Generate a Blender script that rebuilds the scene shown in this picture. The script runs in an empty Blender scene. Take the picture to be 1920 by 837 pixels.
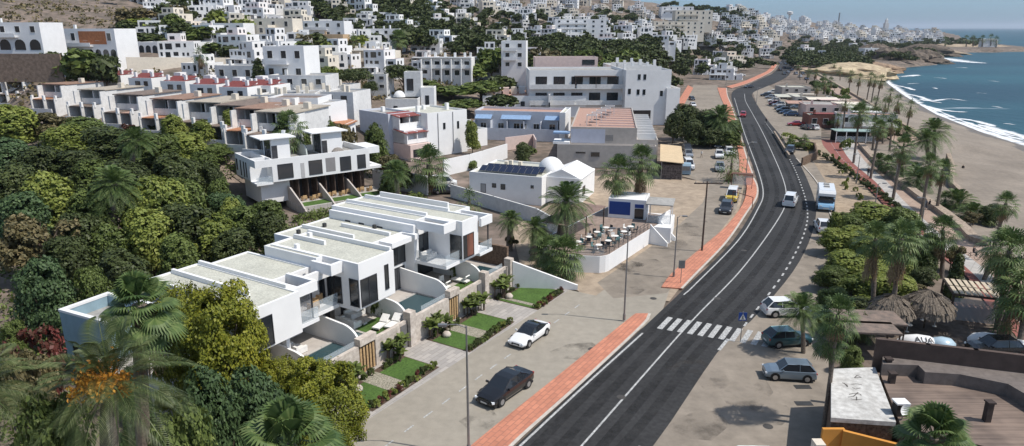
import bpy, math, random, bisect
import numpy as np
from mathutils import Vector, Matrix, noise
R=math.radians
SC=bpy.context.scene
COL=SC.collection
# ---------------------------------------------------------------- camera
H=27.0; F=1280.0; TH=math.atan(366.5/1280); CS,CC=math.sin(TH),math.cos(TH)
cam=bpy.data.cameras.new('camera'); camo=bpy.data.objects.new('camera',cam); COL.objects.link(camo)
camo.location=(0,0,H); camo.rotation_euler=(math.pi/2-TH,0,0)
cam.sensor_width=36; cam.lens=36*F/1920; cam.clip_start=.5; cam.clip_end=60000
SC.camera=camo
# ---------------------------------------------------------------- light
SUN_EL=R(56); SUN_AZ=R(-15)   # direction towards the sun in the ground plane
W=bpy.data.worlds.new("World"); SC.world=W; W.use_nodes=True
nt=W.node_tree; nt.nodes.clear()
sky=nt.nodes.new('ShaderNodeTexSky'); sky.sky_type='NISHITA'; sky.sun_disc=False
sky.sun_elevation=SUN_EL; sky.sun_rotation=math.pi/2-SUN_AZ
sky.air_density=1.0; sky.dust_density=.6; sky.ozone_density=1.6; sky.altitude=0
bg=nt.nodes.new('ShaderNodeBackground'); bg.inputs[1].default_value=.125
out=nt.nodes.new('ShaderNodeOutputWorld'); 
# the air low over the sea is blue-grey: tone the lowest band of the sky, leave the rest
tcw=nt.nodes.new('ShaderNodeTexCoord'); spw=nt.nodes.new('ShaderNodeSeparateXYZ'); nt.links.new(tcw.outputs['Generated'],spw.inputs[0])
rw=nt.nodes.new('ShaderNodeValToRGB'); rw.color_ramp.elements[0].position=0.0; rw.color_ramp.elements[0].color=(.255,.415,.71,1); rw.color_ramp.elements[1].position=.35; rw.color_ramp.elements[1].color=(1.04,.95,.83,1)
nt.links.new(spw.outputs[2],rw.inputs[0]); tn=nt.nodes.new('ShaderNodeMix'); tn.data_type='RGBA'; tn.blend_type='MULTIPLY'; tn.inputs[0].default_value=1
nt.links.new(sky.outputs[0],tn.inputs[6]); nt.links.new(rw.outputs[0],tn.inputs[7]); nt.links.new(tn.outputs[2],bg.inputs[0])
nt.links.new(bg.outputs[0],out.inputs[0])
sl=bpy.data.lights.new('sun','SUN'); sl.energy=3.1; sl.angle=R(.5); sl.color=(1,.955,.89)
so=bpy.data.objects.new('sun',sl); COL.objects.link(so)
sd=Vector((math.cos(SUN_EL)*math.cos(SUN_AZ),math.cos(SUN_EL)*math.sin(SUN_AZ),math.sin(SUN_EL)))
so.rotation_euler=sd.to_track_quat('Z','Y').to_euler(); so.location=(0,0,200)
SC.view_settings.view_transform='Standard'; SC.view_settings.look='None'; SC.view_settings.exposure=0.47; SC.view_settings.gamma=1
SC.view_settings.use_curve_mapping=False
SC.render.engine='CYCLES'
# ---------------------------------------------------------------- photo pixel (1920x837) -> place on the plane z
def P(x,y,z=0.):
    u=(x-960)/F; v=(418.5-y)/F; Z=-CS+v*CC; t=(z-H)/Z
    return (u*t,(CC+v*CS)*t,z)
def PY(x,y,Y):
    u=(x-960)/F; v=(418.5-y)/F; t=Y/(CC+v*CS); return (u*t,Y,H+t*(-CS+v*CC))
def Q(p):
    d=p[2]-H; f=p[1]*CC-d*CS; up=p[1]*CS+d*CC
    return (960+F*p[0]/f,418.5-F*up/f)
# ---------------------------------------------------------------- materials
MATS={}
def mat(name,col,rough=.8,var=.12,scale=1.0,bump=0.0,metal=0.0,spec=.3,kind=None,col2=None,var2=.0,scale2=.08):
    if name in MATS: return MATS[name]
    m=bpy.data.materials.new(name); m.use_nodes=True; n=m.node_tree; b=n.nodes['Principled BSDF']
    b.inputs['Roughness'].default_value=rough; b.inputs['Metallic'].default_value=metal
    b.inputs['Specular IOR Level'].default_value=spec
    c=(*col,1); 
    tc=n.nodes.new('ShaderNodeTexCoord')
    nz=n.nodes.new('ShaderNodeTexNoise'); nz.inputs['Scale'].default_value=scale; nz.inputs['Detail'].default_value=6; nz.inputs['Roughness'].default_value=.62
    n.links.new(tc.outputs['Object'],nz.inputs['Vector'])
    rp=n.nodes.new('ShaderNodeValToRGB'); rp.color_ramp.elements[0].position=.32; rp.color_ramp.elements[1].position=.68
    d=col2 if col2 else tuple(x*(1-var*1.6) for x in col); e=tuple(min(1,x*(1+var)) for x in col)
    rp.color_ramp.elements[0].color=(*d,1); rp.color_ramp.elements[1].color=(*e,1)
    n.links.new(nz.outputs[0],rp.inputs[0]); src=rp.outputs[0]
    if var2>0:
        n2=n.nodes.new('ShaderNodeTexNoise'); n2.inputs['Scale'].default_value=scale2; n2.inputs['Detail'].default_value=5
        n.links.new(tc.outputs['Object'],n2.inputs['Vector'])
        mr=n.nodes.new('ShaderNodeMapRange'); mr.inputs[1].default_value=.3; mr.inputs[2].default_value=.7; mr.inputs[3].default_value=1-var2; mr.inputs[4].default_value=1+var2*.6
        n.links.new(n2.outputs[0],mr.inputs[0])
        mx=n.nodes.new('ShaderNodeVectorMath'); mx.operation='SCALE'; n.links.new(src,mx.inputs[0]); n.links.new(mr.outputs[0],mx.inputs['Scale']); src=mx.outputs[0]
    n.links.new(src,b.inputs['Base Color'])
    if bump:
        bp=n.nodes.new('ShaderNodeBump'); bp.inputs['Strength'].default_value=bump; bp.inputs['Distance'].default_value=.05
        n.links.new(nz.outputs[0],bp.inputs['Height']); n.links.new(bp.outputs[0],b.inputs['Normal'])
    MATS[name]=m; return m
def leafmat(name,cols,rough=.55,trans=.25,big=.5,bscale=.35):
    """foliage: every leaf its own tone, whole boughs lean lighter or yellower"""
    if name in MATS: return MATS[name]
    m=bpy.data.materials.new(name); m.use_nodes=True; n=m.node_tree; b=n.nodes['Principled BSDF']
    g=n.nodes.new('ShaderNodeNewGeometry'); rp=n.nodes.new('ShaderNodeValToRGB'); cr=rp.color_ramp
    cr.elements[0].color=(*cols[0],1); cr.elements[1].color=(*cols[-1],1)
    for i,c in enumerate(cols[1:-1]): 
        e=cr.elements.new((i+1)/(len(cols)-1)); e.color=(*c,1)
    tc=n.nodes.new('ShaderNodeTexCoord'); nz=n.nodes.new('ShaderNodeTexNoise'); nz.inputs['Scale'].default_value=bscale; nz.inputs['Detail'].default_value=2
    n.links.new(tc.outputs['Object'],nz.inputs['Vector'])
    mr=n.nodes.new('ShaderNodeMapRange'); mr.inputs[1].default_value=.35; mr.inputs[2].default_value=.65; n.links.new(nz.outputs[0],mr.inputs[0])
    mx=n.nodes.new('ShaderNodeMix'); mx.inputs[0].default_value=big; n.links.new(g.outputs['Random Per Island'],mx.inputs[2]); n.links.new(mr.outputs[0],mx.inputs[3])
    oi=n.nodes.new('ShaderNodeObjectInfo'); ad=n.nodes.new('ShaderNodeMath'); ad.operation='MULTIPLY_ADD'; ad.inputs[1].default_value=.25
    n.links.new(oi.outputs['Random'],ad.inputs[0]); n.links.new(mx.outputs[0],ad.inputs[2])
    sb=n.nodes.new('ShaderNodeMath'); sb.operation='SUBTRACT'; sb.inputs[1].default_value=.12; n.links.new(ad.outputs[0],sb.inputs[0])
    n.links.new(sb.outputs[0],rp.inputs[0]); n.links.new(rp.outputs[0],b.inputs['Base Color'])
    b.inputs['Roughness'].default_value=rough; b.inputs['Specular IOR Level'].default_value=.3
    tr=n.nodes.new('ShaderNodeBsdfTranslucent'); n.links.new(rp.outputs[0],tr.inputs[0])
    ms=n.nodes.new('ShaderNodeMixShader'); ms.inputs[0].default_value=trans
    o=n.nodes['Material Output']; n.links.new(b.outputs[0],ms.inputs[1]); n.links.new(tr.outputs[0],ms.inputs[2]); n.links.new(ms.outputs[0],o.inputs[0])
    MATS[name]=m; return m
def glass(name,col=(.03,.04,.05),rough=.08,alpha=1.0):
    if name in MATS: return MATS[name]
    m=bpy.data.materials.new(name); m.use_nodes=True; b=m.node_tree.nodes['Principled BSDF']
    b.inputs['Base Color'].default_value=(*col,1); b.inputs['Roughness'].default_value=rough; b.inputs['Specular IOR Level'].default_value=.8
    if alpha<1: b.inputs['Alpha'].default_value=alpha
    MATS[name]=m; return m
WHITE=mat('white_render',(.80,.79,.77),.85,.03,.8,.15,var2=.05,scale2=.25)
CWHITE=mat('crisp_white_render',(.80,.795,.785),.8,.02,.6,.05,var2=.03,scale2=.3)
OLDW=mat('weathered_white_render',(.70,.69,.67),.9,.08,1.5,.2,var2=.12,scale2=.2)
CREAM=mat('cream_render',(.74,.67,.56),.9,.06,1.2,.15,var2=.08)
OCHRE=mat('ochre_render',(.60,.42,.26),.9,.08,1.2,.15,var2=.08)
ORANGE=mat('orange_render',(.62,.28,.06),.9,.06,1.2,.15)
PINKW=mat('pink_render',(.66,.52,.47),.9,.06,1.2,.15)
GREYW=mat('grey_beige_render',(.46,.42,.38),.9,.06,1.2,.15,var2=.1,scale2=.15)
BLUEW=mat('pale_blue_render',(.56,.585,.64),.9,.05,1.2,.1)
TRIMB=mat('blue_awning_cloth',(.25,.37,.55),.8,.1,2)
DKBLUE=mat('dark_blue_paint',(.02,.06,.25),.5,.05,2)
STONE=mat('brown_stone_cladding',(.17,.115,.08),.95,.35,4,.6)
TRAV=mat('travertine_cladding',(.56,.50,.44),.85,.16,2.2,.3,col2=(.40,.34,.29))
TERRA=mat('terracotta_paving',(.44,.285,.225),.9,.14,2.5,.2,col2=(.36,.22,.17))
REDR=mat('red_roof_paint',(.25,.075,.065),.8,.15,1.5,.1)
TILE=mat('clay_roof_tiles',(.42,.20,.11),.9,.25,6,.5)
BROWNR=mat('grey_brown_roof_felt',(.22,.165,.135),.95,.18,1.6,.2,col2=(.13,.11,.095))
GRAVR=mat('pale_gravel_roof',(.53,.525,.45),.95,.16,7,.5,var2=.12,scale2=.7)
GREYR=mat('grey_roof_screed',(.36,.35,.33),.95,.15,1.5,.2,var2=.15,scale2=.25)
GL=glass('dark_window_glass',(.018,.022,.026),.12)
GLV=glass('villa_window_glass',(.05,.052,.058),.06)
GLR=glass('clear_balustrade_glass',(.55,.62,.66),.05,.28)
FRM=mat('dark_aluminium_frame',(.03,.03,.035),.5,.05,2)
FRMW=mat('white_window_frame',(.7,.7,.68),.6,.03,2)
DARKIN=mat('dark_interior',(.035,.03,.028),.9,.2,1)
WOODD=mat('dark_timber_planks',(.105,.075,.06),.85,.35,3,.4)
WOODL=mat('light_teak_timber',(.50,.33,.17),.7,.2,5,.2)
BARK=mat('brown_tree_bark',(.13,.095,.07),.95,.35,4,.5)
PBARK=mat('grey_palm_trunk_bark',(.19,.155,.125),.95,.3,6,.6)
METAL=mat('galvanised_grey_metal',(.28,.28,.28),.45,.1,3,metal=.6)
DMETAL=mat('dark_painted_metal',(.05,.05,.05),.5,.1,3)
SOLAR=glass('solar_panel_glass',(.015,.02,.045),.2)
CLOTHW=mat('white_cushion_cloth',(.78,.76,.72),.95,.04,4)
THATCH=mat('dry_grass_thatch',(.20,.165,.13),.98,.4,9,.8)
POOL=glass('pool_water',(.028,.065,.075),.04)
# ---------------------------------------------------------------- mesh builder
class MB:
    def __init__(s): s.v=[]; s.f=[]; s.m=[]; s.sm=False
    def poly(s,pts,m=0):
        i=len(s.v); s.v+= [tuple(p) for p in pts]; s.f.append(tuple(range(i,i+len(pts)))); s.m.append(m)
    def box(s,x0,x1,y0,y1,z0,z1,m=0,bot=True):
        i=len(s.v); s.v+=[(x0,y0,z0),(x1,y0,z0),(x1,y1,z0),(x0,y1,z0),(x0,y0,z1),(x1,y0,z1),(x1,y1,z1),(x0,y1,z1)]
        fs=[(0,1,5,4),(1,2,6,5),(2,3,7,6),(3,0,4,7),(4,5,6,7)]+([(3,2,1,0)] if bot else [])
        for f in fs: s.f.append(tuple(i+k for k in f)); s.m.append(m)
    def xbox(s,M,sx,sy,sz,m=0):
        i=len(s.v)
        for a,b,c in [(-1,-1,-1),(1,-1,-1),(1,1,-1),(-1,1,-1),(-1,-1,1),(1,-1,1),(1,1,1),(-1,1,1)]:
            s.v.append(tuple(M@Vector((a*sx/2,b*sy/2,c*sz/2))))
        for f in [(0,1,5,4),(1,2,6,5),(2,3,7,6),(3,0,4,7),(4,5,6,7),(3,2,1,0)]: s.f.append(tuple(i+k for k in f)); s.m.append(m)
    def prism(s,pts,z0,z1,m=0,mt=None):
        n=len(pts); a=sum(pts[k][0]*pts[(k+1)%n][1]-pts[(k+1)%n][0]*pts[k][1] for k in range(n))
        if a<0: pts=pts[::-1]
        i=len(s.v); s.v+=[(p[0],p[1],z0) for p in pts]+[(p[0],p[1],z1) for p in pts]
        s.f.append(tuple(range(i+n,i+2*n))); s.m.append(m if mt is None else mt)
        for k in range(n): s.f.append((i+k,i+(k+1)%n,i+n+(k+1)%n,i+n+k)); s.m.append(m)
    def yz_prism(s,pts,x0,x1,m=0):   # outline in the y-z plane, thickness along x
        n=len(pts); i=len(s.v); s.v+=[(x0,p[0],p[1]) for p in pts]+[(x1,p[0],p[1]) for p in pts]
        s.f.append(tuple(range(i,i+n))[::-1]); s.f.append(tuple(range(i+n,i+2*n))); s.m+=[m,m]
        for k in range(n): s.f.append((i+k,i+(k+1)%n,i+n+(k+1)%n,i+n+k)); s.m.append(m)
    def xz_prism(s,pts,y0,y1,m=0):
        n=len(pts); i=len(s.v); s.v+=[(p[0],y0,p[1]) for p in pts]+[(p[0],y1,p[1]) for p in pts]
        s.f.append(tuple(range(i,i+n))); s.f.append(tuple(range(i+n,i+2*n))[::-1]); s.m+=[m,m]
        for k in range(n): s.f.append((i+(k+1)%n,i+k,i+n+k,i+n+(k+1)%n)); s.m.append(m)
    def tube(s,pts,rad,n=8,m=0,cap=True):
        rings=[]; pts=[Vector(p) for p in pts]
        for k,p in enumerate(pts):
            t=(pts[min(k+1,len(pts)-1)]-pts[max(k-1,0)]).normalized()
            u=t.cross(Vector((0,0,1))) if abs(t.z)<.95 else t.cross(Vector((1,0,0)))
            u.normalize(); w=t.cross(u); r=rad[k] if isinstance(rad,(list,tuple)) else rad
            i=len(s.v)
            for j in range(n):
                a=2*math.pi*j/n; s.v.append(tuple(p+(u*math.cos(a)+w*math.sin(a))*r))
            rings.append(i)
        for k in range(len(rings)-1):
            for j in range(n): s.f.append((rings[k]+j,rings[k]+(j+1)%n,rings[k+1]+(j+1)%n,rings[k+1]+j)[::-1]); s.m.append(m)
        if cap:
            s.f.append(tuple(rings[-1]+j for j in range(n))[::-1]); s.m.append(m); s.f.append(tuple(rings[0]+j for j in range(n))); s.m.append(m)
    def lathe(s,prof,n=16,m=0,c=(0,0)):
        i0=len(s.v)
        for r,z in prof:
            for j in range(n): a=2*math.pi*j/n; s.v.append((c[0]+r*math.cos(a),c[1]+r*math.sin(a),z))
        for k in range(len(prof)-1):
            for j in range(n): s.f.append((i0+k*n+j,i0+k*n+(j+1)%n,i0+(k+1)*n+(j+1)%n,i0+(k+1)*n+j)); s.m.append(m)
    def mesh(s,name,mats):
        me=bpy.data.meshes.new(name); me.from_pydata(s.v,[],s.f)
        for x in mats: me.materials.append(x)
        if any(s.m): me.polygons.foreach_set('material_index',s.m)
        if s.sm: me.polygons.foreach_set('use_smooth',[True]*len(s.f))
        me.update(); return me
    def build(s,name,mats,parent=None,loc=None,rz=None):
        if not isinstance(mats,(list,tuple)): mats=[mats]
        o=bpy.data.objects.new(name,s.mesh(name,mats)); COL.objects.link(o)
        if parent: o.parent=parent
        if loc is not None: o.location=loc
        if rz is not None: o.rotation_euler=(0,0,rz)
        return o
def tag(o,label=None,cat=None,group=None,kind=None):
    if label: o['label']=label
    if cat: o['category']=cat
    if group: o['group']=group
    if kind: o['kind']=kind
    return o
def thing(name,label,cat,loc=(0,0,0),rz=0,group=None):
    o=bpy.data.objects.new(name,None); COL.objects.link(o); o.location=loc; o.rotation_euler=(0,0,rz); o.empty_display_size=.3
    return tag(o,label,cat,group)
def kids(o): return [c for c in bpy.data.objects if c.parent==o]
KC={}
def copy_tree(root,tree,loc,rz,scale=1.0,label=None,group=None):
    """tree = [(child,[grandchildren])...] recorded once for the source"""
    r=root.copy(); COL.objects.link(r); r.location=loc; r.rotation_euler=(0,0,rz); r.scale=(scale,)*3 if not isinstance(scale,tuple) else scale
    if label: r['label']=label
    if group: r['group']=group
    for c,gs in tree:
        cc=c.copy(); COL.objects.link(cc); cc.parent=r
        for g in gs: gg=g.copy(); COL.objects.link(gg); gg.parent=cc
    return r
def tree_of(root): return [(c,kids(c)) for c in kids(root)]
# ---------------------------------------------------------------- unique labels for repeats, from what stands near them
LM=[]   # (phrase, pixel)
ORD=['first','second','third','fourth','fifth','sixth','seventh','eighth','ninth','tenth','eleventh','twelfth']
USED=set()
def relphrase(px,py,off=0):
    bs=sorted(LM,key=lambda l:math.hypot((l[1][0]-px),(l[1][1]-py)*1.6))
    l=bs[off%len(bs)]; dx=px-l[1][0]; dy=py-l[1][1]
    if abs(dx)<12 and abs(dy)<8: w='beside'
    elif abs(dx)>abs(dy)*1.4: w='right of' if dx>0 else 'left of'
    else: w='in front of' if dy>0 else 'behind'
    return w+' '+l[0]
def autolabel(objs,looks):
    """objs with their look phrases -> 'look, relation landmark' and, where still alike, place counted from the left"""
    bpy.context.view_layer.update()
    D={}
    for o,lk in zip(objs,looks):
        p=Q(o.location); D.setdefault(lk+', '+relphrase(*p),[]).append((p[0],p[1],o,lk))
    for lab,lst in D.items():
        if len(lst)==1 and lab not in USED and len(lab.split())<=16: lst[0][2]['label']=lab; USED.add(lab); continue
        sub={}
        for t in lst:                      # tell apart by the second nearest landmark too
            r2=relphrase(t[0],t[1],1); l2=lab+' and '+r2
            if len(l2.split())>16: l2=t[3]+', '+r2
            sub.setdefault(l2,[]).append(t)
        for l2,ls in sub.items():
            ls.sort(key=lambda t:t[0])
            for i,t in enumerate(ls):
                if len(ls)==1: l3=l2
                else:
                    w=ORD[i] if i<12 else 'number %d'%(i+1)
                    l3=(w+' from left of the '+l2)
                    ws=l3.split()
                    if len(ws)>16: l3=w+' from left, '+lab
                    if len(l3.split())>16: l3=' '.join(l3.split()[:16])
                l3=' '.join(l3.split()[:13]).rstrip(','); k=2; b=l3
                while l3 in USED:
                    l3=b+(', nearer one' if k==2 else ', row %d'%k); k+=1
                USED.add(l3); t[2]['label']=l3
# ================================================================ TERRAIN
def smooth(pts,n):
    """Catmull-Rom through pts, n samples evenly by length"""
    p=[np.array(q[:2],float) for q in pts]; p=[2*p[0]-p[1]]+p+[2*p[-1]-p[-2]]; o=[]
    for i in range(1,len(p)-2):
        for k in range(12):
            t=k/12; a,b,c,d=p[i-1:i+3]
            o.append(.5*((2*b)+(-a+c)*t+(2*a-5*b+4*c-d)*t*t+(-a+3*b-3*c+d)*t**3))
    o.append(p[-2]); o=np.array(o); L=np.r_[0,np.cumsum(np.hypot(*np.diff(o,axis=0).T))]
    s=np.linspace(0,L[-1],n); return np.c_[np.interp(s,L,o[:,0]),np.interp(s,L,o[:,1])]
# sea edge and the seaward edge of the promenade, as X over Y
SH=[P(x,y,-4) for x,y in [(2900,700),(2300,420),(1920,272),(1850,250),(1760,215),(1700,180),(1655,147),(1652,130),(1745,122),(1752,108),(1720,102),(1800,99.5),(1925,98),(1930,91),(1872,85),(1830,79),(1770,70),(1700,62),(1640,58)]]
SHY=[p[1] for p in SH]; SHX=[p[0] for p in SH]
WL=[P(x,y) for x,y in [(2400,1100),(2000,700),(1920,500),(1853,461),(1824,452),(1802,429),(1760,397),(1722,371),(1683,339),(1645,307),(1616,276)]]+[P(x,y) for x,y in [(1735,264),(1700,240),(1650,208),(1620,190),(1560,152),(1530,135),(1500,118)]]
WLY=[p[1] for p in WL]; WLX=[p[0] for p in WL]
def xs(y): return np.interp(y,SHY,SHX)
def xw(y): return np.interp(y,WLY,WLX)
CP=[(45,100,190),(170,128,205),(330,112,225),(450,102,235),(300,140,195),(500,155,190),(620,95,290),(900,160,235),(900,120,290),(750,60,380),(750,0,450),(400,40,320),(400,0,380),
 (200,50,260),(200,20,310),(200,0,340),(0,0,300),(0,40,250),(0,-60,450),(400,-60,550),(750,-40,700),(-300,20,250),(-300,-80,450),(1000,0,750),(1000,60,480),(1000,97,340),(1100,97,380),(1200,112,330),(1100,40,600),
 (1200,17,850),(1250,17,900),(1330,22,950),(1410,27,1000),(1440,47,1050),(1300,62,600),(1350,100,420),(1500,60,1300),(1500,40,1700),(1600,54,1500),(1600,82,1100),(1700,66,1600),(1690,78,1250),
 (1240,17,1300),(1100,-12,1000),(1180,4,1100),(1400,30,1500),(1560,50,2200),(1440,80,750),(1480,84,1000),(600,130,215),(700,110,260),(550,60,330),(560,0,400)]
WP=[(-66,90,3),(-60,60,2),(-40,40,2),(-100,120,5),(-45,118,5),(-75,100,4),(-25,172,5),(-40,180,8),(0,195,4),(-32,140,4),(20,260,6),(40,240,3),(-100,60,4),(-140,100,8),(-120,40,6),(-60,0,3),(0,-60,0),(-200,0,12),
 (-200,-200,20),(100,-200,0),(30,30,0),(40,100,0),(60,170,0),(90,260,0),(120,350,0),(150,450,0),(220,650,2),(270,800,2),(360,1050,3),(100,300,0),(130,420,1),(0,120,0),(0,150,0),(20,190,1),(-18,150,1),(500,5000,10),(3000,5000,0),(-3000,5000,120),(-3000,1500,100),(-1000,600,75),(-500,300,50),(-500,100,40)]
def key(x,y): r=np.hypot(x,y+20)+8; return np.arctan2(x,y+20)*2.2, np.log(r)*1.6
for q_ in [(15,150),(83,157),(152,167),(218,176),(288,184),(356,190),(446,202)]:
    a_=P(*q_,13.6); WP+=[(a_[0],a_[1]-4,6.5),(a_[0]+2,a_[1]+9,9.)]
for q_ in [(130,140),(240,146),(355,158),(50,128)]: a_=P(*q_,14.6); WP+=[(a_[0]+3,a_[1]+4,10.5)]
pts=[PY(*c) for c in CP]+WP
pa=np.array(pts,float); ka,kb=key(pa[:,0],pa[:,1])
def kern(a,b,c,d): return np.sqrt((a[:,None]-c[None,:])**2+(b[:,None]-d[None,:])**2+.002)
N_=len(pa); A_=np.zeros((N_+1,N_+1)); A_[:N_,:N_]=kern(ka,kb,ka,kb)-.012*np.eye(N_); A_[:N_,N_]=1; A_[N_,:N_]=1
wt=np.linalg.solve(A_,np.r_[pa[:,2],0])
FLAT=[(-45,5),(-34,45),(-44,90),(-39,106),(-24,118),(-19,150),(-8,172),(15,176),(32,200),(48,260),(98,400),(165,620),(260,620),(190,400),(140,300),(112,230),(92,180),(80,150),(75,120),(70,90),(70,60),(70,5)]
FA=np.array(FLAT,float); RDC=[P(x,y)[:2] for x,y in [(1412,172),(1440,155),(1462,140),(1472,125),(1478,110),(1482,96),(1485,88)]]
def polydist(x,y):
    ins=np.zeros(x.shape,bool); d=np.full(x.shape,1e9); n=len(FA)
    for i in range(n):
        ax,ay=FA[i]; bx,by=FA[(i+1)%n]
        c=((ay>y)!=(by>y)); 
        if by!=ay: c&=(x<(bx-ax)*(y-ay)/(by-ay)+ax); ins^=c
        vx,vy=bx-ax,by-ay; t=np.clip(((x-ax)*vx+(y-ay)*vy)/(vx*vx+vy*vy),0,1)
        d=np.minimum(d,np.hypot(x-ax-t*vx,y-ay-t*vy))
    r=np.full(x.shape,1e9)
    for (ax,ay),(bx,by) in zip(RDC[:-1],RDC[1:]):
        vx,vy=bx-ax,by-ay; t=np.clip(((x-ax)*vx+(y-ay)*vy)/(vx*vx+vy*vy),0,1); r=np.minimum(r,np.hypot(x-ax-t*vx,y-ay-t*vy))
    return np.minimum(np.where(ins,-d,d),r-22)
def heights(x,y):
    x=np.asarray(x,float).ravel(); y=np.asarray(y,float).ravel(); z=np.zeros(len(x))
    for i in range(0,len(x),20000):
        a,b=key(x[i:i+20000],y[i:i+20000]); z[i:i+20000]=kern(a,b,ka,kb)@wt[:N_]+wt[N_]
    z=np.maximum(z,-.5)
    d=polydist(x,y); w=np.clip(d/14,0,1); w=w*w*(3-2*w); z=z*w-.12*(1-w)
    yc=np.clip(y,25,1e5); a=xw(yc); b=xs(yc); t=(x-a)/np.maximum(b-a,8.)
    near=np.clip(1-(y-430)/150,0,1)      # beach profile near, low rocky shore far
    zb=np.where(t<1,-.45-3.9*np.clip(t,0,1)**1.15,-4.35-np.clip(t-1,0,4)*1.5)
    zs=np.where(x>b-25,np.clip(1-(x-(b-25))/25,-4,1)*4.5-3,99.)
    z=np.where((x>a)&(near>.5),zb,z); z=np.where(near<=.5,np.minimum(z,zs),z)
    return z
def hgt(x,y): return float(heights([x],[y])[0])
def ground(px,py,y0=30,y1=2500):
    """first place where the sight line meets the terrain"""
    u=(px-960)/F; v=(418.5-py)/F; dy=CC+v*CS; dz=-CS+v*CC
    Y=np.geomspace(y0,y1,900); t=Y/dy; X=u*t; Z=H+dz*t; g=heights(X,Y); k=np.nonzero(Z<=g)[0]
    if len(k)==0: return None
    k=k[0]; return (float(X[k]),float(Y[k]),float(g[k]))
def build_terrain():
    rs=np.r_[np.geomspace(6,900,210),np.geomspace(920,9000,50)]; ph=np.r_[np.linspace(-180,-52,50)[:-1],np.linspace(-52,52,380),np.linspace(52,180,50)[1:-1]]
    ph=np.radians(ph); RR,PH=np.meshgrid(rs,ph,indexing='ij'); X=RR*np.sin(PH); Y=RR*np.cos(PH)-0
    Z=heights(X,Y).reshape(X.shape)
    # small relief on the open hillside only
    d=polydist(X.ravel(),Y.ravel()).reshape(X.shape); on=np.clip((d-15)/60,0,1)*(Z>6)
    rel=np.array([noise.fractal(Vector((x*.03,y*.03,0)),1,2,5) for x,y in zip(X.ravel(),Y.ravel())]).reshape(X.shape)
    Z=Z+rel*on*2.0
    n,m=X.shape; vs=np.c_[X.ravel(),Y.ravel(),Z.ravel()].tolist(); fs=[]
    for i in range(n-1):
        for j in range(m):
            jj=(j+1)%m; fs.append((i*m+j,(i+1)*m+j,(i+1)*m+jj,i*m+jj))
    vs.append((0,0,-.1)); c=len(vs)-1
    for j in range(m): fs.append((c,j,(j+1)%m))
    mb=MB(); mb.v=vs; mb.f=fs; mb.m=[0]*len(fs); mb.sm=True
    m_=mat('dry_scrub_hillside',(.215,.165,.135),.97,.3,.25,.9,col2=(.075,.068,.05),var2=.35,scale2=.03)
    tag(mb.build('terrain',m_),kind='structure')
build_terrain()
# beach and sea
def build_beach():
    mb=MB(); mb.sm=True; ys=np.geomspace(20,470,260); T=np.r_[np.linspace(0,.85,18),np.linspace(.88,1.0,9),np.linspace(1.06,1.6,6)]; n=len(T)
    for y in ys:
        a,b=float(xw(y))-.2,float(xs(y)); b=max(b,a+8)
        for t in T:
            x=a+(b-a)*t; z=(-.05 if t==0 else -.12-3.95*min(t,1)**1.15) if t<=1 else -4.15-(t-1)*1.5
            z+=.16*noise.noise(Vector((x*.12,y*.12,3)))*(1 if .05<t<.9 else 0)
            mb.v.append((x,y,z))
    for i in range(len(ys)-1):
        for j in range(n-1): mb.f.append((i*n+j,i*n+j+1,(i+1)*n+j+1,(i+1)*n+j)); q_=mb.v[i*n+j+1]; mb.m.append(1 if q_[0]>float(xs(q_[1]))-4.5+1.5*math.sin(q_[1]*.21) else 0)
    tag(mb.build('beach_sand',[mat('beach_sand',(.262,.222,.18),.97,.10,1.2,.35,var2=.22,scale2=.09),mat('wet_sand',(.15,.125,.10),.55,.1,.6,.2)]),kind='structure')
build_beach()
def sea():
    m=bpy.data.materials.new('sea_water'); m.use_nodes=True; n=m.node_tree; b=n.nodes['Principled BSDF']
    tc=n.nodes.new('ShaderNodeTexCoord')
    def nz(sx,sy,scale,det=4):
        mp=n.nodes.new('ShaderNodeMapping'); mp.inputs['Scale'].default_value=(sx,sy,1); mp.inputs['Rotation'].default_value=(0,0,R(-20)); n.links.new(tc.outputs['Object'],mp.inputs[0])
        t=n.nodes.new('ShaderNodeTexNoise'); t.inputs['Scale'].default_value=scale; t.inputs['Detail'].default_value=det; n.links.new(mp.outputs[0],t.inputs['Vector']); return t
    w1=nz(1,.35,.25,6); w2=nz(.4,1,.012,3)
    rp=n.nodes.new('ShaderNodeValToRGB'); rp.color_ramp.elements[0].position=.3; rp.color_ramp.elements[1].position=.7
    rp.color_ramp.elements[0].color=(.006,.042,.062,1); rp.color_ramp.elements[1].color=(.016,.085,.105,1); n.links.new(w2.outputs[0],rp.inputs[0])
    wc=nz(.22,1.0,.05,5); cr=n.nodes.new('ShaderNodeMapRange'); cr.inputs[1].default_value=.70; cr.inputs[2].default_value=.74; n.links.new(wc.outputs[0],cr.inputs[0])
    mx=n.nodes.new('ShaderNodeMix'); mx.data_type='RGBA'; n.links.new(cr.outputs[0],mx.inputs[0]); n.links.new(rp.outputs[0],mx.inputs[6]); mx.inputs[7].default_value=(.75,.78,.8,1)
    n.links.new(mx.outputs[2],b.inputs['Base Color']); b.inputs['Roughness'].default_value=.42; b.inputs['Specular IOR Level'].default_value=.22
    bp=n.nodes.new('ShaderNodeBump'); bp.inputs['Strength'].default_value=1; bp.inputs['Distance'].default_value=.6; n.links.new(w1.outputs[0],bp.inputs['Height']); n.links.new(bp.outputs[0],b.inputs['Normal'])
    mb=MB(); mb.poly([(-2000,-3000,-4),(45000,-3000,-4),(45000,50000,-4),(-2000,50000,-4)])
    tag(mb.build('sea',m),kind='structure')
sea()
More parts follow.
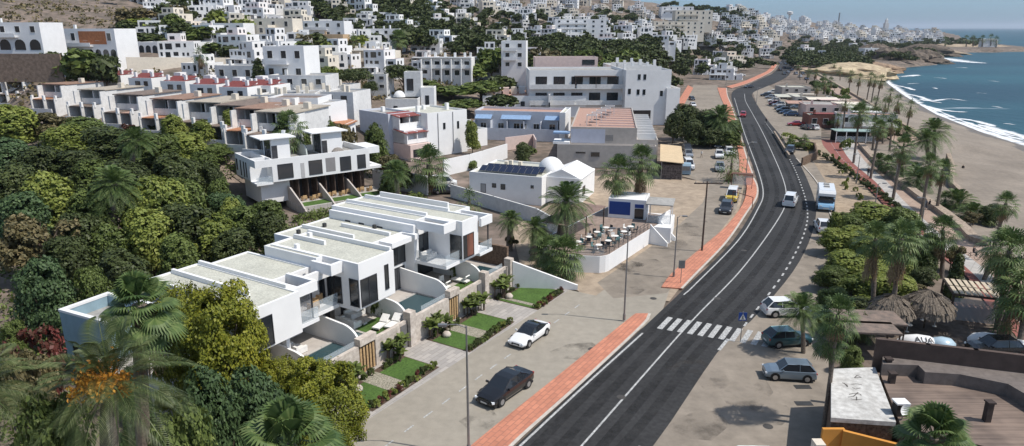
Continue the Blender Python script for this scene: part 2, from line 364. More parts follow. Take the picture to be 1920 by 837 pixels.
def surfmat():
    m=bpy.data.materials.new('white_surf'); m.use_nodes=True; n=m.node_tree; b=n.nodes['Principled BSDF']; b.inputs['Base Color'].default_value=(.8,.82,.83,1); b.inputs['Roughness'].default_value=.8
    uv=n.nodes.new('ShaderNodeUVMap'); sp=n.nodes.new('ShaderNodeSeparateXYZ'); n.links.new(uv.outputs[0],sp.inputs[0])
    tc=n.nodes.new('ShaderNodeTexCoord'); nz=n.nodes.new('ShaderNodeTexNoise'); nz.inputs['Scale'].default_value=.16; nz.inputs['Detail'].default_value=9; nz.inputs['Roughness'].default_value=.7
    n.links.new(tc.outputs['Object'],nz.inputs['Vector'])
    # tent across the strip
    a=n.nodes.new('ShaderNodeMath'); a.operation='PINGPONG'; a.inputs[1].default_value=.5; n.links.new(sp.outputs[1],a.inputs[0])
    c=n.nodes.new('ShaderNodeMath'); c.operation='MULTIPLY_ADD'; c.inputs[1].default_value=1.0; n.links.new(a.outputs[0],c.inputs[0]); n.links.new(nz.outputs[0],c.inputs[2])
    mr=n.nodes.new('ShaderNodeMapRange'); mr.inputs[1].default_value=.70; mr.inputs[2].default_value=.95; n.links.new(c.outputs[0],mr.inputs[0]); n.links.new(mr.outputs[0],b.inputs['Alpha'])
    return m
SURF=surfmat()
def surf(name,line,w,z=-3.93):
    mb=MB(); n=len(line); us=[]
    for i in range(n):
        t=line[min(i+1,n-1)]-line[max(i-1,0)]; t=t/np.hypot(*t); nn=np.array((t[1],-t[0])); e=min(1,min(i,n-1-i)/4+.15)
        for s in (-.5,.5): q=line[i]+nn*s*w*e; mb.v.append((q[0],q[1],z))
    for i in range(n-1): mb.f.append((2*i,2*i+1,2*i+3,2*i+2)); mb.m.append(0)
    o=mb.build(name,SURF); uvl=o.data.uv_layers.new(name='UVMap')
    for p in o.data.polygons:
        for li,vi in zip(p.loop_indices,p.vertices): uvl.data[li].uv=(vi//2/10,vi%2)
    tag(o,kind='structure'); return o
def pz(l,z=0): return [P(x,y,z) for x,y in l]
shore=smooth(pz([(2300,425),(1985,300),(1920,271),(1850,249),(1800,232),(1760,215),(1725,196),(1700,180),(1672,160),(1655,147)],-4),140)
surf('surf',shore,8.5,-3.9)
surf('surf',smooth(pz([(1990,292),(1930,262),(1880,246),(1835,234)],-4),50),7,-3.88)
surf('surf',smooth(pz([(1925,266),(1870,250),(1800,226),(1740,200)],-4),50),3.5,-3.86)
for a_,w_ in [([(1690,176),(1720,181),(1745,190),(1765,194)],6),([(1735,200),(1760,206),(1790,210),(1815,211)],5),([(1790,222),(1830,228),(1865,238)],5),([(1850,238),(1885,252),(1915,258)],6),([(1675,160),(1700,165),(1715,170)],5)]: surf('surf',smooth(pz(a_,-4),40),w_,-3.87)
surf('surf',smooth(pz([(1815,190),(1780,186),(1745,190),(1725,186)],-4),40),5)
surf('surf',smooth(pz([(1722,141),(1690,144),(1660,141)],-4),40),12)
surf('surf',smooth(pz([(1660,131),(1640,128)],-4),20),8)
surf('surf',smooth(pz([(1845,119),(1810,116),(1770,110),(1752,108)],-4),40),34)
surf('surf',smooth(pz([(1760,122),(1700,123),(1665,124)],-4),40),7)
for a,b,w in [((1750,146),(1775,148),3.5),((1747,165),(1757,167),3),((1852,152),(1874,154),3),((1859,200),(1880,203),2.5),((1790,127),(1815,128),4),((1830,175),(1850,176),2),((1880,232),(1905,235),2),((1700,158),(1725,157),3)]:
    surf('surf',smooth(pz([a,((a[0]+b[0])/2,(a[1]+b[1])/2-.5),b],-4),14),w)
# ================================================================ PAVED GROUND
def strip(name,L,Rr,z,m,n=150,top=None,kind='structure'):
    a=smooth(pz(L),n); b=smooth(pz(Rr),n); mb=MB()
    if top is None:
        for i in range(n): mb.v+=[(a[i][0],a[i][1],z),(b[i][0],b[i][1],z)]
        for i in range(n-1): mb.f.append((2*i,2*i+1,2*i+3,2*i+2)); mb.m.append(0)
    else:
        for i in range(n): mb.v+=[(a[i][0],a[i][1],z),(b[i][0],b[i][1],z),(a[i][0],a[i][1],top),(b[i][0],b[i][1],top)]
        for i in range(n-1):
            k=4*i; mb.f+=[(k+2,k+3,k+7,k+6),(k,k+2,k+6,k+4),(k+1,k+5,k+7,k+3)]; mb.m+=[0]*3
        k=4*(n-1); mb.f+=[(0,1,3,2),(k,k+2,k+3,k+1)]; mb.m+=[0]*2
    o=mb.build(name,m); tag(o,kind=kind); return o
def line(name,px,w,z,m,n=200,dash=None,world=None):
    c=smooth(world if world is not None else pz(px),n); mb=MB(); L=np.r_[0,np.cumsum(np.hypot(*np.diff(c,axis=0).T))]
    if dash: 
        s=0; segs=[]
        while s+dash[0]<L[-1]: segs.append((s,s+dash[0])); s+=dash[0]+dash[1]
    else: segs=[(0,L[-1])]
    for s0,s1 in segs:
        k=max(2,int((s1-s0)/1.5)+1); ss=np.linspace(s0,s1,k); X=np.interp(ss,L,c[:,0]); Y=np.interp(ss,L,c[:,1]); i0=len(mb.v)
        for i in range(k):
            t=np.array((X[min(i+1,k-1)]-X[max(i-1,0)],Y[min(i+1,k-1)]-Y[max(i-1,0)])); t/=np.hypot(*t)+1e-9
            mb.v+=[(X[i]-t[1]*w/2,Y[i]+t[0]*w/2,z),(X[i]+t[1]*w/2,Y[i]-t[0]*w/2,z)]
        for i in range(k-1): mb.f.append((i0+2*i,i0+2*i+1,i0+2*i+3,i0+2*i+2)); mb.m.append(0)
    o=mb.build(name,m); tag(o,kind='structure'); return o
def area(name,px,z,m,kind='structure',world=None):
    mb=MB(); p=[(q[0],q[1]) for q in (world if world is not None else pz(px))]
    a=sum(p[k][0]*p[(k+1)%len(p)][1]-p[(k+1)%len(p)][0]*p[k][1] for k in range(len(p)))
    if a<0: p=p[::-1]
    from mathutils.geometry import tessellate_polygon
    mb.v=[(x,y,z) for x,y in p]
    for t in tessellate_polygon([[Vector((x,y,0)) for x,y in p]]):
        i,j,k=t; cr=(p[j][0]-p[i][0])*(p[k][1]-p[i][1])-(p[j][1]-p[i][1])*(p[k][0]-p[i][0])
        mb.f.append((i,j,k) if cr>0 else (i,k,j)); mb.m.append(0)
    o=mb.build(name,m); return tag(o,kind=kind)
ASPH=mat('dark_asphalt',(.040,.0395,.040),.85,.22,2.6,.3,var2=.3,scale2=.10)
OLDA=mat('sun_bleached_asphalt',(.275,.235,.19),.92,.13,.7,.25,var2=.16,scale2=.09)
CONC=mat('beige_grey_road_paving',(.325,.292,.24),.9,.07,1.2,.2,var2=.08,scale2=.1)
DIRT=mat('sandy_dirt',(.385,.305,.225),.97,.15,.8,.4,var2=.18,scale2=.1)
DIRT2=mat('dry_garden_soil',(.36,.28,.20),.97,.22,1.2,.5,var2=.2,scale2=.2)
PAINT=mat('road_paint_white',(.56,.56,.54),.8,.12,5,col2=(.20,.20,.20))
PINK=mat('salmon_pavement_tiles',(.60,.235,.14),.9,.12,2.5,.2,var2=.16,scale2=.3)
KERB=mat('pale_kerb_stone',(.52,.47,.41),.9,.12,2,.2)
REDP=mat('red_cycle_path',(.27,.105,.085),.9,.10,2,.1,var2=.15,scale2=.2)
PROM=mat('promenade_beige_tiles',(.42,.32,.25),.9,.10,1.5,.15,var2=.12,scale2=.15)
GREYT=mat('pale_grey_tiles',(.48,.45,.41),.9,.10,1.5,.15,var2=.12,scale2=.2)
def paver():
    m=bpy.data.materials.new('stone_block_paving'); m.use_nodes=True; n=m.node_tree; b=n.nodes['Principled BSDF']; b.inputs['Roughness'].default_value=.9
    tc=n.nodes.new('ShaderNodeTexCoord'); mp=n.nodes.new('ShaderNodeMapping'); mp.inputs['Rotation'].default_value=(0,0,R(-58.4)); n.links.new(tc.outputs['Object'],mp.inputs[0])
    br=n.nodes.new('ShaderNodeTexBrick'); br.inputs['Color1'].default_value=(.42,.385,.35,1); br.inputs['Color2'].default_value=(.30,.28,.26,1); br.inputs['Mortar'].default_value=(.24,.22,.20,1)
    br.inputs['Scale'].default_value=1; br.inputs['Brick Width'].default_value=1.1; br.inputs['Row Height'].default_value=.45; br.inputs['Mortar Size'].default_value=.02; br.inputs['Bias'].default_value=-.1
    n.links.new(mp.outputs[0],br.inputs['Vector']); n.links.new(br.outputs[0],b.inputs['Base Color']); return m
PAVER=paver()
def tiles(name,c1,c2,mo,w,h,ang,stain=.16):
    m=bpy.data.materials.new(name); m.use_nodes=True; n=m.node_tree; b=n.nodes['Principled BSDF']; b.inputs['Roughness'].default_value=.9
    tc=n.nodes.new('ShaderNodeTexCoord'); mp=n.nodes.new('ShaderNodeMapping'); mp.inputs['Rotation'].default_value=(0,0,R(ang)); n.links.new(tc.outputs['Object'],mp.inputs[0])
    br=n.nodes.new('ShaderNodeTexBrick'); br.inputs['Color1'].default_value=(*c1,1); br.inputs['Color2'].default_value=(*c2,1); br.inputs['Mortar'].default_value=(*mo,1); br.inputs['Scale'].default_value=1; br.inputs['Brick Width'].default_value=w; br.inputs['Row Height'].default_value=h; br.inputs['Mortar Size'].default_value=.03
    n.links.new(mp.outputs[0],br.inputs['Vector']); nz=n.nodes.new('ShaderNodeTexNoise'); nz.inputs['Scale'].default_value=.45; nz.inputs['Detail'].default_value=8; nz.inputs['Roughness'].default_value=.7; n.links.new(tc.outputs['Object'],nz.inputs['Vector'])
    mr=n.nodes.new('ShaderNodeMapRange'); mr.inputs[1].default_value=.3; mr.inputs[2].default_value=.7; mr.inputs[3].default_value=1-stain; mr.inputs[4].default_value=1+stain*.5; n.links.new(nz.outputs[0],mr.inputs[0])
    mx=n.nodes.new('ShaderNodeVectorMath'); mx.operation='SCALE'; n.links.new(br.outputs[0],mx.inputs[0]); n.links.new(mr.outputs[0],mx.inputs['Scale']); n.links.new(mx.outputs[0],b.inputs['Base Color']); return m
PINK=tiles('salmon_block_tiles',(.60,.245,.15),(.50,.20,.125),(.36,.16,.11),.8,.4,-58,.2); PROM=tiles('promenade_tiles',(.42,.31,.24),(.36,.26,.20),(.28,.2,.16),1.6,1.6,-50,.18); GREYT=tiles('pale_square_tiles',(.48,.45,.41),(.42,.40,.37),(.3,.28,.26),1.2,1.2,-50,.18)
def wearmat(name,col,lo,hi,scale=(1,1),amt=.6):
    m=bpy.data.materials.new(name); m.use_nodes=True; n=m.node_tree; b=n.nodes['Principled BSDF']; b.inputs['Base Color'].default_value=(*col,1); b.inputs['Roughness'].default_value=.8
    tc=n.nodes.new('ShaderNodeTexCoord'); nz=n.nodes.new('ShaderNodeTexNoise'); nz.inputs['Scale'].default_value=scale[0]; nz.inputs['Detail'].default_value=7; nz.inputs['Roughness'].default_value=.7; n.links.new(tc.outputs['Object'],nz.inputs['Vector'])
    mr=n.nodes.new('ShaderNodeMapRange'); mr.inputs[1].default_value=lo; mr.inputs[2].default_value=hi; mr.inputs[4].default_value=amt; n.links.new(nz.outputs[0],mr.inputs[0]); n.links.new(mr.outputs[0],b.inputs['Alpha']); return m
TRK=wearmat('dark_tyre_wear',(.014,.014,.014),.3,.7,(.5,1),.55); STN=wearmat('dark_ground_stain',(.07,.06,.05),.48,.66,(.35,1),.5)

# villa frame: origin at the first gate, x along the street, y away from it
VA=R(58.4); VO=(-11.7,50.5)
def vw(x,y,z=0): return (VO[0]+x*math.cos(VA)-y*math.sin(VA),VO[1]+x*math.sin(VA)+y*math.cos(VA),z)
def vl(px,py,z=0):
    X,Y,_=P(px,py,z); X-=VO[0]; Y-=VO[1]; return (X*math.cos(VA)+Y*math.sin(VA),-X*math.sin(VA)+Y*math.cos(VA))
area('service_road',None,.0,CONC,world=[vw(-32,3),vw(-14,0),vw(24.5,0),vw(24.5,-9),vw(33,-9),P(1255,545),P(1240,590),P(1100,690),P(960,837),P(870,1100)])
area('villa_forecourt',None,.004,PAVER,world=[vw(-20,.3),vw(24.3,.3),vw(24.3,-5.9),vw(-20,-4.6)])
area('dirt_lot',[(980,520),(1083,545),(1100,560),(1255,565),(1330,470),(1385,400),(1395,350),(1240,330),(1100,330),(960,430)],-.004,DIRT)
area('dusty_service_road',[(1150,560),(1250,550),(1300,500),(1380,395),(1393,345),(1390,300),(1385,262),(1250,262),(1262,300),(1275,330),(1330,345),(1318,380),(1275,420),(1210,470),(1120,530)],.002,OLDA)
area('parking_lane',[(1150,1000),(1190,840),(1280,740),(1350,650),(1400,600),(1480,500),(1500,450),(1505,380),(1490,330),(1470,290),(1440,245),(1420,200),(1410,170),(1440,160),(1500,190),(1540,230),(1540,262),(1500,262),(1545,330),(1570,400),(1580,480),(1600,560),(1640,640),(1640,760),(1600,1000)],0,OLDA)
area('paved_terrace_ground',[(1600,1000),(1560,760),(1560,640),(1590,560),(1640,560),(1800,545),(1990,700),(2100,1000)],.004,mat('brown_terrace_ground',(.16,.125,.10),.95,.3,1.2,.3))
RL=[(905,900),(966,837),(1100,712),(1213,608),(1285,540),(1372,455),(1413,392),(1424,362),(1416,322),(1398,272),(1387,236),(1380,210),(1372,185),(1376,170),(1400,160),(1430,147),(1450,137),(1460,125),(1466,112),(1474,98),(1480,88)]
RRt=[(1150,900),(1225,837),(1350,655),(1415,595),(1490,505),(1522,440),(1530,390),(1517,345),(1495,300),(1466,258),(1443,230),(1425,205),(1413,185),(1412,174),(1436,163),(1462,152),(1480,140),(1486,125),(1488,112),(1489,98),(1490,88)]
strip('road',RL,RRt,.008,ASPH,260)
area('road',None,.010,ASPH,world=[(6+i,20) for i in (-26,2)]+[P(1162,905)[:2],P(900,905)[:2]]) if False else None
CLp=[(1030,900),(1090,837),(1290,610),(1395,500),(1463,405),(1474,370),(1468,335),(1447,285),(1428,245),(1410,212),(1398,190),(1396,176)]
line('centre_line',CLp[:4]+[(1395,500)],.15,.013,PAINT) if False else line('centre_line',CLp,.15,.013,PAINT)
line('edge_line',[(910,900),(975,837),(1100,720),(1205,625)],.18,.013,PAINT)
line('edge_line',[(1282,553),(1300,537),(1385,450),(1421,392),(1431,362),(1422,322),(1403,270),(1391,235),(1384,208),(1377,184)],.16,.013,PAINT)
line('dashed_edge_line',[(1395,612),(1470,512),(1507,440),(1514,395),(1503,350),(1484,305),(1458,262),(1434,228)],.2,.013,PAINT,dash=(1.0,1.3))
line('edge_line',[(1200,837),(1180,870)],.2,.013,PAINT); line('stop_bar_line',[(1348,657),(1365,636)],.3,.013,PAINT)
for L0,R0,ts in [(RL,CLp,(.28,.66)),(CLp,RRt,(.30,.62))]:
    A=smooth(pz(L0)[:13] if L0 is RL else pz(L0),160); B_=smooth(pz(R0)[:14] if R0 is RRt else pz(R0),160)
    A=A[A[:,1]<215]; B_=B_[B_[:,1]<215]
    for t_ in ts:
        ys=np.linspace(36,205,120); xa=np.interp(ys,A[:,1],A[:,0]); xb=np.interp(ys,B_[:,1],B_[:,0]); line('wheel_track_wear',None,.75,.0115,TRK,world=[(a+(b-a)*t_,y) for a,b,y in zip(xa,xb,ys)][::6])
for i,(x,y,w_,h_) in enumerate([(1310,800,60,30),(1340,720,30,20),(1150,500,60,20),(1180,540,40,14),(1400,740,50,40),(1450,780,40,20),(1260,460,30,14),(1300,430,40,16),(1520,480,14,30),(1500,420,12,30),(900,790,40,20),(1080,660,50,18),(1290,690,40,16),(1200,500,50,14)]): area('ground_stain',[(x-w_,y),(x-w_*.3,y-h_*.8),(x+w_*.6,y-h_),(x+w_,y-h_*.1),(x+w_*.4,y+h_*.9),(x-w_*.6,y+h_*.7)],.0065 if i not in (0,1,12) else .0118,STN)
for x,y in [(1165,745),(1345,560),(1225,560),(1110,655),(1010,770),(1395,470),(1440,800)]:
    q=P(x,y); b=MB(); b.lathe([(.01,.0205),(.33,.0205),(.35,.012)],14); tag(b.build('manhole_cover',mat('cast_iron_cover',(.07,.065,.06),.7,.2,8),None,(q[0],q[1],0 if y not in (560,) else 0)),kind='structure')
# zebra crossing
for i in range(12):
    p0=np.array(P(1247,606)); p1=np.array(P(1440,638)); c=p0+(p1-p0)*i/10.0
    mb=MB(); dx,dy=math.cos(VA),math.sin(VA); w=.25
    nn=np.array((dy,-dx)); tt=np.array((dx,dy)); q=[c[:2]+nn*a*w+tt*b*1.55 for a,b in ((-1,-1),(1,-1),(1,1),(-1,1))]
    mb.poly([(x[0],x[1],.0136) for x in q][::1]); 
    if i<12: tag(mb.build('crossing_stripe',PAINT),kind='structure')
line('service_road_dashes',None,.12,.008,PAINT,dash=(1.0,1.15),world=[vw(-14,-8.3),vw(2,-8.3),vw(22,-8.6)])
# pavements with kerbs
def pavement(L,Rr):
    strip('pavement',L,Rr,-.05,PINK,120,top=.13)
    line('kerb',Rr,.28,.1345,KERB)
pavement([(800,920),(885,837),(1040,712),(1175,603),(1192,590)],[(888,920),(960,837),(1085,724),(1205,611),(1218,590)])
pavement([(1240,540),(1262,512),(1320,462),(1362,425),(1392,385),(1400,355),(1397,335)],[(1278,543),(1300,520),(1362,455),(1400,400),(1418,372),(1420,352),(1413,335)])
pavement([(1385,330),(1386,300),(1380,268),(1368,240),(1360,205),(1350,180),(1345,165)],[(1412,330),(1398,290),(1388,252),(1380,225),(1372,200),(1364,180),(1362,166)])
pavement([(1362,163),(1395,153),(1425,140),(1440,132),(1452,118)],[(1372,166),(1402,157),(1432,143),(1450,132),(1460,118)])
area('car_park',[(1262,262),(1385,262),(1352,180),(1345,160),(1300,160),(1280,200),(1262,235)],.004,OLDA)
area('salmon_pavement',[(1262,205),(1278,205),(1300,165),(1290,160)],.01,PINK)
# seaside: planting strip, cycle path, tiles, promenade, stone walls
area('planting_strip',[(1500,262),(1545,262),(1600,330),(1690,420),(1720,470),(1640,520),(1590,500),(1575,430),(1560,360)],.004,DIRT2)
strip('cycle_path',[(1540,262),(1545,275),(1565,296),(1584,312),(1617,342),(1648,374),(1677,406),(1730,455),(1806,513),(1848,567),(1900,625),(1960,690)],[(1572,262),(1580,280),(1592,298),(1606,312),(1642,342),(1670,374),(1702,406),(1752,452),(1824,513),(1872,567),(1925,618),(1990,680)],.012,REDP)
line('cycle_path_dashes',[(1558,268),(1578,297),(1596,312),(1629,342),(1659,374),(1690,406),(1741,453),(1815,513)],.12,.017,PAINT,dash=(.8,1.2))
strip('tiled_strip',[(1572,262),(1580,280),(1592,298),(1606,312),(1642,342),(1670,374),(1702,406),(1752,452),(1824,513),(1872,567),(1925,618),(1990,680)],[(1600,266),(1608,282),(1618,298),(1632,313),(1664,342),(1692,374),(1726,406),(1778,452),(1850,508),(1900,560),(1955,610),(2020,665)],.012,GREYT)
strip('promenade',[(1600,266),(1608,282),(1618,298),(1632,313),(1664,342),(1692,374),(1726,406),(1778,452),(1850,508),(1900,560),(1955,610),(2020,665)],[(1614,274),(1645,307),(1683,339),(1722,371),(1760,397),(1802,429),(1824,452),(1853,461),(1910,495),(1980,540),(2060,590)],.008,PROM)
strip('promenade',[(1480,112),(1520,140),(1560,170),(1600,200),(1640,240),(1690,275)],[(1500,118),(1545,143),(1590,172),(1620,190),(1700,240),(1735,264)],.004,PROM)
def seawall(px,lab,w=1.3,h=.75):
    c=smooth(pz(px),80); mb=MB(); n=len(c)
    for i in range(n):
        t=c[min(i+1,n-1)]-c[max(i-1,0)]; t/=np.hypot(*t); nn=np.array((t[1],-t[0]))
        for s,z in ((-.5,-.3),(-.5,h),(.5,h),(.5,-1.2)): q=c[i]+nn*s*w; mb.v.append((q[0],q[1],z+random.uniform(-.03,.03)))
    for i in range(n-1):
        k=4*i
        for a in range(3): mb.f.append((k+a,k+a+1,k+4+a+1,k+4+a)[::-1]); mb.m.append(0)
    mb.f+=[(0,1,2,3),(4*n-4,4*n-3,4*n-2,4*n-1)]; mb.m+=[0,0]
    tag(mb.build('stone_wall',mat('rubble_stone_wall',(.36,.29,.225),.95,.35,3,.7,col2=(.19,.145,.11))),lab,'wall')
random.seed(4)
seawall([(1614,274),(1645,307),(1683,339),(1722,371),(1760,397),(1802,429),(1824,452),(1853,461)],'thick rubble stone wall along the near promenade, ending at the beach palms')
seawall([(1735,264),(1700,240),(1650,210),(1620,190),(1560,155),(1530,138)],'long low stone wall between far promenade and sand, beyond the restaurants',1.0)
seawall([(1778,290),(1786,315),(1784,340),(1795,352),(1812,372),(1808,385)],'short curved stone edging wall round the palm garden on the sand',.8,.3)
# ================================================================ BUILDINGS
class Bld:
    """local frame: x along the front, y into the depth, z up"""
    def __init__(s,name,label,cat,loc,rz,wall=WHITE,group=None):
        s.root=thing(name,label,cat,loc,rz,group); s.w=MB(); s.wm=[wall]; s.parts=[]
    def mi(s,m):
        if m is None: return 0
        if m not in s.wm: s.wm.append(m)
        return s.wm.index(m)
    def vol(s,x0,x1,y0,y1,z0,z1,m=None,roof=GRAVR,par=.35,pt=.22):
        k=s.mi(m)
        if roof is None: s.w.box(x0,x1,y0,y1,z0,z1,k); return
        zr=z1-par; s.w.box(x0,x1,y0,y1,z0,zr,k)
        s.w.box(x0,x1,y0,y0+pt,zr,z1,k); s.w.box(x0,x1,y1-pt,y1,zr,z1,k); s.w.box(x0,x0+pt,y0+pt,y1-pt,zr,z1,k); s.w.box(x1-pt,x1,y0+pt,y1-pt,zr,z1,k)
        b=MB(); b.poly([(x0+pt,y0+pt,zr+.005),(x1-pt,y0+pt,zr+.005),(x1-pt,y1-pt,zr+.005),(x0+pt,y1-pt,zr+.005)]); b.build('roof',roof,s.root)
    def part(s,name,mb,m,parent=None): return mb.build(name,m,parent or s.root)
    def box(s,name,x0,x1,y0,y1,z0,z1,m,parent=None):
        b=MB(); b.box(x0,x1,y0,y1,z0,z1); return b.build(name,m,parent or s.root)
    def win(s,face,c,a0,a1,z0,z1,fr=FRM,gl=GL,mull=0,name='window',f=.06,d=.05):
        """window on the plane: face F/B (y=c) or L/R (x=c)"""
        o=MB(); g=MB()
        def bb(mb,u0,u1,w0,w1,dd):
            if face=='F': mb.box(u0,u1,c-dd,c+.02,w0,w1)
            elif face=='B': mb.box(u0,u1,c-.02,c+dd,w0,w1)
            elif face=='L': mb.box(c-dd,c+.02,u0,u1,w0,w1)
            else: mb.box(c-.02,c+dd,u0,u1,w0,w1)
        bb(g,a0+f,a1-f,z0+f,z1-f,.015)
        bb(o,a0,a1,z1-f,z1,d); bb(o,a0,a1,z0,z0+f,d+.03); bb(o,a0,a0+f,z0+f,z1-f,d); bb(o,a1-f,a1,z0+f,z1-f,d)
        for k in range(mull): q=a0+(a1-a0)*(k+1)/(mull+1); bb(o,q-f/2,q+f/2,z0+f,z1-f,d-.01)
        w=g.build(name,gl,s.root); o.build('frame',fr,w); return w
    def door(s,face,c,a0,a1,z0,z1,m=WOODD): 
        b=MB()
        if face=='F': b.box(a0,a1,c-.05,c+.02,z0,z1)
        elif face=='R': b.box(c-.02,c+.05,a0,a1,z0,z1)
        else: b.box(c-.05,c+.02,a0,a1,z0,z1)
        return b.build('door',m,s.root)
    def recess(s,x0,x1,y0,y1,z0,z1,rail=.9,m=None,gl=GLR,inner=GL):
        """loggia: open box with side walls already there; dark glazing at the back"""
        s.win('F',y1,x0+.5,x1-.5,z0,z1-.4,mull=2)
    def rail(s,x0,x1,y,z,h=.95,m=None):
        b=MB(); b.box(x0,x1,y-.06,y+.06,z,z+h); return b.build('balcony_rail',m or s.wm[0],s.root)
    def done(s,name='wall'):
        s.w.build(name,s.wm,s.root); return s.root
def frame(a,b,z):
    A=P(*a,z); B=P(*b,z); return (A[0],A[1]),math.atan2(B[1]-A[1],B[0]-A[0]),math.hypot(B[0]-A[0],B[1]-A[1])
# ---- terrace in front of and under the street-side villas
def V(name,label,cat,x,y,z=0,r=0,group=None): return thing(name,label,cat,vw(x,y,z),VA+r,group)
def vobj(mb,name,m,label=None,cat=None,kind=None,group=None):
    o=mb.build(name,m,None,(VO[0],VO[1],0),VA); tag(o,label,cat,group,kind); return o
TZ=2.05
b=MB(); b.box(-13.2,22.2,.36,17,-.1,TZ); vobj(b,'terrace',mat('pale_terrace_tiles',(.46,.42,.38),.85,.08,1.5,.1),kind='structure')
t=thing('garden_wall','long travertine street wall with gates and tall piers under the new villas','wall',(VO[0],VO[1],0),VA)
b=MB()
for x0,x1 in [(-13.2,-1.0),(.9,3.9),(5.0,11.0),(12.6,15.6),(17.4,20.6),(21.3,21.5)]: b.box(x0,x1,0,.35,-.1,2.5)
for x0,x1 in [(-1.0,.9),(3.9,5.0),(11.0,12.6),(15.6,17.4),(20.6,21.3)]: b.box(x0,x1,.12,.35,-.1,2.5)
b.build('wall',TRAV,t)
for x0,x1,h in [(-1.0,.9,3.1),(5.0,5.75,3.25),(11.0,12.5,3.15),(16.7,17.4,3.25),(21.5,22.2,3.3)]:
    b=MB(); b.box(x0,x1,-.16,.48,2.5,h) if x1-x0>1 else b.box(x0,x1,-.3,.5,-.1,h); b.build('pier',TRAV,t)
for x0,x1 in [(-.9,.8),(11.1,12.5)]:
    g=MB(); k=0; xx=x0
    while xx<x1-.1:
        g.box(xx,xx+.2,.0,.1,.05,2.3); xx+=.36
    g.build('timber_gate',WOODL,t); g=MB(); g.box(x0,x1,.104,.118,.02,2.35); g.build('gate_leaf',DARKIN,t)
for x0,x1 in [(4.15,4.9),(15.8,16.6),(20.65,21.2)]:
    g=MB(); g.box(x0,x1,.05,.11,.02,2.2); g.build('door',mat('grey_steel_door',(.16,.155,.15),.6,.08,2),t)
# ramp wall at the far end and brown rough wall
b=MB(); b.xz_prism([(0,0),(9.2,0),(9.2,.55),(8.9,.6),(0,3.0)],-.15,.15)
o=b.build('ramp_wall',WHITE,None,vw(22.0,-.3,-.02),0); q=P(1083,543); p0=vw(22.0,-.3); o.rotation_euler=(0,0,math.atan2(q[1]-p0[1],q[0]-p0[0])); o.scale.x=math.hypot(q[1]-p0[1],q[0]-p0[0])/9.2
tag(o,'tall white wall sloping down to the road beside the last villa garden','wall')
b=MB(); b.box(22.25,22.6,.6,9.5,-.1,4.3); vobj(b,'boundary_wall',STONE,'rough brown stone wall closing the last villa terrace','wall')
# curved garden dividers between the terraces
for x,y1,h,lab in [(-5.7,6.3,1.9,'curved white divider wall nearest the olive-green bushes'),(-.6,7.2,2.2,'curved white divider wall beside the first plunge pool'),(5.3,6.5,2.2,'curved wall dark with climbers right of the first lounge sofas'),(11.4,7.2,2.3,'curved white divider beside the blue middle pool'),(17.0,6.5,2.2,'curved divider wall behind the white loungers of the last garden')]:
    pr=[(.36,TZ-.02),(.36,TZ+.55)]+[(.36+1.9*(1-math.cos(a)),TZ+.55+(h-.55)*.78*math.sin(a)) for a in np.linspace(.25,math.pi/2,8)]+[(y1,TZ+h),(y1,TZ-.02)]
    b=MB(); b.yz_prism(pr,x-.1,x+.1); vobj(b,'divider_wall',WHITE,lab,'wall')
# pools
for x0,x1,y0,y1,lab in [(-4.3,-.9,.7,3.0,'small grey-blue plunge pool on the nearest terrace'),(7.4,11.1,.7,4.0,'blue plunge pool on the middle villa terrace'),(17.5,21,.8,3.4,'shaded plunge pool on the far villa terrace'),(.0,1.6,.9,4.2,'narrow dark plunge pool right of the first curved divider')]:
    t=V('plunge_pool',lab,'pool',0,0); b=MB(); b.box(x0,x1,y0,y1,TZ,TZ+.02); b.build('water',POOL,t)
    b=MB(); c=.28; b.box(x0-c,x1+c,y0-c,y0,TZ,TZ+.07); b.box(x0-c,x1+c,y1,y1+c,TZ,TZ+.07); b.box(x0-c,x0,y0,y1,TZ,TZ+.07); b.box(x1,x1+c,y0,y1,TZ,TZ+.07); b.build('coping',GREYT,t)
    if x1-x0>2:
        b=MB(); b.box(x0,x1,.42,.45,TZ+.07,TZ+.85); b.build('glass_screen',GLR,t)
GRASS=mat('clipped_green_lawn',(.075,.14,.03),.95,.25,6,.5,var2=.25,scale2=.5)
for x0,x1,y0,y1 in [(1.9,4.9,.6,3.4),(5.6,7.0,.7,3.6),(12.0,16.7,.6,2.2)]:
    b=MB(); b.box(x0,x1,y0,y1,TZ,TZ+.03); vobj(b,'lawn',GRASS,kind='stuff')
# ---- the three street-side villas
VILW=CWHITE
def strips(B,lst,zt,h=.62):
    for i,(x,y0,y1) in enumerate(lst): B.box('roof_parapet',x-.12,x+.12,y0,y1,zt-.3,zt+h-.35,VILW)
def vb(label,x,y=0): return Bld('modern_villa',label,'villa',(VO[0],VO[1],0),VA,VILW)
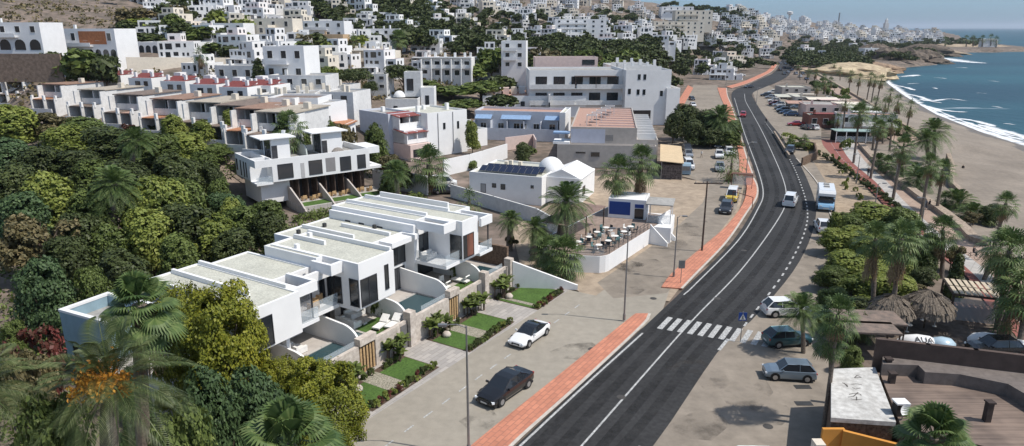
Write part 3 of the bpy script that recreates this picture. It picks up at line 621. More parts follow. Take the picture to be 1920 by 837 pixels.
# villa one (nearest)
B=vb('nearest modern white villa with corner glazing, behind the olive-green bushes',0)
z0,z1=4.85,8.15
B.vol(-9.1,-4.8,1.9,14.0,z0,z1,par=.10)
B.vol(-4.8,.0,6.0,13.9,z0,z1-.3,par=.1)
B.w.box(-4.8,-2.2,2.9,6.0,z0-.3,z0); B.w.box(-2.2,.6,3.6,6.0,z0-.3,z0)     # balcony slabs
B.w.box(-4.8,-2.3,2.7,3.0,z1-.9,z1-.1); B.w.box(-2.55,-2.25,3.0,6.0,z1-.9,z1-.1); B.w.box(-4.8,-4.0,3.0,6.0,z1-.3,z1-.1)
B.w.box(-2.25,.65,4.2,4.5,z1-.9,z1-.15)
B.w.box(-8.9,-5.0,2.4,13.8,z0-.28,z0)
strips(B,[(-7.2,4.5,13.8),(-4.8,3.2,13.8)],z1)
B.win('F',1.9,-9.0,-7.4,z0+.15,z0+2.45); B.win('L',-9.1,2.0,3.6,z0+.15,z0+2.45); B.win('L',-9.1,6.5,7.3,z0+.3,z0+2.4); B.win('L',-9.1,10,10.8,z0+.3,z0+2.4)
B.win('F',6.0,-4.4,-.4,z0+.05,z0+2.4,mull=2)
B.box('balustrade',-4.75,-2.25,2.93,2.96,z0,z0+1.0,GLR); B.box('balustrade',-2.2,.55,3.63,3.66,z0,z0+1.0,GLR)
B.box('glazing',-4.78,-2.5,3.2,3.23,z0,z1-.9,glass('bronze_clear_glass',(.25,.25,.26),.05,.45)); B.box('mullion',-2.62,-2.52,3.15,3.25,z0,z1-.9,FRM)
B.w.box(-9.1,-1.0,6.6,14,TZ,z0-.28,B.mi(WHITE)); B.win('F',6.6,-8.5,-1.4,TZ+.1,z0-.4,mull=4,gl=GLV)
B.w.box(-5.35,-5.0,3.2,3.6,TZ,z0-.28)
B.done()
B=vb('modern white villa with jutting bedroom box and slit window, second from the camera',0)
z0,z1=4.85,8.75
B.vol(.7,4.95,1.2,11.6,z0,z1,par=.12); B.vol(-.0,.7,5.2,11.6,z0,z1,par=.12,pt=.12)
B.w.box(-.6,.7,2.9,3.2,z1-.95,z1-.05); B.w.box(-.6,-.3,3.2,5.2,z1-.95,z1-.05)
B.w.box(.7,4.9,1.6,11,z0-.3,z0)
strips(B,[(3.2,7.5,11.4),(4.83,1.4,11.4)],z1)
B.win('F',1.2,.8,2.75,z0+.12,z0+2.5,mull=1); B.win('L',.7,1.3,2.3,z0+.12,z0+2.5); B.win('F',1.2,3.7,4.2,z0+.7,z0+2.9)
B.win('F',5.2,-.0+.05,.65,z0+.05,z0+2.3); B.win('L',.7,3.2,4.9,z0+.05,z0+2.4,mull=1)
B.w.box(-.4,5.0,6.6,14,TZ,z0-.3,B.mi(STONE)); B.win('F',6.6,.2,4.6,TZ+.05,z0-.4,mull=3,gl=GLV)
B.w.box(2.3,3.0,6.0,6.59,TZ,z0-.3,B.mi(TRAV))
for x,y in [(.9,8.5),(3.9,10.2)]: B.box('roof_vent',x,x+.35,y,y+.35,z1-.3,z1+.35,VILW)
B.done()
B=vb('low gravel-roofed white villa wing between the jutting box villa and the farthest villa',0)
z0,z1=4.6,7.75
B.vol(5.05,12.5,6.2,16.5,z0-2.6,z1,par=.10); strips(B,[(8.2,9,16),(10.6,6.6,13)],z1)
B.w.box(8.6,11.4,4.6,6.2,z1-.5,z1); B.w.box(11.9,12.5,4.6,6.2,z1-.5,z1)
B.win('F',6.2,8.8,12.0,TZ+.1,z0-.2,mull=2,gl=GLV); B.win('F',6.2,8.8,12.2,z0+.1,z0+2.4,mull=2)
for x,y in [(6.4,14.6),(9.4,14.2),(11.6,9.5)]: B.box('roof_vent',x,x+.3,y,y+.3,z1-.3,z1+.3,DMETAL)
B.done()
B=vb('farthest street villa, white with corner window and glass balcony near the big palm',0)
z0,z1=5.0,8.95
B.vol(12.6,14.6,5.0,16.4,z0,z1,par=.12); B.vol(14.6,17.3,.9,16.4,z0,z1,par=.12); B.vol(17.3,20.6,4.2,16.0,z0,z1-.25,par=.12)
B.w.box(12.6,14.6,1.6,1.95,z1-.85,z1); B.w.box(12.6,12.95,1.95,5.0,z1-.85,z1); B.w.box(14.0,14.6,1.95,5.0,z1-.3,z1)
B.w.box(12.3,14.6,1.2,5.0,z0-.32,z0); B.w.box(14.6,17.3,1.2,14,z0-.32,z0)
B.w.box(17.3,19.3,.5,.8,z1-1.1,z1-.25); B.w.box(19.0,19.3,.8,4.2,z1-1.1,z1-.25); B.w.box(17.3,19.6,.7,4.2,z0-.3,z0)
strips(B,[(14.7,5.3,16.2),(17.3,4.5,16),(19.2,6,15.5)],z1)
B.win('F',.9,14.7,16.5,z0+.12,z0+2.5,mull=1); B.win('L',14.6,1.0,2.4,z0+.12,z0+2.5)
B.box('curtain',15.4,16.4,.872,.884,z0+.2,z0+2.4,mat('rust_red_curtain',(.22,.09,.06),.8,.1,2))
B.win('F',5.0,12.9,14.4,z0+.05,z0+2.4,mull=1); B.win('F',4.2,17.5,19.8,z0+.05,z0+2.3,mull=1)
B.box('balustrade',12.3,14.55,1.25,1.28,z0,z0+1.05,GLR); B.box('balustrade',12.32,12.35,1.3,4.9,z0,z0+1.05,GLR); B.box('balustrade',17.35,19.55,.75,.78,z0,z0+1.05,GLR); B.box('mullion',19.0,19.12,.85,.95,z0,z1-1.1,FRM)
B.w.box(12.4,20.5,6.8,15,TZ,z0-.32,B.mi(STONE)); B.win('F',6.8,13.0,19.8,TZ+.05,z0-.4,mull=5,gl=GLV)
B.w.box(12.2,12.6,5.0,16.4,TZ,z1-.4)
for y in (9,11.5,13.4): B.win('L',12.2,y,y+.7,z0+2.3,z0+2.8)
B.done()
# garden annex lower left: pale blue wall with white capping, open roof
(o,a,w)=frame((110,580),(204,606),5.2)
B=Bld('garden_annex','small pale-blue walled annex with white parapet behind the near fan palm','building',(o[0],o[1],0),a,mat('faded_blue_render',(.27,.38,.44),.9,.08,1,.1))
B.vol(0,w,0,4.2,0,5.0,roof=GREYR,par=.9,pt=.3)
for x0,x1,y0,y1 in [(-.04,w+.04,-.04,.34),(-.04,.34,.34,4.2),(w-.34,w+.04,.34,4.2),(.34,w-.34,3.9,4.24)]: B.box('capping',x0,x1,y0,y1,5.0,5.2,CWHITE)
B.win('F',0,1,1.6,1,2.2); B.done()
# ---- villa furniture
def sofa(label,x,y,rz,w=1.9,d=.85,z=TZ):
    t=thing('outdoor_sofa',label,'sofa',vw(x,y,z),VA+rz)
    b=MB(); b.box(-w/2,w/2,-d/2,d/2,.05,.32); b.build('base',CLOTHW,t)
    b=MB(); b.box(-w/2,w/2,d/2-.2,d/2,.32,.75); b.build('backrest',CLOTHW,t)
    for s in (-1,1): b=MB(); b.box(s*w/2-.1+(-.1 if s>0 else .1),s*w/2+(-.0 if s>0 else .2),-d/2,d/2-.2,.32,.55); b.build('armrest',CLOTHW,t)
    for k in (-1,1): b=MB(); b.box(k*w*.24-.38,k*w*.24+.38,-d/2+.06,d/2-.22,.325,.45); b.build('cushion',CLOTHW,t)
    return t
def lounger(label,x,y,rz,z=TZ):
    t=thing('sun_lounger',label,'sun lounger',vw(x,y,z),VA+rz)
    b=MB(); b.box(-.95,.95,-.35,.35,.22,.34); b.build('mattress',CLOTHW,t)
    b=MB(); b.yz_prism([(-.35,0),(.35,0),(.35,.1),(-.35,.1)],0,.75); o=b.build('backrest',CLOTHW,t); o.location=(.35,0,.36); o.rotation_euler=(0,-R(38),0)
    for sx in (-.8,.8):
        for sy in (-.28,.28): b=MB(); b.box(sx-.03,sx+.03,sy-.03,sy+.03,0,.22); b.build('leg',WOODL,t)
    return t
def armchair(label,x,y,rz,z,m,group=None,frame_=vw):
    t=thing('armchair',label,'armchair',frame_(x,y,z),VA+rz if frame_ is vw else rz,group)
    b=MB(); b.box(-.32,.32,-.32,.3,.3,.42); b.build('seat',m,t); b=MB(); b.box(-.32,.32,.24,.34,.42,.85); b.build('backrest',m,t)
    for s in (-1,1): b=MB(); b.box(s*.36-.04,s*.36+.04,-.32,.3,.1,.62); b.build('armrest',m,t)
    for sx in (-.3,.3):
        for sy in (-.28,.28): b=MB(); b.box(sx-.03,sx+.03,sy-.03,sy+.03,0,.3); b.build('leg',m,t)
    return t
sofa('cream corner sofa on the nearest terrace beside the balcony column',-3.6,4.9,R(90),2.6,1.1)
sofa('white sofa left of two, on the shaded lounge terrace under the second villa',2.3,4.4,R(90),2.2,.95)
sofa('white sofa with striped cushions, right of two under the second villa',4.0,5.3,0,1.8,.95)
sofa('white low sofa on the terrace under the farthest street villa',13.4,5.0,R(90),2.0,.9)
lounger('white sun lounger with grey pillows on the small first lawn',3.5,1.7,R(10)); lounger('white sun lounger nearest the pier on the small first lawn',4.2,.95,R(10))
lounger('left white lounger on the strip lawn of the far garden',13.6,2.9,R(-90)); lounger('right white lounger on the strip lawn of the far garden',15.9,2.2,R(-90))
armchair('white cube armchair beside the left lounger in the far garden',14.6,3.9,R(180),TZ,CLOTHW)
armchair('light timber chair on the first balcony, nearest its glass rail',-1.4,4.4,R(180),4.86,WOODL); armchair('light timber chair on the first balcony, against the window',-.3,5.1,R(200),4.86,WOODL)
sofa('pale sofa on the glass-railed balcony of the farthest street villa',13.4,4.2,0,1.6,.8,5.0)
t=V('coffee_table','low white table on the shaded lounge terrace','table',3.2,3.4,TZ); b=MB(); b.box(-.5,.5,-.3,.3,.28,.34); b.build('table_top',GREYT,t); b=MB(); b.box(-.2,.2,-.15,.15,0,.28); b.build('pedestal',WHITE,t)
# ---- the back villa pair
(o,a,w)=frame((477,303),(692,278),8.0)
B=Bld('modern_villa','long modern white villa block with two rooftop pavilions and square dark windows','villa',(o[0],o[1],0),a,CWHITE)
zt,zb=8.0,4.5; Wd=18.6
B.vol(2.5,Wd,0,9.3,zb,zt,roof=GREYR,par=.9); B.vol(0,2.5,2.6,9.3,zb,zt,roof=GREYR,par=.9,pt=.2)
B.w.box(0,2.5,0,.25,zt-1.1,zt); B.w.box(0,.22,.25,2.6,zt-1.1,zt); B.w.box(0,2.5,.02,2.6,zb-.3,zb); B.box('balustrade',.02,2.5,.05,.08,zb,zb+.95,GLR)
for x0,x1 in [(3.3,5.7),(8.2,10.4),(13.4,15.3),(16.4,17.9)]: B.win('F',0,x0,x1,zb+.35,zb+2.6,mull=0,gl=GLV)
B.box('wall_panel',11.0,12.6,-.03,.03,zb+.5,zb+2.7,mat('mid_grey_panel',(.25,.24,.24),.8,.05,2)); B.box('wall_panel',6.9,7.5,-.03,.03,zb+.1,zb+2.4,mat('pale_grey_panel',(.45,.44,.44),.8,.05,2))
for y0,y1,h0 in [(4.0,4.4,.4),(5.1,5.5,.3),(6.6,7.0,.3),(8.3,8.9,.9)]: B.win('L',0,y0,y1,zb+h0,zb+2.7)
B.box('side_balcony',Wd,Wd+2.4,1,6,zt-1.1,zt,CWHITE); B.box('balcony_slab',Wd,Wd+2.4,.6,6,zb-.1,zb+.35,CWHITE)
B.w.box(1.0,5.5,1.5,8.9,1.0,zb-.3); B.w.box(5.5,Wd,2.4,8.9,.9,zb,B.mi(WOODD))
for k in range(8): B.box('timber_screen',6.5+k*1.5,6.62+k*1.5,.5,2.4,1.0,zb-.02,WOODD); 
for k in range(7): B.win('F',2.4,6.9+k*1.5,7.8+k*1.5,1.1,3.9,gl=GLV,name='patio_window')
for x0,x1,y0,y1,h in [(3.0,6.8,3.6,7.4,2.5),(11.2,15.6,3.6,7.4,2.7)]:
    B.vol(x0+.9,x1,y0,y1,zt-.9,zt-.9+h+.9,roof=None); b=MB(); b.box(x0-.9,x1+.9,y0-.6,y1+.5,zt+h,zt+h+.16); B.part('pavilion_roof',b,CWHITE)
    B.win('L',x0+.9,y0+.4,y0+3.0,zt-.7,zt+h-.2,mull=2,gl=GLV); B.box('dark_door',x0+.92,x0+1.8,y0-.03,y0+.03,zt-.88,zt+1.4,GLV)
b=MB(); b.yz_prism([(4.0,zt-.9),(8.0,zt-.9),(8.0,zt+.8),(5.0,zt+.8),(4.3,zt+.3)],9.6,9.8); B.part('roof_divider',b,mat('pale_green_grey_render',(.48,.52,.49),.85,.05,1))
b=MB(); b.lathe([(1.3,0),(1.28,.1),(1.0,.75),(.5,1.15),(.02,1.25)],14); o2=B.part('roof_bush',b,mat('grey_wicker',(.28,.25,.22),.95,.3,8,.6)); o2.location=(14.0,1.9,zt-.88); o2.scale=(1,.55,1)
B.done()
BK=(o,a)
def bw(x,y,z=0): return (o[0]+x*math.cos(a)-y*math.sin(a),o[1]+x*math.sin(a)+y*math.cos(a),z)
b=MB(); b.box(5,20,-4.2,2.4,-.1,1.0); tag(b.build('raised_patio',GREYT,None,(o[0],o[1],0),a),kind='structure')
b=MB(); b.box(5.4,19.6,-3.8,-1.4,1.0,1.03); tag(b.build('lawn',GRASS,None,(o[0],o[1],0),a),kind='stuff')
for k in range(10):
    x=7.0+k*1.22; tt=armchair('light timber patio chair, %s along the row under the long villa'%ORD[k],x,-.1-(k%2)*.5,a+R(180+20*(k%2)),1.0,WOODL,'timber chairs on the long villa patio',lambda X,Y,Z:bw(X,Y,Z))
for k,x in enumerate([5.2,10.0,14.8]):
    b=MB(); b.yz_prism([(-5.5,-.1),(2.2,-.1),(2.2,3.4),(.6,3.2),(-3.4,1.6),(-5.5,.5)],x-.12,x+.12); tag(b.build('divider_wall',mat('beige_render',(.50,.45,.41),.9,.06,1),None,(o[0],o[1],0),a),'sloping beige patio divider below the long villa, %s of three'%['left','middle','right'][k],'wall')
# ---- dome house with solar roof
(o,a,w)=frame((880,322),(1016,333),4.5)
B=Bld('dome_house','low white house with round dome and solar panels on its flat roof','house',(o[0],o[1],0),a,WHITE)
B.vol(0,w,0,11.5,-.1,4.5,m=None,roof=GRAVR,par=.3); B.vol(w-.0,w+5.5,2.2,11.5,-.1,4.2,roof=CWHITE if False else WHITE,par=.25)
b=MB(); b.xz_prism([(w-.5,4.2),(w+2.5,5.5),(w+5.7,4.1)],2.4,11); B.part('low_gable',b,WHITE)
b=MB(); b.sm=True; b.lathe([(2.1*math.cos(t),2.1*math.sin(t)) for t in np.linspace(0,math.pi/2-.01,12)],32); q=B.part('dome',b,CWHITE); q.location=(w-.8,7.0,4.4)
b=MB(); b.lathe([(2.3,0),(2.3,.45)],32); q=B.part('dome_drum',b,WHITE); q.location=(w-.8,7.0,4.19)
for r in range(2):
    for k in range(9):
        g=MB(); Mx=Matrix.Translation((1.6+k*1.13+(.35*r),2.2+r*1.75,4.85))@Matrix.Rotation(R(22),4,'X'); g.xbox(Mx,1.04,1.6,.05); B.part('solar_panel',g,SOLAR)
        f=MB(); f.xbox(Mx@Matrix.Translation((0,0,-.03)),1.12,1.68,.03); B.part('panel_frame',f,METAL,None)
for x,y,h in [(4.3,6.5,1.3),(5.6,7.5,1.0),(3.0,7.8,.8)]: B.box('chimney',x,x+.6,y,y+.6,4.2,4.2+h,CREAM)
B.win('F',0,4.0,4.7,2.2,2.9); B.win('F',0,5.5,6.3,2.0,2.9); B.win('F',0,2.0,2.9,1.2,2.7,gl=glass('blank_shutter',(.3,.3,.3),.6)); B.win('F',0,10.6,11.1,2.6,3.1); B.win('R',w+5.5,4,5.5,1.2,2.6)
B.done()
b=MB()
def wall_obj(px,z0,z1,th,m,label,closed=False,name='garden_wall',cap=None):
    c=[P(x,y,z1) for x,y in px]; b=MB()
    for p,q in zip(c[:-1],c[1:]):
        L=math.hypot(q[0]-p[0],q[1]-p[1]); an=math.atan2(q[1]-p[1],q[0]-p[0]); M=Matrix.Translation(((p[0]+q[0])/2,(p[1]+q[1])/2,(z0+z1)/2))@Matrix.Rotation(an,4,'Z'); b.xbox(M,L+th*.98,th,z1-z0)
    return tag(b.build(name,m),label,'wall')
wall_obj([(846,346),(925,368),(1006,391),(1048,414)],-.1,2.1,.25,OLDW,'long grey-white perimeter wall in front of the solar-roofed dome house')
# ---- tall white house with terraces
(o,a,w)=frame((801,213),(875,205),9.5)
B=Bld('white_house','tall three-storey white house with maroon awnings over stacked terraces','house',(o[0],o[1],.5),a,CWHITE)
B.vol(0,w,0,13,-.5,9.0,roof=GRAVR,par=.4); B.vol(w,w+3,2,10,-.5,6.2,par=.4); B.vol(w+3,w+9,3,9,-.5,3.6,par=.4)
B.vol(-6.5,0,5,16,-.5,9.0,roof=GREYR,par=.4,m=BLUEW)
for i,(z,d,m) in enumerate([(6.2,4.0,REDR),(3.0,1.5,REDR)]):
    B.w.box(-5.5,0,d-1.5,5,z-3.4 if i else z-.4,z-.02 if i==0 else -.3+.2); B.w.box(-5.5,-5.3,d-1.5,5,z,z+2.5); B.w.box(-.25,-.0,d-1.5,5,z,z+2.5)
    b=MB(); b.xbox(Matrix.Translation((-2.9,d+.5,z+2.55))@Matrix.Rotation(R(7),4,'X'),6.0,4.6,.12); B.part('awning',b,m)
    B.rail(-5.3,-.25,d-1.4,z,.9,WHITE); B.win('F',5.0,-4.6,-1.0,z+.1,z+2.2,mull=2)
    B.w.box(-2.9,-2.7,d-1.5,5,z,z+2.5)
B.w.box(-5.5,0,1.0,5,3.0,5.8) ; B.w.box(-5.5,0,-1,5,-.5,2.9,B.mi(PINKW))
B.door('F',-1.0,-1.6,-.7,.0,2.1,mat('red_brown_door',(.30,.10,.05),.7,.1,2)); B.win('F',-1.0,-4.8,-2.4,.3,1.9)
B.win('F',0,4.2,4.9,5.2,6.6,fr=METAL); B.win('F',0,8.2,8.8,5.0,6.6); B.win('F',2,w+1,w+1.7,3,5); B.win('F',3,w+5,w+5.7,.6,2.9)
b=MB(); b.tube([(2.8,-.1,0),(2.8,-.1,8.8)],.06,6); B.part('drainpipe',b,METAL); b=MB(); b.tube([(7.0,-.1,0),(7.0,-.1,8.8)],.06,6); B.part('drainpipe',b,METAL)
for x,y,h in [(2,6,1.3),(6,9,1.0),(9.5,5,1.5),(-3,12,1.1)]: B.box('chimney',x,x+.7,y,y+.7,8.5,8.6+h,WHITE)
B.done()
wall_obj([(700,318),(770,325),(800,330)],-.1,3.2,.3,WHITE,'white patio wall below the maroon awning terraces')
wall_obj([(832,300),(880,290),(905,283),(950,270)],-.2,3.0,.25,CWHITE,'crisp white stepped garden wall running right from the tall white house')
wall_obj([(948,258),(1000,252),(1005,262)],0,3.0,.25,PINKW,'pinkish block wall behind the dome, right of the green tennis screen')
# tower house with little dome
(o,a,w)=frame((722,186),(780,186),10.0)
B=Bld('tower_house','grey-white house with square tower and tiny dome behind the maroon-awning house','house',(o[0],o[1],2),0,OLDW)
B.vol(0,8,0,9,-2,8,roof=GREYR); B.vol(4,8.2,6,10,8,14.2,roof=GREYR); B.vol(8.2,11.6,5,10,-2,10.4,m=WHITE); B.win('F',6,4.6,6.3,9.5,12.5); B.win('F',5,9.3,10.3,6,8.4); B.win('F',0,2,3,5,6.3)
b=MB(); b.sm=True; b.lathe([(1.6*math.cos(t),1.6*math.sin(t)) for t in np.linspace(0,1.56,8)],16); q=B.part('dome',b,WHITE); q.location=(2.6,6.5,7.9); B.done()
# ---- blue awning house
(o,a,w)=frame((890,207),(1061,211),7)
B=Bld('blue_trim_house','long pale-blue terraced house with blue awnings under its roof edge','house',(o[0],o[1],0),a,BLUEW)
B.vol(0,w,0,9,0,7,roof=TERRA,par=.5); B.vol(w-1.2,w+.2,-2.6,9.2,0,7.2,m=CWHITE)
for x0,x1 in [(0.4,4.6),(7,14.5),(18,w-1.4)]:
    b=MB(); b.xbox(Matrix.Translation(((x0+x1)/2,-.9,5.6))@Matrix.Rotation(R(24),4,'X'),x1-x0,2.0,.06); B.part('awning',b,TRIMB)
for k in range(6): B.w.box(k*4.2+.2,k*4.2+.38,-2.2,0,0,4.7)
for x in (1.5,6,10,11.8,15,19): B.win('F',0,x,x+1.5,1.0,4.0,fr=FRMW,mull=1)
B.rail(0,w-1.3,-2.3,0,3.0,BLUEW)
B.done()
# roofs behind it: stepped terracotta terraces with party walls
(o,a,w)=frame((905,180),(1105,165),8)
B=Bld('terrace_block','pink-terraced white block with a row of stepped party walls and roof stairs','apartment block',(o[0],o[1],0),R(0),WHITE)
B.vol(0,30,0,26,-.5,8,roof=TERRA,par=.5)
for k in range(7): B.vol(19+k*1.7,19.5+k*1.7,k*4-2,k*4+3.5,0,8.6+.28*k,roof=None); B.win('F',k*4-2,19.05+k*1.7,19.45+k*1.7,5,6.3)
for k in range(8): B.box('roof_stairhouse',1+k*2.4,2.8+k*2.4,4+k*2.2,6.5+k*2.2,7.5,9.6,[CREAM,WHITE,PINKW][k%3])
for k in range(6): B.box('chimney',4+k*3,4.6+k*3,16+k,16.6+k,7.5,9.9,WHITE)
for k in range(6): B.win('F',0,2+k*3,3.2+k*3,5,6.4)
B.done()
# ---- pink roof building in front
(o,a,w)=frame((1070,237),(1195,240),8)
aa=R(-8); ax=R(76)
B=Bld('pink_roof_building','grey-beige building with broad salmon roof terrace and pergola frames','building',(o[0],o[1],0),aa,GREYW)
D=36; sk=math.tan(R(76)-math.pi/2-aa)
B.w.box(0,w,0,D,0,7.6); b=MB(); b.poly([(.25,.25,7.61),(w-.25,.25,7.61),(w-.25,D-.25,7.61),(.25,D-.25,7.61)]); B.part('roof',b,TERRA)
B.w.box(0,w,0,.22,7.6,7.9); B.w.box(w-.2,w,.22,D,7.6,7.9); B.w.box(0,.2,.22,D,7.6,7.9); B.w.box(.2,w-.2,D-.2,D,7.6,7.9)
for k in range(1,9): B.box('roof_seam_wall',5.5,w-.2,k*4,k*4+.15,7.6,7.85,PINKW)
for k in range(5):
    f=MB(); x=3+k*.9; y=4+k*4.4
    for dx in (0,2): f.box(x+dx,x+dx+.1,y,y+.1,7.6,9.7); f.box(x+dx,x+dx+.1,y+2,y+2.1,7.6,9.7)
    f.box(x,x+2.1,y,y+.1,9.6,9.75); f.box(x,x+2.1,y+2,y+2.1,9.6,9.75); f.box(x,x+.1,y+.1,y+2,9.6,9.75); f.box(x+2,x+2.1,y+.1,y+2,9.6,9.75); B.part('pergola_frame',f,FRMW)
    B.box('table',x+.4,x+1.5,y+.4,y+1.5,8.2,8.3,DMETAL)
B.vol(-2.5,w+3.8,-1.6,0,0,4.6,roof=GREYW,par=.25); B.vol(w,w+4.2,0,42,0,5.6,roof=GREYR,par=.5)
for k in range(9): B.box('roof_wall',w+.1,w+4.0,3+k*4,3.2+k*4,5.1,6.4,WHITE)
B.win('F',-1.6,4.2,6.0,2.2,3.2,fr=METAL); B.win('F',-1.6,1.2,3.2,2.8,3.2,fr=METAL); B.box('grey_hatch',7.0,8.5,-.04,0,5.2,6.4,METAL)
B.box('left_balcony',-3.4,-.05,-1.4,3,4.6,5.0,CWHITE); B.box('blue_awning',-3.4,-.1,-1.2,1,6.6,6.9,TRIMB)
B.box('blue_wall_panel',.1,6.9,-.03,0,4.7,7.5,mat('pale_lilac_render',(.50,.52,.60),.9,.05,1))
B.done()
# shed with sloping beige canopy
q=P(1236,330,0)
t=thing('market_shed','open shed with sloping beige canopy beside the car park','shed',(27.6,124.0,0),R(-12))
b=MB(); b.xbox(Matrix.Translation((1.8,9,3.3))@Matrix.Rotation(R(4),4,'Y'),4.3,19,.12); b.build('canopy',mat('beige_canvas',(.60,.46,.29),.9,.06,1),t)
b=MB(); b.box(0,3.7,0,17,0,2.7); b.build('wall',mat('cluttered_dark_brick',(.13,.11,.105),.9,.5,3,.5),t)
for y in (-.4,18.2):
    for x in (0,3.7): b=MB(); b.box(x-.06,x+.06,y-.06,y+.06,0,3.3); b.build('post',METAL,t)
# ---- big white apartment building
(o,a,w)=frame((1174,135),(1257,135),15)
OB=(o[0],o[1])
B=Bld('apartment_building','large grey-white building with balconies and garage opening beside the car park','apartment building',(o[0],o[1],0),R(2),WHITE)
B.vol(0,w+.5,0,40,0,15.5,roof=GREYR,par=.6); B.vol(w-.8,w+3.0,-1.0,38,0,10.5,roof=GREYR,par=.5)
B.vol(-27,0,5,22,0,15.2,roof=GREYR,par=.5)
for fl,z in enumerate((1.0,5.6,10.2)):
    for k in range(5):
        x=-25.5+k*5.2
        if fl==0 and k<2: continue
        B.win('F',5,x+.3,x+3.6,z+.8,z+3.2,mull=2)
    if fl: B.box('balcony_slab',-27,-.05,3.2,4.98,z-.25,z,OLDW); B.box('balcony_rail',-27,-14,3.2,3.35,z,z+1.1,OLDW); B.box('balcony_rail',-13.4,-.05,3.2,3.35,z,z+1.1,OLDW)
B.box('pergola',-14,-2,2.9,6.0,13.4,13.6,WOODD); B.box('pergola_post',-13.9,-13.7,3.2,3.4,10.2,13.4,WOODD); B.box('pergola_post',-8,-7.8,3.2,3.4,10.2,13.4,WOODD)
B.box('garage_opening',1.8,7.6,-.03,.02,.3,4.2,DARKIN); B.box('orange_vehicle_cover',4.6,6.6,-.08,-.031,.4,2.2,mat('orange_tarpaulin',(.45,.19,.06),.8,.1,2))
for x,z in [(3.3,8.6),(5.0,12.8),(3.4,12.8),(5.0,8.6),(10.0,8.2),(.8,8.8)]: B.win('F',0,x,x+.8,z,z+1.5)
for k in range(5): B.win('R',w+3.0,2+k*6,4.5+k*6,5.5,8); B.win('R',w+3.0,2+k*6,4.5+k*6,1.2,3.8)
for k in range(8): 
    x=(k*3.1)%14; B.box('chimney',x,x+.8,4+k*4,4.8+k*4,14.9,16.9+(k%3)*.5,WHITE)
for k in range(5): B.box('roof_partition',1,w-1,6+k*6,6.2+k*6,14.9,16.2,OLDW)
B.vol(-24,-4,26,34,0,18,roof=GREYR,m=PINKW); B.win('F',26,-9,-5,15.6,17.2)
B.done()
LM+= [('the dome house',(1000,320)),('the tall maroon-awning house',(790,250)),('the blue-awning house',(980,225)),('the salmon-roofed building',(1140,250)),('the large grey-white building',(1160,160)),
 ('the long modern villa block',(570,330)),('the tower house',(760,160)),('the nearest modern villa',(480,550)),('the farthest street villa',(850,440)),('the beach cafe',(1160,440)),('the car park',(1310,300)),('the zebra crossing',(1330,610)),
 ('the cafe hut',(1180,385)),('the thatched bar',(1710,580)),('the brown roof deck',(1790,760)),('the camper van',(1547,370)),('the white seaside villa',(1590,235)),('the brown scrub hill',(230,30)),
 ('the twin-arch house',(45,70)),('the arcaded orange-panel house',(185,95)),('the long arcade house',(330,100)),('the cream retaining wall',(340,125)),('the red roof terraces',(340,165)),('the umbrella pine',(660,150)),('the round dark tree',(755,140)),
 ('the hilltop houses',(920,20)),('the white hillside terrace',(1010,30)),('the white balcony block',(1115,55)),('the dark hill crest',(1350,25)),('the bend of the road',(1400,165)),('the headland',(1800,85)),('the coastal town',(1620,60)),('the sandy bluff',(1590,125)),
 ('the stone promenade wall',(1740,410)),('the red cycle path',(1650,390)),('the orange wall',(1590,820)),('the pale-blue annex',(160,600)),('the left row houses',(120,200)),('the right row houses',(480,215)),('the beach',(1850,370)),('the far beach road',(1460,120)),('the umber hotel block',(1300,55))]
# ---- beach cafe on its white plinth
t=thing('cafe_terrace','cafe terrace on a white curved plinth with railing and outside tables','terrace',(10.8,73.7,0),R(57))
b=MB(); c=[(-.6,.6),(0,.15),(.6,0),(20.3,0),(20.3,9.5),(3,9.5),(-2.2,6.5),(-1.8,3)]
b.prism(c,-.05,2.0); b.build('plinth',CWHITE,t); b=MB(); b.poly([(x*.99+.1,y*.98+.05,2.006) for x,y in c]); b.build('floor',mat('brown_terrace_tiles',(.30,.23,.19),.9,.18,1.5,.1),t)
rp=[(-1.7,6.2),(-1.6,3),(-.6,.75),(0,.3),(.6,.15),(12.6,.12)]
b=MB()
for z in (.35,.7,1.05): b.tube([(x,y,2+z) for x,y in rp],.03,5)
b.build('railing',DMETAL,t)
for i in range(12): 
    s=i/11; x=-1.6+14*s; y=.13 if x>.5 else 3-2.4*(x+1.6)/2.1; b=MB(); b.tube([(x,y,2),(x,y,3.08)],.035,5); b.build('railing_post',DMETAL,t)
b=MB(); b.poly([(-1.5,3.1,2.1),(-.5,.8,2.1),(.1,.34,2.1),(.1,.34,2.9),(-.5,.8,2.9),(-1.5,3.1,2.9)]); b.build('windbreak',GLR,t)
for i in range(8): b=MB(); b.box(13.0,15.0,.3+0,4,2.0-.22*i,2.02-.22*i) if 0 else b.box(13.2+0,15.6,-.02-.28*i*0,.0,0,.1); 
s_=MB()
for i in range(7): s_.box(13.2,15.8,-.3-.3*i,-.0-.3*i,-.02,2.0-.28*(i+1))
s_.build('steps',GREYT,t)
for x in (13.0,15.9): b=MB(); b.yz_prism([(0,0),(-2.4,0),(-2.4,.5),(0,2.6)][::-1],x-.1,x+.1); b.build('stair_wall',CWHITE,t)
b=MB(); b.box(16.0,20.3,0,.22,2.0,2.9); b.build('parapet',CWHITE,t)
def cw(x,y,z=2.01): a=R(57); return (10.8+x*math.cos(a)-y*math.sin(a),73.7+x*math.sin(a)+y*math.cos(a),z)
def cafe_table(i,x,y):
    t=thing('cafe_table','x','table',cw(x,y),R(57)+i,'tables on the cafe terrace'); b=MB(); b.lathe([(.02,.74),(.4,.74),(.4,.71),(.04,.7)],14); b.build('table_top',CLOTHW,t); b=MB(); b.lathe([(.04,.7),(.04,.05),(.25,.03),(.25,0)],8); b.build('pedestal',DMETAL,t); return t
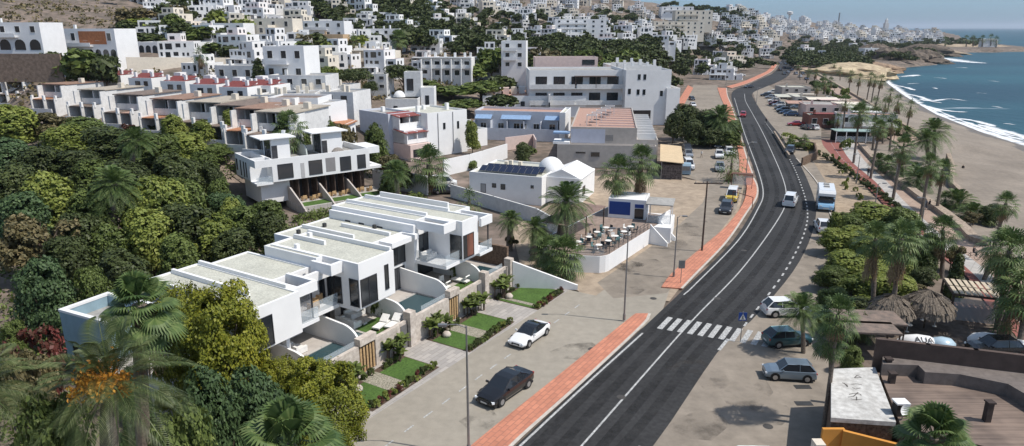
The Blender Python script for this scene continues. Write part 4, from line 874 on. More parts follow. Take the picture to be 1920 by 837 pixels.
def cafe_chair(i,x,y,rz,m):
    t=thing('cafe_chair','x','chair',cw(x,y),rz,'chairs on the cafe terrace'); b=MB(); b.box(-.23,.23,-.23,.23,.42,.47); b.build('seat',m,t); b=MB(); b.box(-.23,.23,.2,.24,.47,.9); b.build('backrest',m,t)
    for a_ in (-.2,.2):
        for c_ in (-.2,.2): b=MB(); b.box(a_-.02,a_+.02,c_-.02,c_+.02,0,.42); b.build('leg',m,t)
    return t
tb=[];ch=[]; rng=random.Random(3); BLK=mat('dark_rattan',(.04,.045,.05),.8,.2,6); TEAL=mat('teal_rattan',(.12,.22,.22),.8,.2,6)
for i,(x,y) in enumerate([(1.2,1.6),(3.3,1.4),(5.5,1.5),(7.8,1.4),(1.0,4.2),(3.4,4.0),(5.8,4.1),(8.2,4.0),(10.3,1.6)]):
    tb.append(cafe_table(i,x,y))
    for k in range(4):
        a_=k*math.pi/2+.4*i; ch.append(cafe_chair(i,x+.7*math.cos(a_),y+.7*math.sin(a_),R(57)+a_-math.pi/2,[BLK,TEAL,CLOTHW][(i+k)%3]))
autolabel(tb,['round white-topped table on the cafe terrace']*len(tb)); autolabel(ch,[['dark rattan chair','teal chair','pale chair'][(i//4+i%4)%3]+' on the cafe terrace' for i in range(len(ch))])
t=thing('timber_awning','flat slatted timber shade over the back of the cafe terrace','pergola',cw(1,5.6,2),R(57))
b=MB()
for k in range(22): b.box(-.5+k*.5,-.1+k*.5,0,3.8,2.5,2.58)
b.build('slat_roof',mat('pinkish_brown_slats',(.30,.21,.175),.9,.15,2),t)
for x in (0,5,10): b=MB(); b.box(x,x+.12,.1,.22,0,2.5); b.build('post',WOODD,t)
(o,a,w)=frame((1141,373),(1212,378),4.6)
B=Bld('cafe_hut','white cafe hut with deep blue panels behind the cafe terrace','hut',(o[0],o[1],2.0),a,CWHITE)
B.vol(0,w,0,4.5,-2,2.7,roof=CWHITE,par=.12); B.box('blue_panel',.15,3.0,-.04,0,.5,2.3,DKBLUE); B.box('blue_band',3.6,w-.3,-.04,0,1.6,2.1,DKBLUE); B.win('F',0,3.6,w-.3,.1,1.5); 
B.box('white_deck_wall',w,w+3.6,-3,4,-2,.0,CWHITE)
for x in (w+.3,w+3.3):
    for y in (-1.2,2.4): B.box('post',x,x+.1,y,y+.1,0,2.5,CWHITE)
B.box('shade_roof',w+.1,w+3.6,-1.4,2.8,2.5,2.62,GREYR); B.box('glass_screen',w+.3,w+3.4,-1.2,-1.17,0,1.2,GLR); B.done()
# ---- bottom-right: brick hut, timber roof deck, orange wall
D1=[P(1560,693,3.5),P(1640,690,3.5),P(1678,790,3.5),P(1560,782,3.5)]
t=thing('flat_roof_hut','brown stone hut with pale weathered flat roof beside the parked cars','hut',(0,0,0)); b=MB(); b.prism([(p[0],p[1]) for p in D1],0,3.2); b.build('wall',STONE,t)
b=MB(); cx=sum(p[0] for p in D1)/4; cy=sum(p[1] for p in D1)/4; b.prism([(cx+(p[0]-cx)*1.03,cy+(p[1]-cy)*1.03) for p in D1],3.2,3.5); b.build('roof',mat('stained_white_roof',(.58,.57,.54),.95,.14,2.5,.3,col2=(.40,.385,.36),var2=.1,scale2=.6),t)
b=MB()   # scrawled dark brush marks on the roof
def mark(px): 
    for p,q in zip(px[:-1],px[1:]):
        A=Vector(P(*p,3.5)); Bq=Vector(P(*q,3.5)); d=(Bq-A).normalized(); n_=Vector((-d.y,d.x,0))*.035
        b.poly([A-n_+Vector((0,0,.006)),Bq-n_+Vector((0,0,.006)),Bq+n_+Vector((0,0,.006)),A+n_+Vector((0,0,.006))])
for L_ in [[(1602,709),(1607,704),(1615,708),(1602,709)],[(1579,718),(1588,722),(1589,726),(1583,719)],[(1596,721),(1606,720),(1616,722)],[(1592,740),(1600,738),(1612,739),(1615,742)],[(1590,745),(1600,744),(1609,736)],[(1606,744),(1606,751)],[(1595,748),(1603,750),(1616,749)],[(1598,727),(1604,730),(1613,728)]]: mark(L_)
b.build('roof_scrawl',mat('faded_charcoal_paint',(.14,.13,.12),.9,.1,3),t)
t=thing('beach_bar_building','dark timber beach bar building with broad brown plank roof deck','building',(0,0,0))
DK=[P(x,y,3.4) for x,y in [(1650,700),(1712,700),(1716,712),(1800,720),(1890,745),(1960,790),(1990,860),(1900,850),(1690,800)]]
b=MB(); b.prism([(p[0],p[1]) for p in DK],0,3.4); b.build('wall',mat('brown_timber_wall',(.10,.075,.06),.9,.25,3,.3),t)
def planks():
    m=bpy.data.materials.new('brown_plank_deck'); m.use_nodes=True; n=m.node_tree; bb=n.nodes['Principled BSDF']; bb.inputs['Roughness'].default_value=.9
    tc=n.nodes.new('ShaderNodeTexCoord'); mp=n.nodes.new('ShaderNodeMapping'); mp.inputs['Scale'].default_value=(.12,5,1); mp.inputs['Rotation'].default_value=(0,0,R(12)); n.links.new(tc.outputs['Object'],mp.inputs[0])
    nz=n.nodes.new('ShaderNodeTexNoise'); nz.inputs['Scale'].default_value=1.5; nz.inputs['Detail'].default_value=5; n.links.new(mp.outputs[0],nz.inputs['Vector'])
    n2=n.nodes.new('ShaderNodeTexNoise'); n2.inputs['Scale'].default_value=.5; n2.inputs['Detail'].default_value=4; n.links.new(tc.outputs['Object'],n2.inputs['Vector'])
    mx=n.nodes.new('ShaderNodeMix'); mx.inputs[0].default_value=.5; n.links.new(nz.outputs[0],mx.inputs[2]); n.links.new(n2.outputs[0],mx.inputs[3])
    rp=n.nodes.new('ShaderNodeValToRGB'); rp.color_ramp.elements[0].position=.38; rp.color_ramp.elements[1].position=.62; rp.color_ramp.elements[0].color=(.115,.085,.07,1); rp.color_ramp.elements[1].color=(.25,.185,.145,1)
    n.links.new(mx.outputs[0],rp.inputs[0]); n.links.new(rp.outputs[0],bb.inputs['Base Color']); return m
PLK=planks()
b=MB(); b.poly([(p[0],p[1],3.405) for p in DK][::-1]); 
a_=sum(DK[k][0]*DK[(k+1)%9][1]-DK[(k+1)%9][0]*DK[k][1] for k in range(9))
if a_>0: b.f[0]=tuple(reversed(b.f[0]))
b.build('roof_deck',PLK,t)
U=[P(x,y,5.0) for x,y in [(1652,665),(1760,672),(1860,690),(1960,700),(2010,780),(1940,735),(1880,715),(1800,688),(1732,683),(1722,675),(1655,670)]]
b=MB(); b.prism([(p[0],p[1]) for p in [P(x,y,4.3) for x,y in [(1655,668),(1920,697),(2000,705),(2030,830),(1975,770),(1890,720),(1800,702),(1735,698),(1722,685),(1655,683)]]],0,4.3); b.build('upper_roof',mat('grey_brown_felt',(.17,.145,.13),.95,.15,2,.2),t)
wall_obj([(1648,635),(1740,645),(1830,655),(1940,668)],3.0,5.6,.3,mat('chocolate_brown_wall',(.105,.075,.062),.9,.15,1,.1),'long chocolate-brown parapet wall behind the plank roof deck',name='parapet_wall')
for px,py,h in [(1662,700,1.1),(1849,790,1.3),(1671,718,.7)]:
    p=P(px,py,3.4); b=MB(); b.box(-.18,.18,-.18,.18,0,h); b.box(-.24,.24,-.24,.24,h,h+.1); tag(b.build('chimney_stack',mat('sooty_dark_brick',(.06,.045,.04),.9,.2,3),None,p),'small dark chimney stack on the plank roof deck, %s'%({1662:'far one by the step',1849:'near one at the right',1671:'short stub on the left'}[px]),'chimney')
p=P(1686,782,3.4); t=thing('satellite_dish','white satellite dish on the white-capped vent box at the deck corner','dish',p); b=MB(); b.sm=True; b.lathe([(.02,0),(.2,.03),(.38,.12)],16); o=b.build('reflector',CWHITE,t); o.location=(0,-.35,.75); o.rotation_euler=(R(80),0,R(15)); b=MB(); b.tube([(0,-.3,0),(0,-.3,.75)],.03,5); b.build('mast',METAL,t)
t=thing('vent_box','white-capped vent box at the corner of the plank roof deck','vent',(p[0]+.15,p[1]+.3,3.4)); b=MB(); b.box(-.35,.35,-.3,.3,0,.85); b.build('box',DARKIN,t); b=MB(); b.box(-.42,.42,-.36,.36,.85,.95); b.build('cap',CWHITE,t)
b=MB(); pts_=[P(1545,797,3.2),P(1583,797,3.2),P(1583,806,3.0),P(1690,850,2.4)]
for p_,q_ in zip(pts_[:-1],pts_[1:]):
    L_=math.hypot(q_[0]-p_[0],q_[1]-p_[1]); 
    if L_<.3: continue
    an=math.atan2(q_[1]-p_[1],q_[0]-p_[0]); M=Matrix.Translation(((p_[0]+q_[0])/2,(p_[1]+q_[1])/2,1.45))@Matrix.Rotation(an,4,'Z'); b.xbox(M,L_+.1,.22,3.0)
tag(b.build('orange_wall',ORANGE),'bright orange garden wall at the bottom edge in front of the flat-roofed hut','wall')
b=MB(); p_,q_=P(1545,797,3.2),P(1520,800,3.2); b.box(-.5,.1,-.3,.4,0,2.3); tag(b.build('gate_pillar',CREAM,None,(p_[0]-.2,p_[1]-.5,0)),'cream block gate pillar left of the bright orange wall','pillar')
b=MB()
# ---- left row houses: stepped terraced units
def row_unit(style):
    """two-bay recessed balcony house, front towards -y"""
    B=Bld('terraced_house','x','terraced house',(0,0,0),0,OLDW,'stepped white terraced houses on the left'); w=7.0
    B.w.box(0,w,2.6,11,-6,2.7); B.w.box(-.15,.15,-2.2,2.6,-6,2.6); B.w.box(w-.15,w+.15,-2.2,2.6,-6,2.6); B.w.box(.15,w-.15,-.4,2.6,-.35,0)
    B.w.box(w/2-.12,w/2+.12,-.4,2.6,0,2.55); B.w.box(.15,w-.15,-.5,-.3,-.35,.95)
    for x in (.5,w/2+.4): B.win('F',2.6,x,x+2.5,.1,2.2,mull=1,gl=GL)
    r=MB(); r.box(-.3,w+.3,-.8,11.2,2.72,2.9); r.build('roof',[BROWNR,mat('rust_brown_roof_felt',(.30,.19,.14),.95,.2,1.6,.2),mat('beige_roof_felt',(.42,.37,.30),.95,.15,1.6,.2)][style%3],B.root)
    B.box('chimney',w-1.2,w-.2,4.5,5.5,2.9,4.0,CREAM)
    B.box('patio_roof',.1,w*.48,-4.2,-.5,-.62,-.46,[BROWNR,TILE,BROWNR][style%3]); B.box('patio_roof',w*.52,w-.1,-3.6,-.5,-.75,-.58,[TERRA,BROWNR,BROWNR][style%3])
    B.w.box(.15,w-.15,1.8,2.6,-6,-.35); B.w.box(w/2-.1,w/2+.1,-4.4,1.8,-6,-.7); B.w.box(-.12,.12,-4.6,-2.2,-6,-.2); B.w.box(w-.12,w+.12,-4.6,-2.2,-6,-.2)
    for x in (.5,w/2+.5): B.win('F',1.8,x,x+2.3,-3.2,-.9,mull=1); 
    for x in (0,w/2,w): B.box('chimney_pot',x-.25,x+.25,-4.3,-3.8,-.7,.45,CWHITE)
    B.w.box(.12,w-.12,-5.6,-5.4,-6,-2.6)
    return B.done()
U3=[(row_unit(k),) for k in range(3)]; U3=[(u[0],tree_of(u[0])) for u in U3]
ru=[]
SP=[(15,150),(83,157),(152,167),(218,176),(288,184),(356,190),(408,196),(446,202),(484,208)]
for i,(x,y) in enumerate(SP):
    p=P(x,y,13.6); u=U3[i%3]; loc=(p[0],p[1],10.7)
    if i<3: o=u[0]; o.location=loc; o.rotation_euler=(0,0,R(-14))
    else: o=copy_tree(u[0],u[1],loc,R(-14))
    ru.append(o)
q=P(-60,142,13.6); ru.append(copy_tree(U3[1][0],U3[1][1],(q[0],q[1],10.7),R(-14)))
autolabel(ru,[['white terraced house with grey-brown felt roof','white terraced house with rust and tiled roofs','white terraced house with beige felt roof'][i%3] for i in list(range(9))+[1]])
# their tall white end block
(o,a,w)=frame((572,200),(675,184),13.6)
B=Bld('end_terrace_house','big plain white gable block closing the terraced row on the right','house',(o[0],o[1],5),a,CWHITE)
B.vol(0,12,0,7,-5,8.6,roof=GREYR,par=.3); B.win('F',0,6.0,6.8,5.0,6.2); B.box('chimney',1,1.8,3,3.8,8.2,9.8,WHITE); B.box('chimney',4,4.6,5,5.6,8.2,9.6,WHITE); B.done()
(o,a,w)=frame((615,195),(687,173),13.6)
B=Bld('arched_house','white house with two arched windows and clay-tiled porch right of the row','house',(o[0]+1.5,o[1]+2,5),a,CWHITE)
B.vol(0,7.5,4,14,-5,9.4,roof=BROWNR,par=.3)
B.w.box(-.2,5.8,-1,4,-5,4.6); r=MB(); r.xbox(Matrix.Translation((2.8,1.4,4.9))@Matrix.Rotation(R(10),4,'X'),6.6,5.6,.2); r.build('tiled_porch_roof',TILE,B.root)
for x in (.8,3.4):
    g=MB(); g.xz_prism([(x,1.2),(x+1.5,1.2),(x+1.5,2.7)]+[(x+.75+.75*math.cos(t),2.7+.75*math.sin(t)) for t in np.linspace(.3,math.pi-.3,7)]+[(x,2.7)],-1.04,-.98); g.build('arched_window',GL,B.root)
B.win('F',4,3.4,4.2,6.4,7.4); B.done()
# red roof terrace row behind
def red_unit(k):
    B=Bld('red_roof_house','x','house',(0,0,0),0,WHITE,'red-roofed white houses behind the stepped row'); B.vol(0,7,0,8,-5,2.5,roof=REDR,par=.05); q_=MB(); q_.xbox(Matrix.Translation((3.6,2.6,2.9))@Matrix.Rotation(R(14),4,'X'),6.6,4.6,.12); B.part('red_roof_slope',q_,mat('red_roof_tiles',(.20,.055,.05),.8,.2,3,.3))
    for x,y in ((1,1),(3.2,4),(5.6,1.5),(4.5,6.2)): B.box('chimney',x,x+.6,y,y+.6,2.2,3.9,CWHITE)
    B.box('stairhouse',.3,2.2,4.6,6.8,2.2,4.2,[WHITE,CREAM][k%2]); B.win('F',0,2,3.5,.5,1.7); B.win('F',0,4.6,5.8,.5,1.7); return B.done()
u=red_unit(0); tr=tree_of(u); rr=[]
for i,(x,y) in enumerate([(130,140),(185,141),(240,146),(300,152),(355,158),(410,163),(455,160),(95,133),(50,128)]):
    p=P(x,y,14.6); loc=(p[0],p[1],12.1)
    if i==0: u.location=loc; u.rotation_euler=(0,0,R(-14)); rr.append(u)
    else: rr.append(copy_tree(u,tr,loc,R(-14)))
autolabel(rr,['white house with red roof terrace and white chimneys']*len(rr))
def grey_unit():
    B=Bld('flat_roof_house','x','house',(0,0,0),0,OLDW,'grey-roofed houses right of the red roofs'); B.vol(0,8,0,9,-5,2.5,roof=GREYR,par=.3)
    for x,y in ((1,1),(3.2,4),(5.6,1.5)): B.box('chimney',x,x+.7,y,y+.7,2.2,3.8,CREAM)
    B.win('F',0,1.5,3,.2,1.7); B.win('F',0,5,6.5,.2,1.7); return B.done()
u=grey_unit(); tr=tree_of(u); rr=[]
for i,(x,y) in enumerate([(470,178),(520,176),(560,170),(600,172),(505,160),(550,163),(590,160)]):
    p=P(x,y,13.2); loc=(p[0],p[1],10.7)
    if i==0: u.location=loc; u.rotation_euler=(0,0,R(-14)); rr.append(u)
    else: rr.append(copy_tree(u,tr,loc,R(-14+(i%3)*20)))
autolabel(rr,['flat grey-roofed white house with cream chimneys']*len(rr))
def wpx(px,py,Y): return PY(px,py,Y)
# ---- named hillside houses: (left px, base y, width px, height px, distance)
def hh(name,label,lx,by,wpx_,hpx,Y,wall=WHITE,depth=8,rot=0,roof=GREYR,floors=2,nw=3,arches=0,dome=False,cat='house',group=None,porch=None,chim=1):
    p=PY(lx,by,Y); q=PY(lx+wpx_,by,Y); w=(q[0]-p[0]); h=hpx*Y/F*1.0
    B=Bld(name,label,cat,(p[0],p[1],p[2]),R(rot),wall,group)
    B.vol(0,w,0,depth,-6,h,roof=roof,par=.35)
    fh=h/floors
    for f_ in range(floors):
        if arches and f_<1:
            n=arches; pw=w/n
            for k in range(n):
                x=k*pw+pw*.15; ww=pw*.7; z=f_*fh+.3; hh_=fh*.75; g=MB(); g.xz_prism([(x,z),(x+ww,z),(x+ww,z+hh_-ww/2)]+[(x+ww/2+ww/2*math.cos(t),z+hh_-ww/2+ww/2*math.sin(t)) for t in np.linspace(.4,math.pi-.4,6)]+[(x,z+hh_-ww/2)],-.05,.03); g.build('arch_opening',GL,B.root)
        else:
            for k in range(nw):
                x=(k+.5)*w/nw; ww=min(.7,w/nw*.28); B.win('F',0,x-ww,x+ww,f_*fh+fh*.3,f_*fh+fh*.75,fr=FRMW)
        if f_>0 and floors>1 and w>6: B.box('balcony_slab',w*.1,w*.62,-1.3,-.02,f_*fh-.15,f_*fh,wall); B.box('balcony_rail',w*.1,w*.62,-1.3,-1.2,f_*fh,f_*fh+.9,wall)
    if porch: B.box('porch_panel',w*porch[0],w*porch[1],-.06,-.02,fh*1.1,fh*1.85,mat('terracotta_panels',(.42,.17,.08),.9,.15,1.5))
    if dome: b=MB(); b.sm=True; b.lathe([(1.4*math.cos(t),1.4*math.sin(t)) for t in np.linspace(0,1.56,7)],14); d_=b.build('dome',wall,B.root); d_.location=(w*.6,3,h-.3)
    for k in range(chim): B.box('chimney',w*(.2+.3*k),w*(.2+.3*k)+.6,3,3.6,h-.35,h+1.1,wall)
    return B.done()
hh('twin_arch_house','white house with two big arched windows on the top left edge',-30,96,118,50,190,CWHITE,9,-4,floors=2,nw=4,arches=4)
hh('arcade_house','white arcaded house with orange panels on its upper floor',112,118,125,60,205,CWHITE,9,-10,floors=2,nw=5,arches=8,porch=(.4,.85))
hh('long_arcade_house','low white house with long arcade above the cream retaining wall',262,111,120,30,225,CWHITE,8,-6,floors=1,arches=9,chim=0)
hh('villa','white flat-roofed villa with terrace left of the cream tower house',378,76,84,30,260,WHITE,9,-5,nw=4)
hh('cream_villa','cream house with arches among trees on the slope',480,78,75,40,275,CREAM,9,-8,nw=3,arches=4)
hh('sand_house','plain sand-coloured house right of the small cypress',596,97,50,30,262,OCHRE,8,-5,floors=1,nw=2)
hh('cube_house','large white cube house with stepped terraces above the row houses',498,152,80,62,172,CWHITE,9,-8,floors=2,nw=3)
hh('cube_house','low lilac-shaded white house behind the grey roofs',505,166,110,24,165,OLDW,9,-6,floors=1,nw=4)
hh('white_house','white house between the umbrella pine and the round tree',690,170,36,30,190,OLDW,8,-5,nw=2,floors=2)
hh('long_house','long white house with twin chimneys under the dark wood',684,82,66,26,300,WHITE,9,-3,floors=2,nw=4,chim=2)
hh('white_house','white house with stacked terraces beside the sand-coloured house',566,72,84,30,290,CWHITE,9,-8,floors=2,nw=4)
hh('cream_villa','ochre villa with round arches on the left slope',430,88,80,38,270,CREAM,9,-8,floors=2,arches=4,nw=3)
hh('pavilion_house','grey-white house with flat slab roof left of the cube house',405,152,80,28,178,OLDW,9,-10,floors=1,nw=3)
hh('apartment_block','white balcony block on the hillside above the wood',1040,72,96,33,420,CWHITE,10,0,floors=4,nw=6,cat='apartment block')
hh('apartment_block','cream multi-storey hotel block with terraces below the crest',1225,64,95,22,560,CREAM,12,0,floors=3,nw=8,cat='apartment block')
hh('apartment_block','pale upper block of the hillside hotel, stepped back',1265,48,70,26,620,CREAM,12,0,floors=3,nw=6,cat='apartment block')
hh('apartment_block','white block with turret on the skyline left of the dark hill',1240,28,60,14,800,CWHITE,12,0,floors=2,nw=5,cat='apartment block')
hh('apartment_block','white three-storey block left edge of the hilltop wood',940,130,46,50,230,WHITE,9,-5,floors=3,nw=2,cat='apartment block')
wl=MB(); A_1=PY(240,136,198); B_1=PY(455,122,215); L_=math.hypot(B_1[0]-A_1[0],B_1[1]-A_1[1]); an=math.atan2(B_1[1]-A_1[1],B_1[0]-A_1[0])
wl.xz_prism([(0,-4),(L_,-4),(L_,2.0),(L_*.9,3.4),(0,4.2)],0,.5); tag(wl.build('retaining_wall',CREAM,None,A_1,an),'long cream retaining wall on the slope behind the red roofs','wall')
wl=MB(); A_1=PY(-20,132,183); wl.box(0,20,0,.5,-3,4.2); tag(wl.build('retaining_wall',mat('brown_block_wall',(.25,.185,.14),.95,.25,1.2,.5),None,A_1,R(-4)),'brown stone retaining wall under the twin-arch house','wall')
# three-storey terraced rows in cream, with scalloped party walls
def crow(name,label,l,r,by,Y,hpx,n,wall):
    p=PY(l,by,Y); q=PY(r,by,Y); w=q[0]-p[0]; h=hpx*Y/F; B=Bld(name,label,'terraced houses',(p[0],p[1],p[2]),R(-4),wall); B.w.box(0,w,2.2,10,-6,h)
    u=w/n
    for k in range(n+1): B.w.box(k*u-.15,k*u+.15,0,2.2,-6,h*.95)
    B.w.box(0,w,.6,2.2,h*.45,h*.5); B.w.box(0,w,1,2.5,h,h+.3)
    for k in range(n):
        for z in (.08,.55): B.win('F',2.2,k*u+u*.25,k*u+u*.75,h*z,h*(z+.28),fr=FRMW)
        B.box('balcony_rail',k*u+.2,k*u+u-.2,.6,.7,h*.5,h*.5+.9,wall); B.box('chimney',k*u+.4,k*u+1.1,4,4.7,h,h+1.6,wall)
    return B.done()
crow('terraced_block','long cream terraced block with scalloped balconies behind the umbrella pine',596,742,132,235,34,9,CREAM)
crow('terraced_block','white terraced block with bay windows right of the round tree',790,884,145,225,34,5,WHITE)
crow('terraced_block','white terraced block with arched bays above the small wood',876,984,140,245,30,5,WHITE)
crow('terraced_block','short cream terrace left end behind the white cube house',548,592,122,240,26,3,CREAM)
# ---- generic far houses
def proto(k,rng):
    mb=MB(); mats=[[WHITE,CWHITE,OLDW,WHITE,CWHITE,WHITE,CREAM][k%7],GL,[GREYR,TERRA,GRAVR,BROWNR][k%4],FRMW]
    def v(x0,x1,y0,y1,z1,fl):
        mb.box(x0,x1,y0,y1,-5,z1-.3,0)
        mb.box(x0,x1,y0,y0+.25,z1-.3,z1,0); mb.box(x0,x1,y1-.25,y1,z1-.3,z1,0); mb.box(x0,x0+.25,y0+.25,y1-.25,z1-.3,z1,0); mb.box(x1-.25,x1,y0+.25,y1-.25,z1-.3,z1,0)
        mb.poly([(x0+.25,y0+.25,z1-.29),(x1-.25,y0+.25,z1-.29),(x1-.25,y1-.25,z1-.29),(x0+.25,y1-.25,z1-.29)],2)
        for f in range(fl):
            z=z1-2.9*(f+1); x=x0+.7
            while x<x1-1.3:
                ww=rng.choice([.7,1.0,1.6,2.2]); 
                if x+ww>x1-.4: break
                hh_=rng.choice([1.1,1.3,2.0]); mb.box(x,x+ww,y0-.04,y0+.02,z+.9 if hh_<1.5 else z+.2,z+.9+hh_ if hh_<1.5 else z+.2+hh_,1); x+=ww+rng.uniform(.7,1.4)
            mb.box(x1-.02,x1+.04,y0+1.2,y0+2.4,z+.9,z+2.1,1); mb.box(x1-.02,x1+.04,y0+4,y0+5,z+.9,z+2.1,1)
    W_=rng.uniform(8,15); fl=rng.choice([1,2,2,3]); D_=rng.uniform(7,10)
    v(0,W_,0,D_,2.9*fl+.2,fl+1)
    if rng.random()<.7: v(W_*rng.uniform(0,.4),W_*rng.uniform(.6,.9),2.5,D_-.5,2.9*(fl+1)-.1,1)
    if rng.random()<.6: v(W_+.01,W_+rng.uniform(2.5,5),1.5,D_-1,2.9*max(1,fl-1),1)
    if rng.random()<.5: 
        for a_ in range(3): mb.box(a_*W_/3,a_*W_/3+.25,-2,-.01,-5,2.6,0)
        mb.box(0,W_*.7,-2.1,-.01,2.6,2.8,0)
    for _ in range(rng.randint(1,3)): x=rng.uniform(.5,W_-1); mb.box(x,x+.6,4,4.6,2.9*fl-.2,2.9*fl+rng.uniform(1.2,2.2)+.3,0)
    return mb.mesh('hillside_house',mats)
rg=random.Random(11); PR=[proto(k,rg) for k in range(21)]
LOOK=['white','bright white','weathered white','white','bright white','white','cream']; LK2=['grey-roofed','terracotta-roofed','pale-roofed','brown-roofed']
HH=[];HL=[];HP=[];FARH=[]
def place(px,py,Y=None,s=1.0,rot=None,k=None):
    if Y is None:
        g=ground(px,py)
        if g is None: return
        X_,Y_,Z_=g
    else: X_,Y_,Z_=PY(px,py,Y); Z_=hgt(X_,Y_)
    for (x,y,r) in HP:
        if math.hypot(x-X_,y-Y_)<(r+8*s)*.8: return
    HP.append((X_,Y_,8*s)); k=rg.randrange(21) if k is None else k
    if Y_>800: FARH.append((X_,Y_,Z_,k,s,R(rg.uniform(-25,25)))); return
    o=bpy.data.objects.new('hillside_house',PR[k]); COL.objects.link(o); o.location=(X_,Y_,Z_); o.scale=(s,s,s); o.rotation_euler=(0,0,R(rot if rot is not None else rg.uniform(-25,25)))
    tag(o,None,'house','white houses on the hillside' if Y_<900 else 'houses of the far coastal town'); HH.append(o); HL.append('%s %s %shouse'%(LK2[k%4],LOOK[k%7],'' if Y_<900 else 'distant '))
# rows traced from the photograph
for px,py in [(250,10),(280,36),(300,15),(340,38),(375,22),(400,30),(430,8),(455,40),(470,20),(500,28),(520,55),(545,36),(560,14),(590,60),(330,55),(355,12),(415,52),(492,70),(610,82),(640,70),(665,60),(540,82),(700,95),(720,60),(770,100),(800,92),(830,98),(860,92),(900,90),(915,100),(650,30),(600,10),(690,12)]: place(px,py)
for px,py in [(845,8),(870,14),(895,16),(920,20),(862,24),(905,28),(930,30),(950,36),(975,42),(1000,48),(960,26),(985,32),(1010,38),(1035,20),(1060,14),(1050,6),(1080,8),(1020,8),(1000,12),(1025,56),(1045,60),(1150,74),(1175,72),(1190,54),(1165,50),(1200,78),(1120,92),(1150,96),(1180,92),(1215,80),(1240,84),(1260,80),(1280,82),(1310,78),(1335,80),(1190,30),(1150,24),(1225,98),(1265,100),(1300,95),(1330,98),(1120,80),(1140,64),(1085,88),(1060,84)]: place(px,py)
for px,py in [(1370,60),(1385,72),(1400,66),(1362,82),(1390,88),(1410,80),(1380,100),(1400,104),(1420,95),(1372,112),(1350,108),(1335,118),(1390,120),(1340,135),(1318,128),(1300,140),(1365,130),(1330,150),(1425,110),(1440,70),(1455,62),(1500,75),(1515,66),(1530,78),(1540,60),(1560,72),(1575,84),(1590,66),(1545,90),(1520,95),(1600,95),(1625,98),(1650,96),(1670,92),(1690,88),(1640,100),(1505,108),(1525,115),(1700,80),(1655,78)]: place(px,py)
for i in range(150): place(rg.uniform(250,1010),rg.uniform(2,150),None,.85)
for i in range(330):
    x=rg.uniform(1400,1760); y=rg.uniform(33 if x<1560 else 44,84); place(x,y,None,rg.uniform(.9,1.3))
for i in range(60): place(rg.uniform(1330,1480),rg.uniform(26,60),None,1.1)
for i in range(90): place(rg.uniform(980,1400),rg.uniform(2,104),None,.8)
for i in range(60): t_=rg.random(); place(840+t_*230+rg.uniform(-20,20),4+t_*44+rg.uniform(-8,8),None,.75)
autolabel(HH,HL)
ft=MB(); fm=[WHITE,CWHITE,OLDW,CREAM,GL,GREYR,TERRA,GRAVR,BROWNR]
for x,y,z,k,s,r in FARH:
    me=PR[k]; i0=len(ft.v); c_,s_=math.cos(r),math.sin(r); ft.v+=[(x+s*(v.co.x*c_-v.co.y*s_),y+s*(v.co.x*s_+v.co.y*c_),z+s*v.co.z) for v in me.vertices]
    for f in me.polygons: ft.f.append(tuple(i0+q for q in f.vertices)); ft.m.append(fm.index(me.materials[f.material_index]))
tag(ft.build('distant_town',fm),kind='stuff'); print('far',len(FARH))
print('houses',len(HH))
# ---- seafront buildings right of the road
hh('seafront_villa','white seaside villa with square windows behind the fan palms',1568,258,100,44,187,OLDW,6,-12,floors=2,nw=4,roof=TERRA)
hh('restaurant_building','low restaurant with pale green awning roof, nearest the cycle path start',1515,240,60,24,192,mat('dark_red_brick',(.20,.09,.07),.9,.2,2),7,-8,floors=1,nw=3,cat='restaurant',roof=mat('pale_green_roof',(.50,.58,.52),.8,.1,1))
hh('restaurant_building','maroon flat-roofed beach restaurant behind the green awning one',1510,215,65,18,215,PINKW,9,-8,floors=1,nw=3,cat='restaurant',roof=mat('maroon_roof',(.20,.10,.095),.9,.15,1))
hh('restaurant_building','beach restaurant with long pale canopy by the far car row',1490,196,70,14,240,GREYW,10,-6,floors=1,nw=4,cat='restaurant',roof=GRAVR)
hh('restaurant_building','white canopied kiosk farthest along the parked cars',1466,176,52,12,280,GREYW,10,-4,floors=1,nw=3,cat='restaurant',roof=GRAVR)
hh('restaurant_building','grey slate-roofed house behind the beach restaurants',1560,213,70,16,225,CREAM,9,-8,floors=1,nw=4,cat='restaurant',roof=GREYR)
hh('seafront_block','white low block with colonnade on the rocky shore below the town',1620,108,70,16,640,CWHITE,12,0,floors=2,nw=9,cat='building')
t=thing('glass_veranda','restaurant veranda with green glass roof beside the cycle path','veranda',P(1566,268),R(-6))
b=MB(); 
b.box(0,9.5,0,4.5,2.7,2.85); b.build('roof',mat('sea_green_glass_roof',(.36,.47,.42),.3,.1,1),t); b=MB(); b.box(.1,9.4,.05,.12,.3,1.6); b.build('screen',GLR,t); b=MB(); b.box(.2,9.3,4,4.4,0,2.7); b.build('back_wall',DARKIN,t)
for k in range(5): b=MB(); b.box(k*2.33,k*2.33+.15,0,.15,0,2.7); b.build('post',CWHITE,t)
# towers on the skyline
for px,py,Y,h,nm,lab in [(1660,57,1500,24,'church_tower','thin white church tower rising over the coastal town'),(1571,52,1500,30,'mast','thin dark mast on the skyline above the town'),(1480,36,1500,16,'water_tower','pale round water tower on the town skyline')]:
    p=PY(px,py,Y); b=MB()
    if nm=='mast': b.box(-1,1,-1,1,-10,h)
    elif nm=='church_tower': b.box(-4,4,-4,4,-10,h*.6); b.box(-2.5,2.5,-2.5,2.5,h*.6,h*.85); b.lathe([(2.6,h*.85),(1.5,h*.95),(.1,h*1.05)],8)
    else: b.lathe([(2,-10),(2,h*.5),(6,h*.65),(6,h*.9),(.1,h)],12)
    tag(b.build(nm,OLDW if nm!='mast' else METAL,None,p),lab,nm.replace('_',' '))

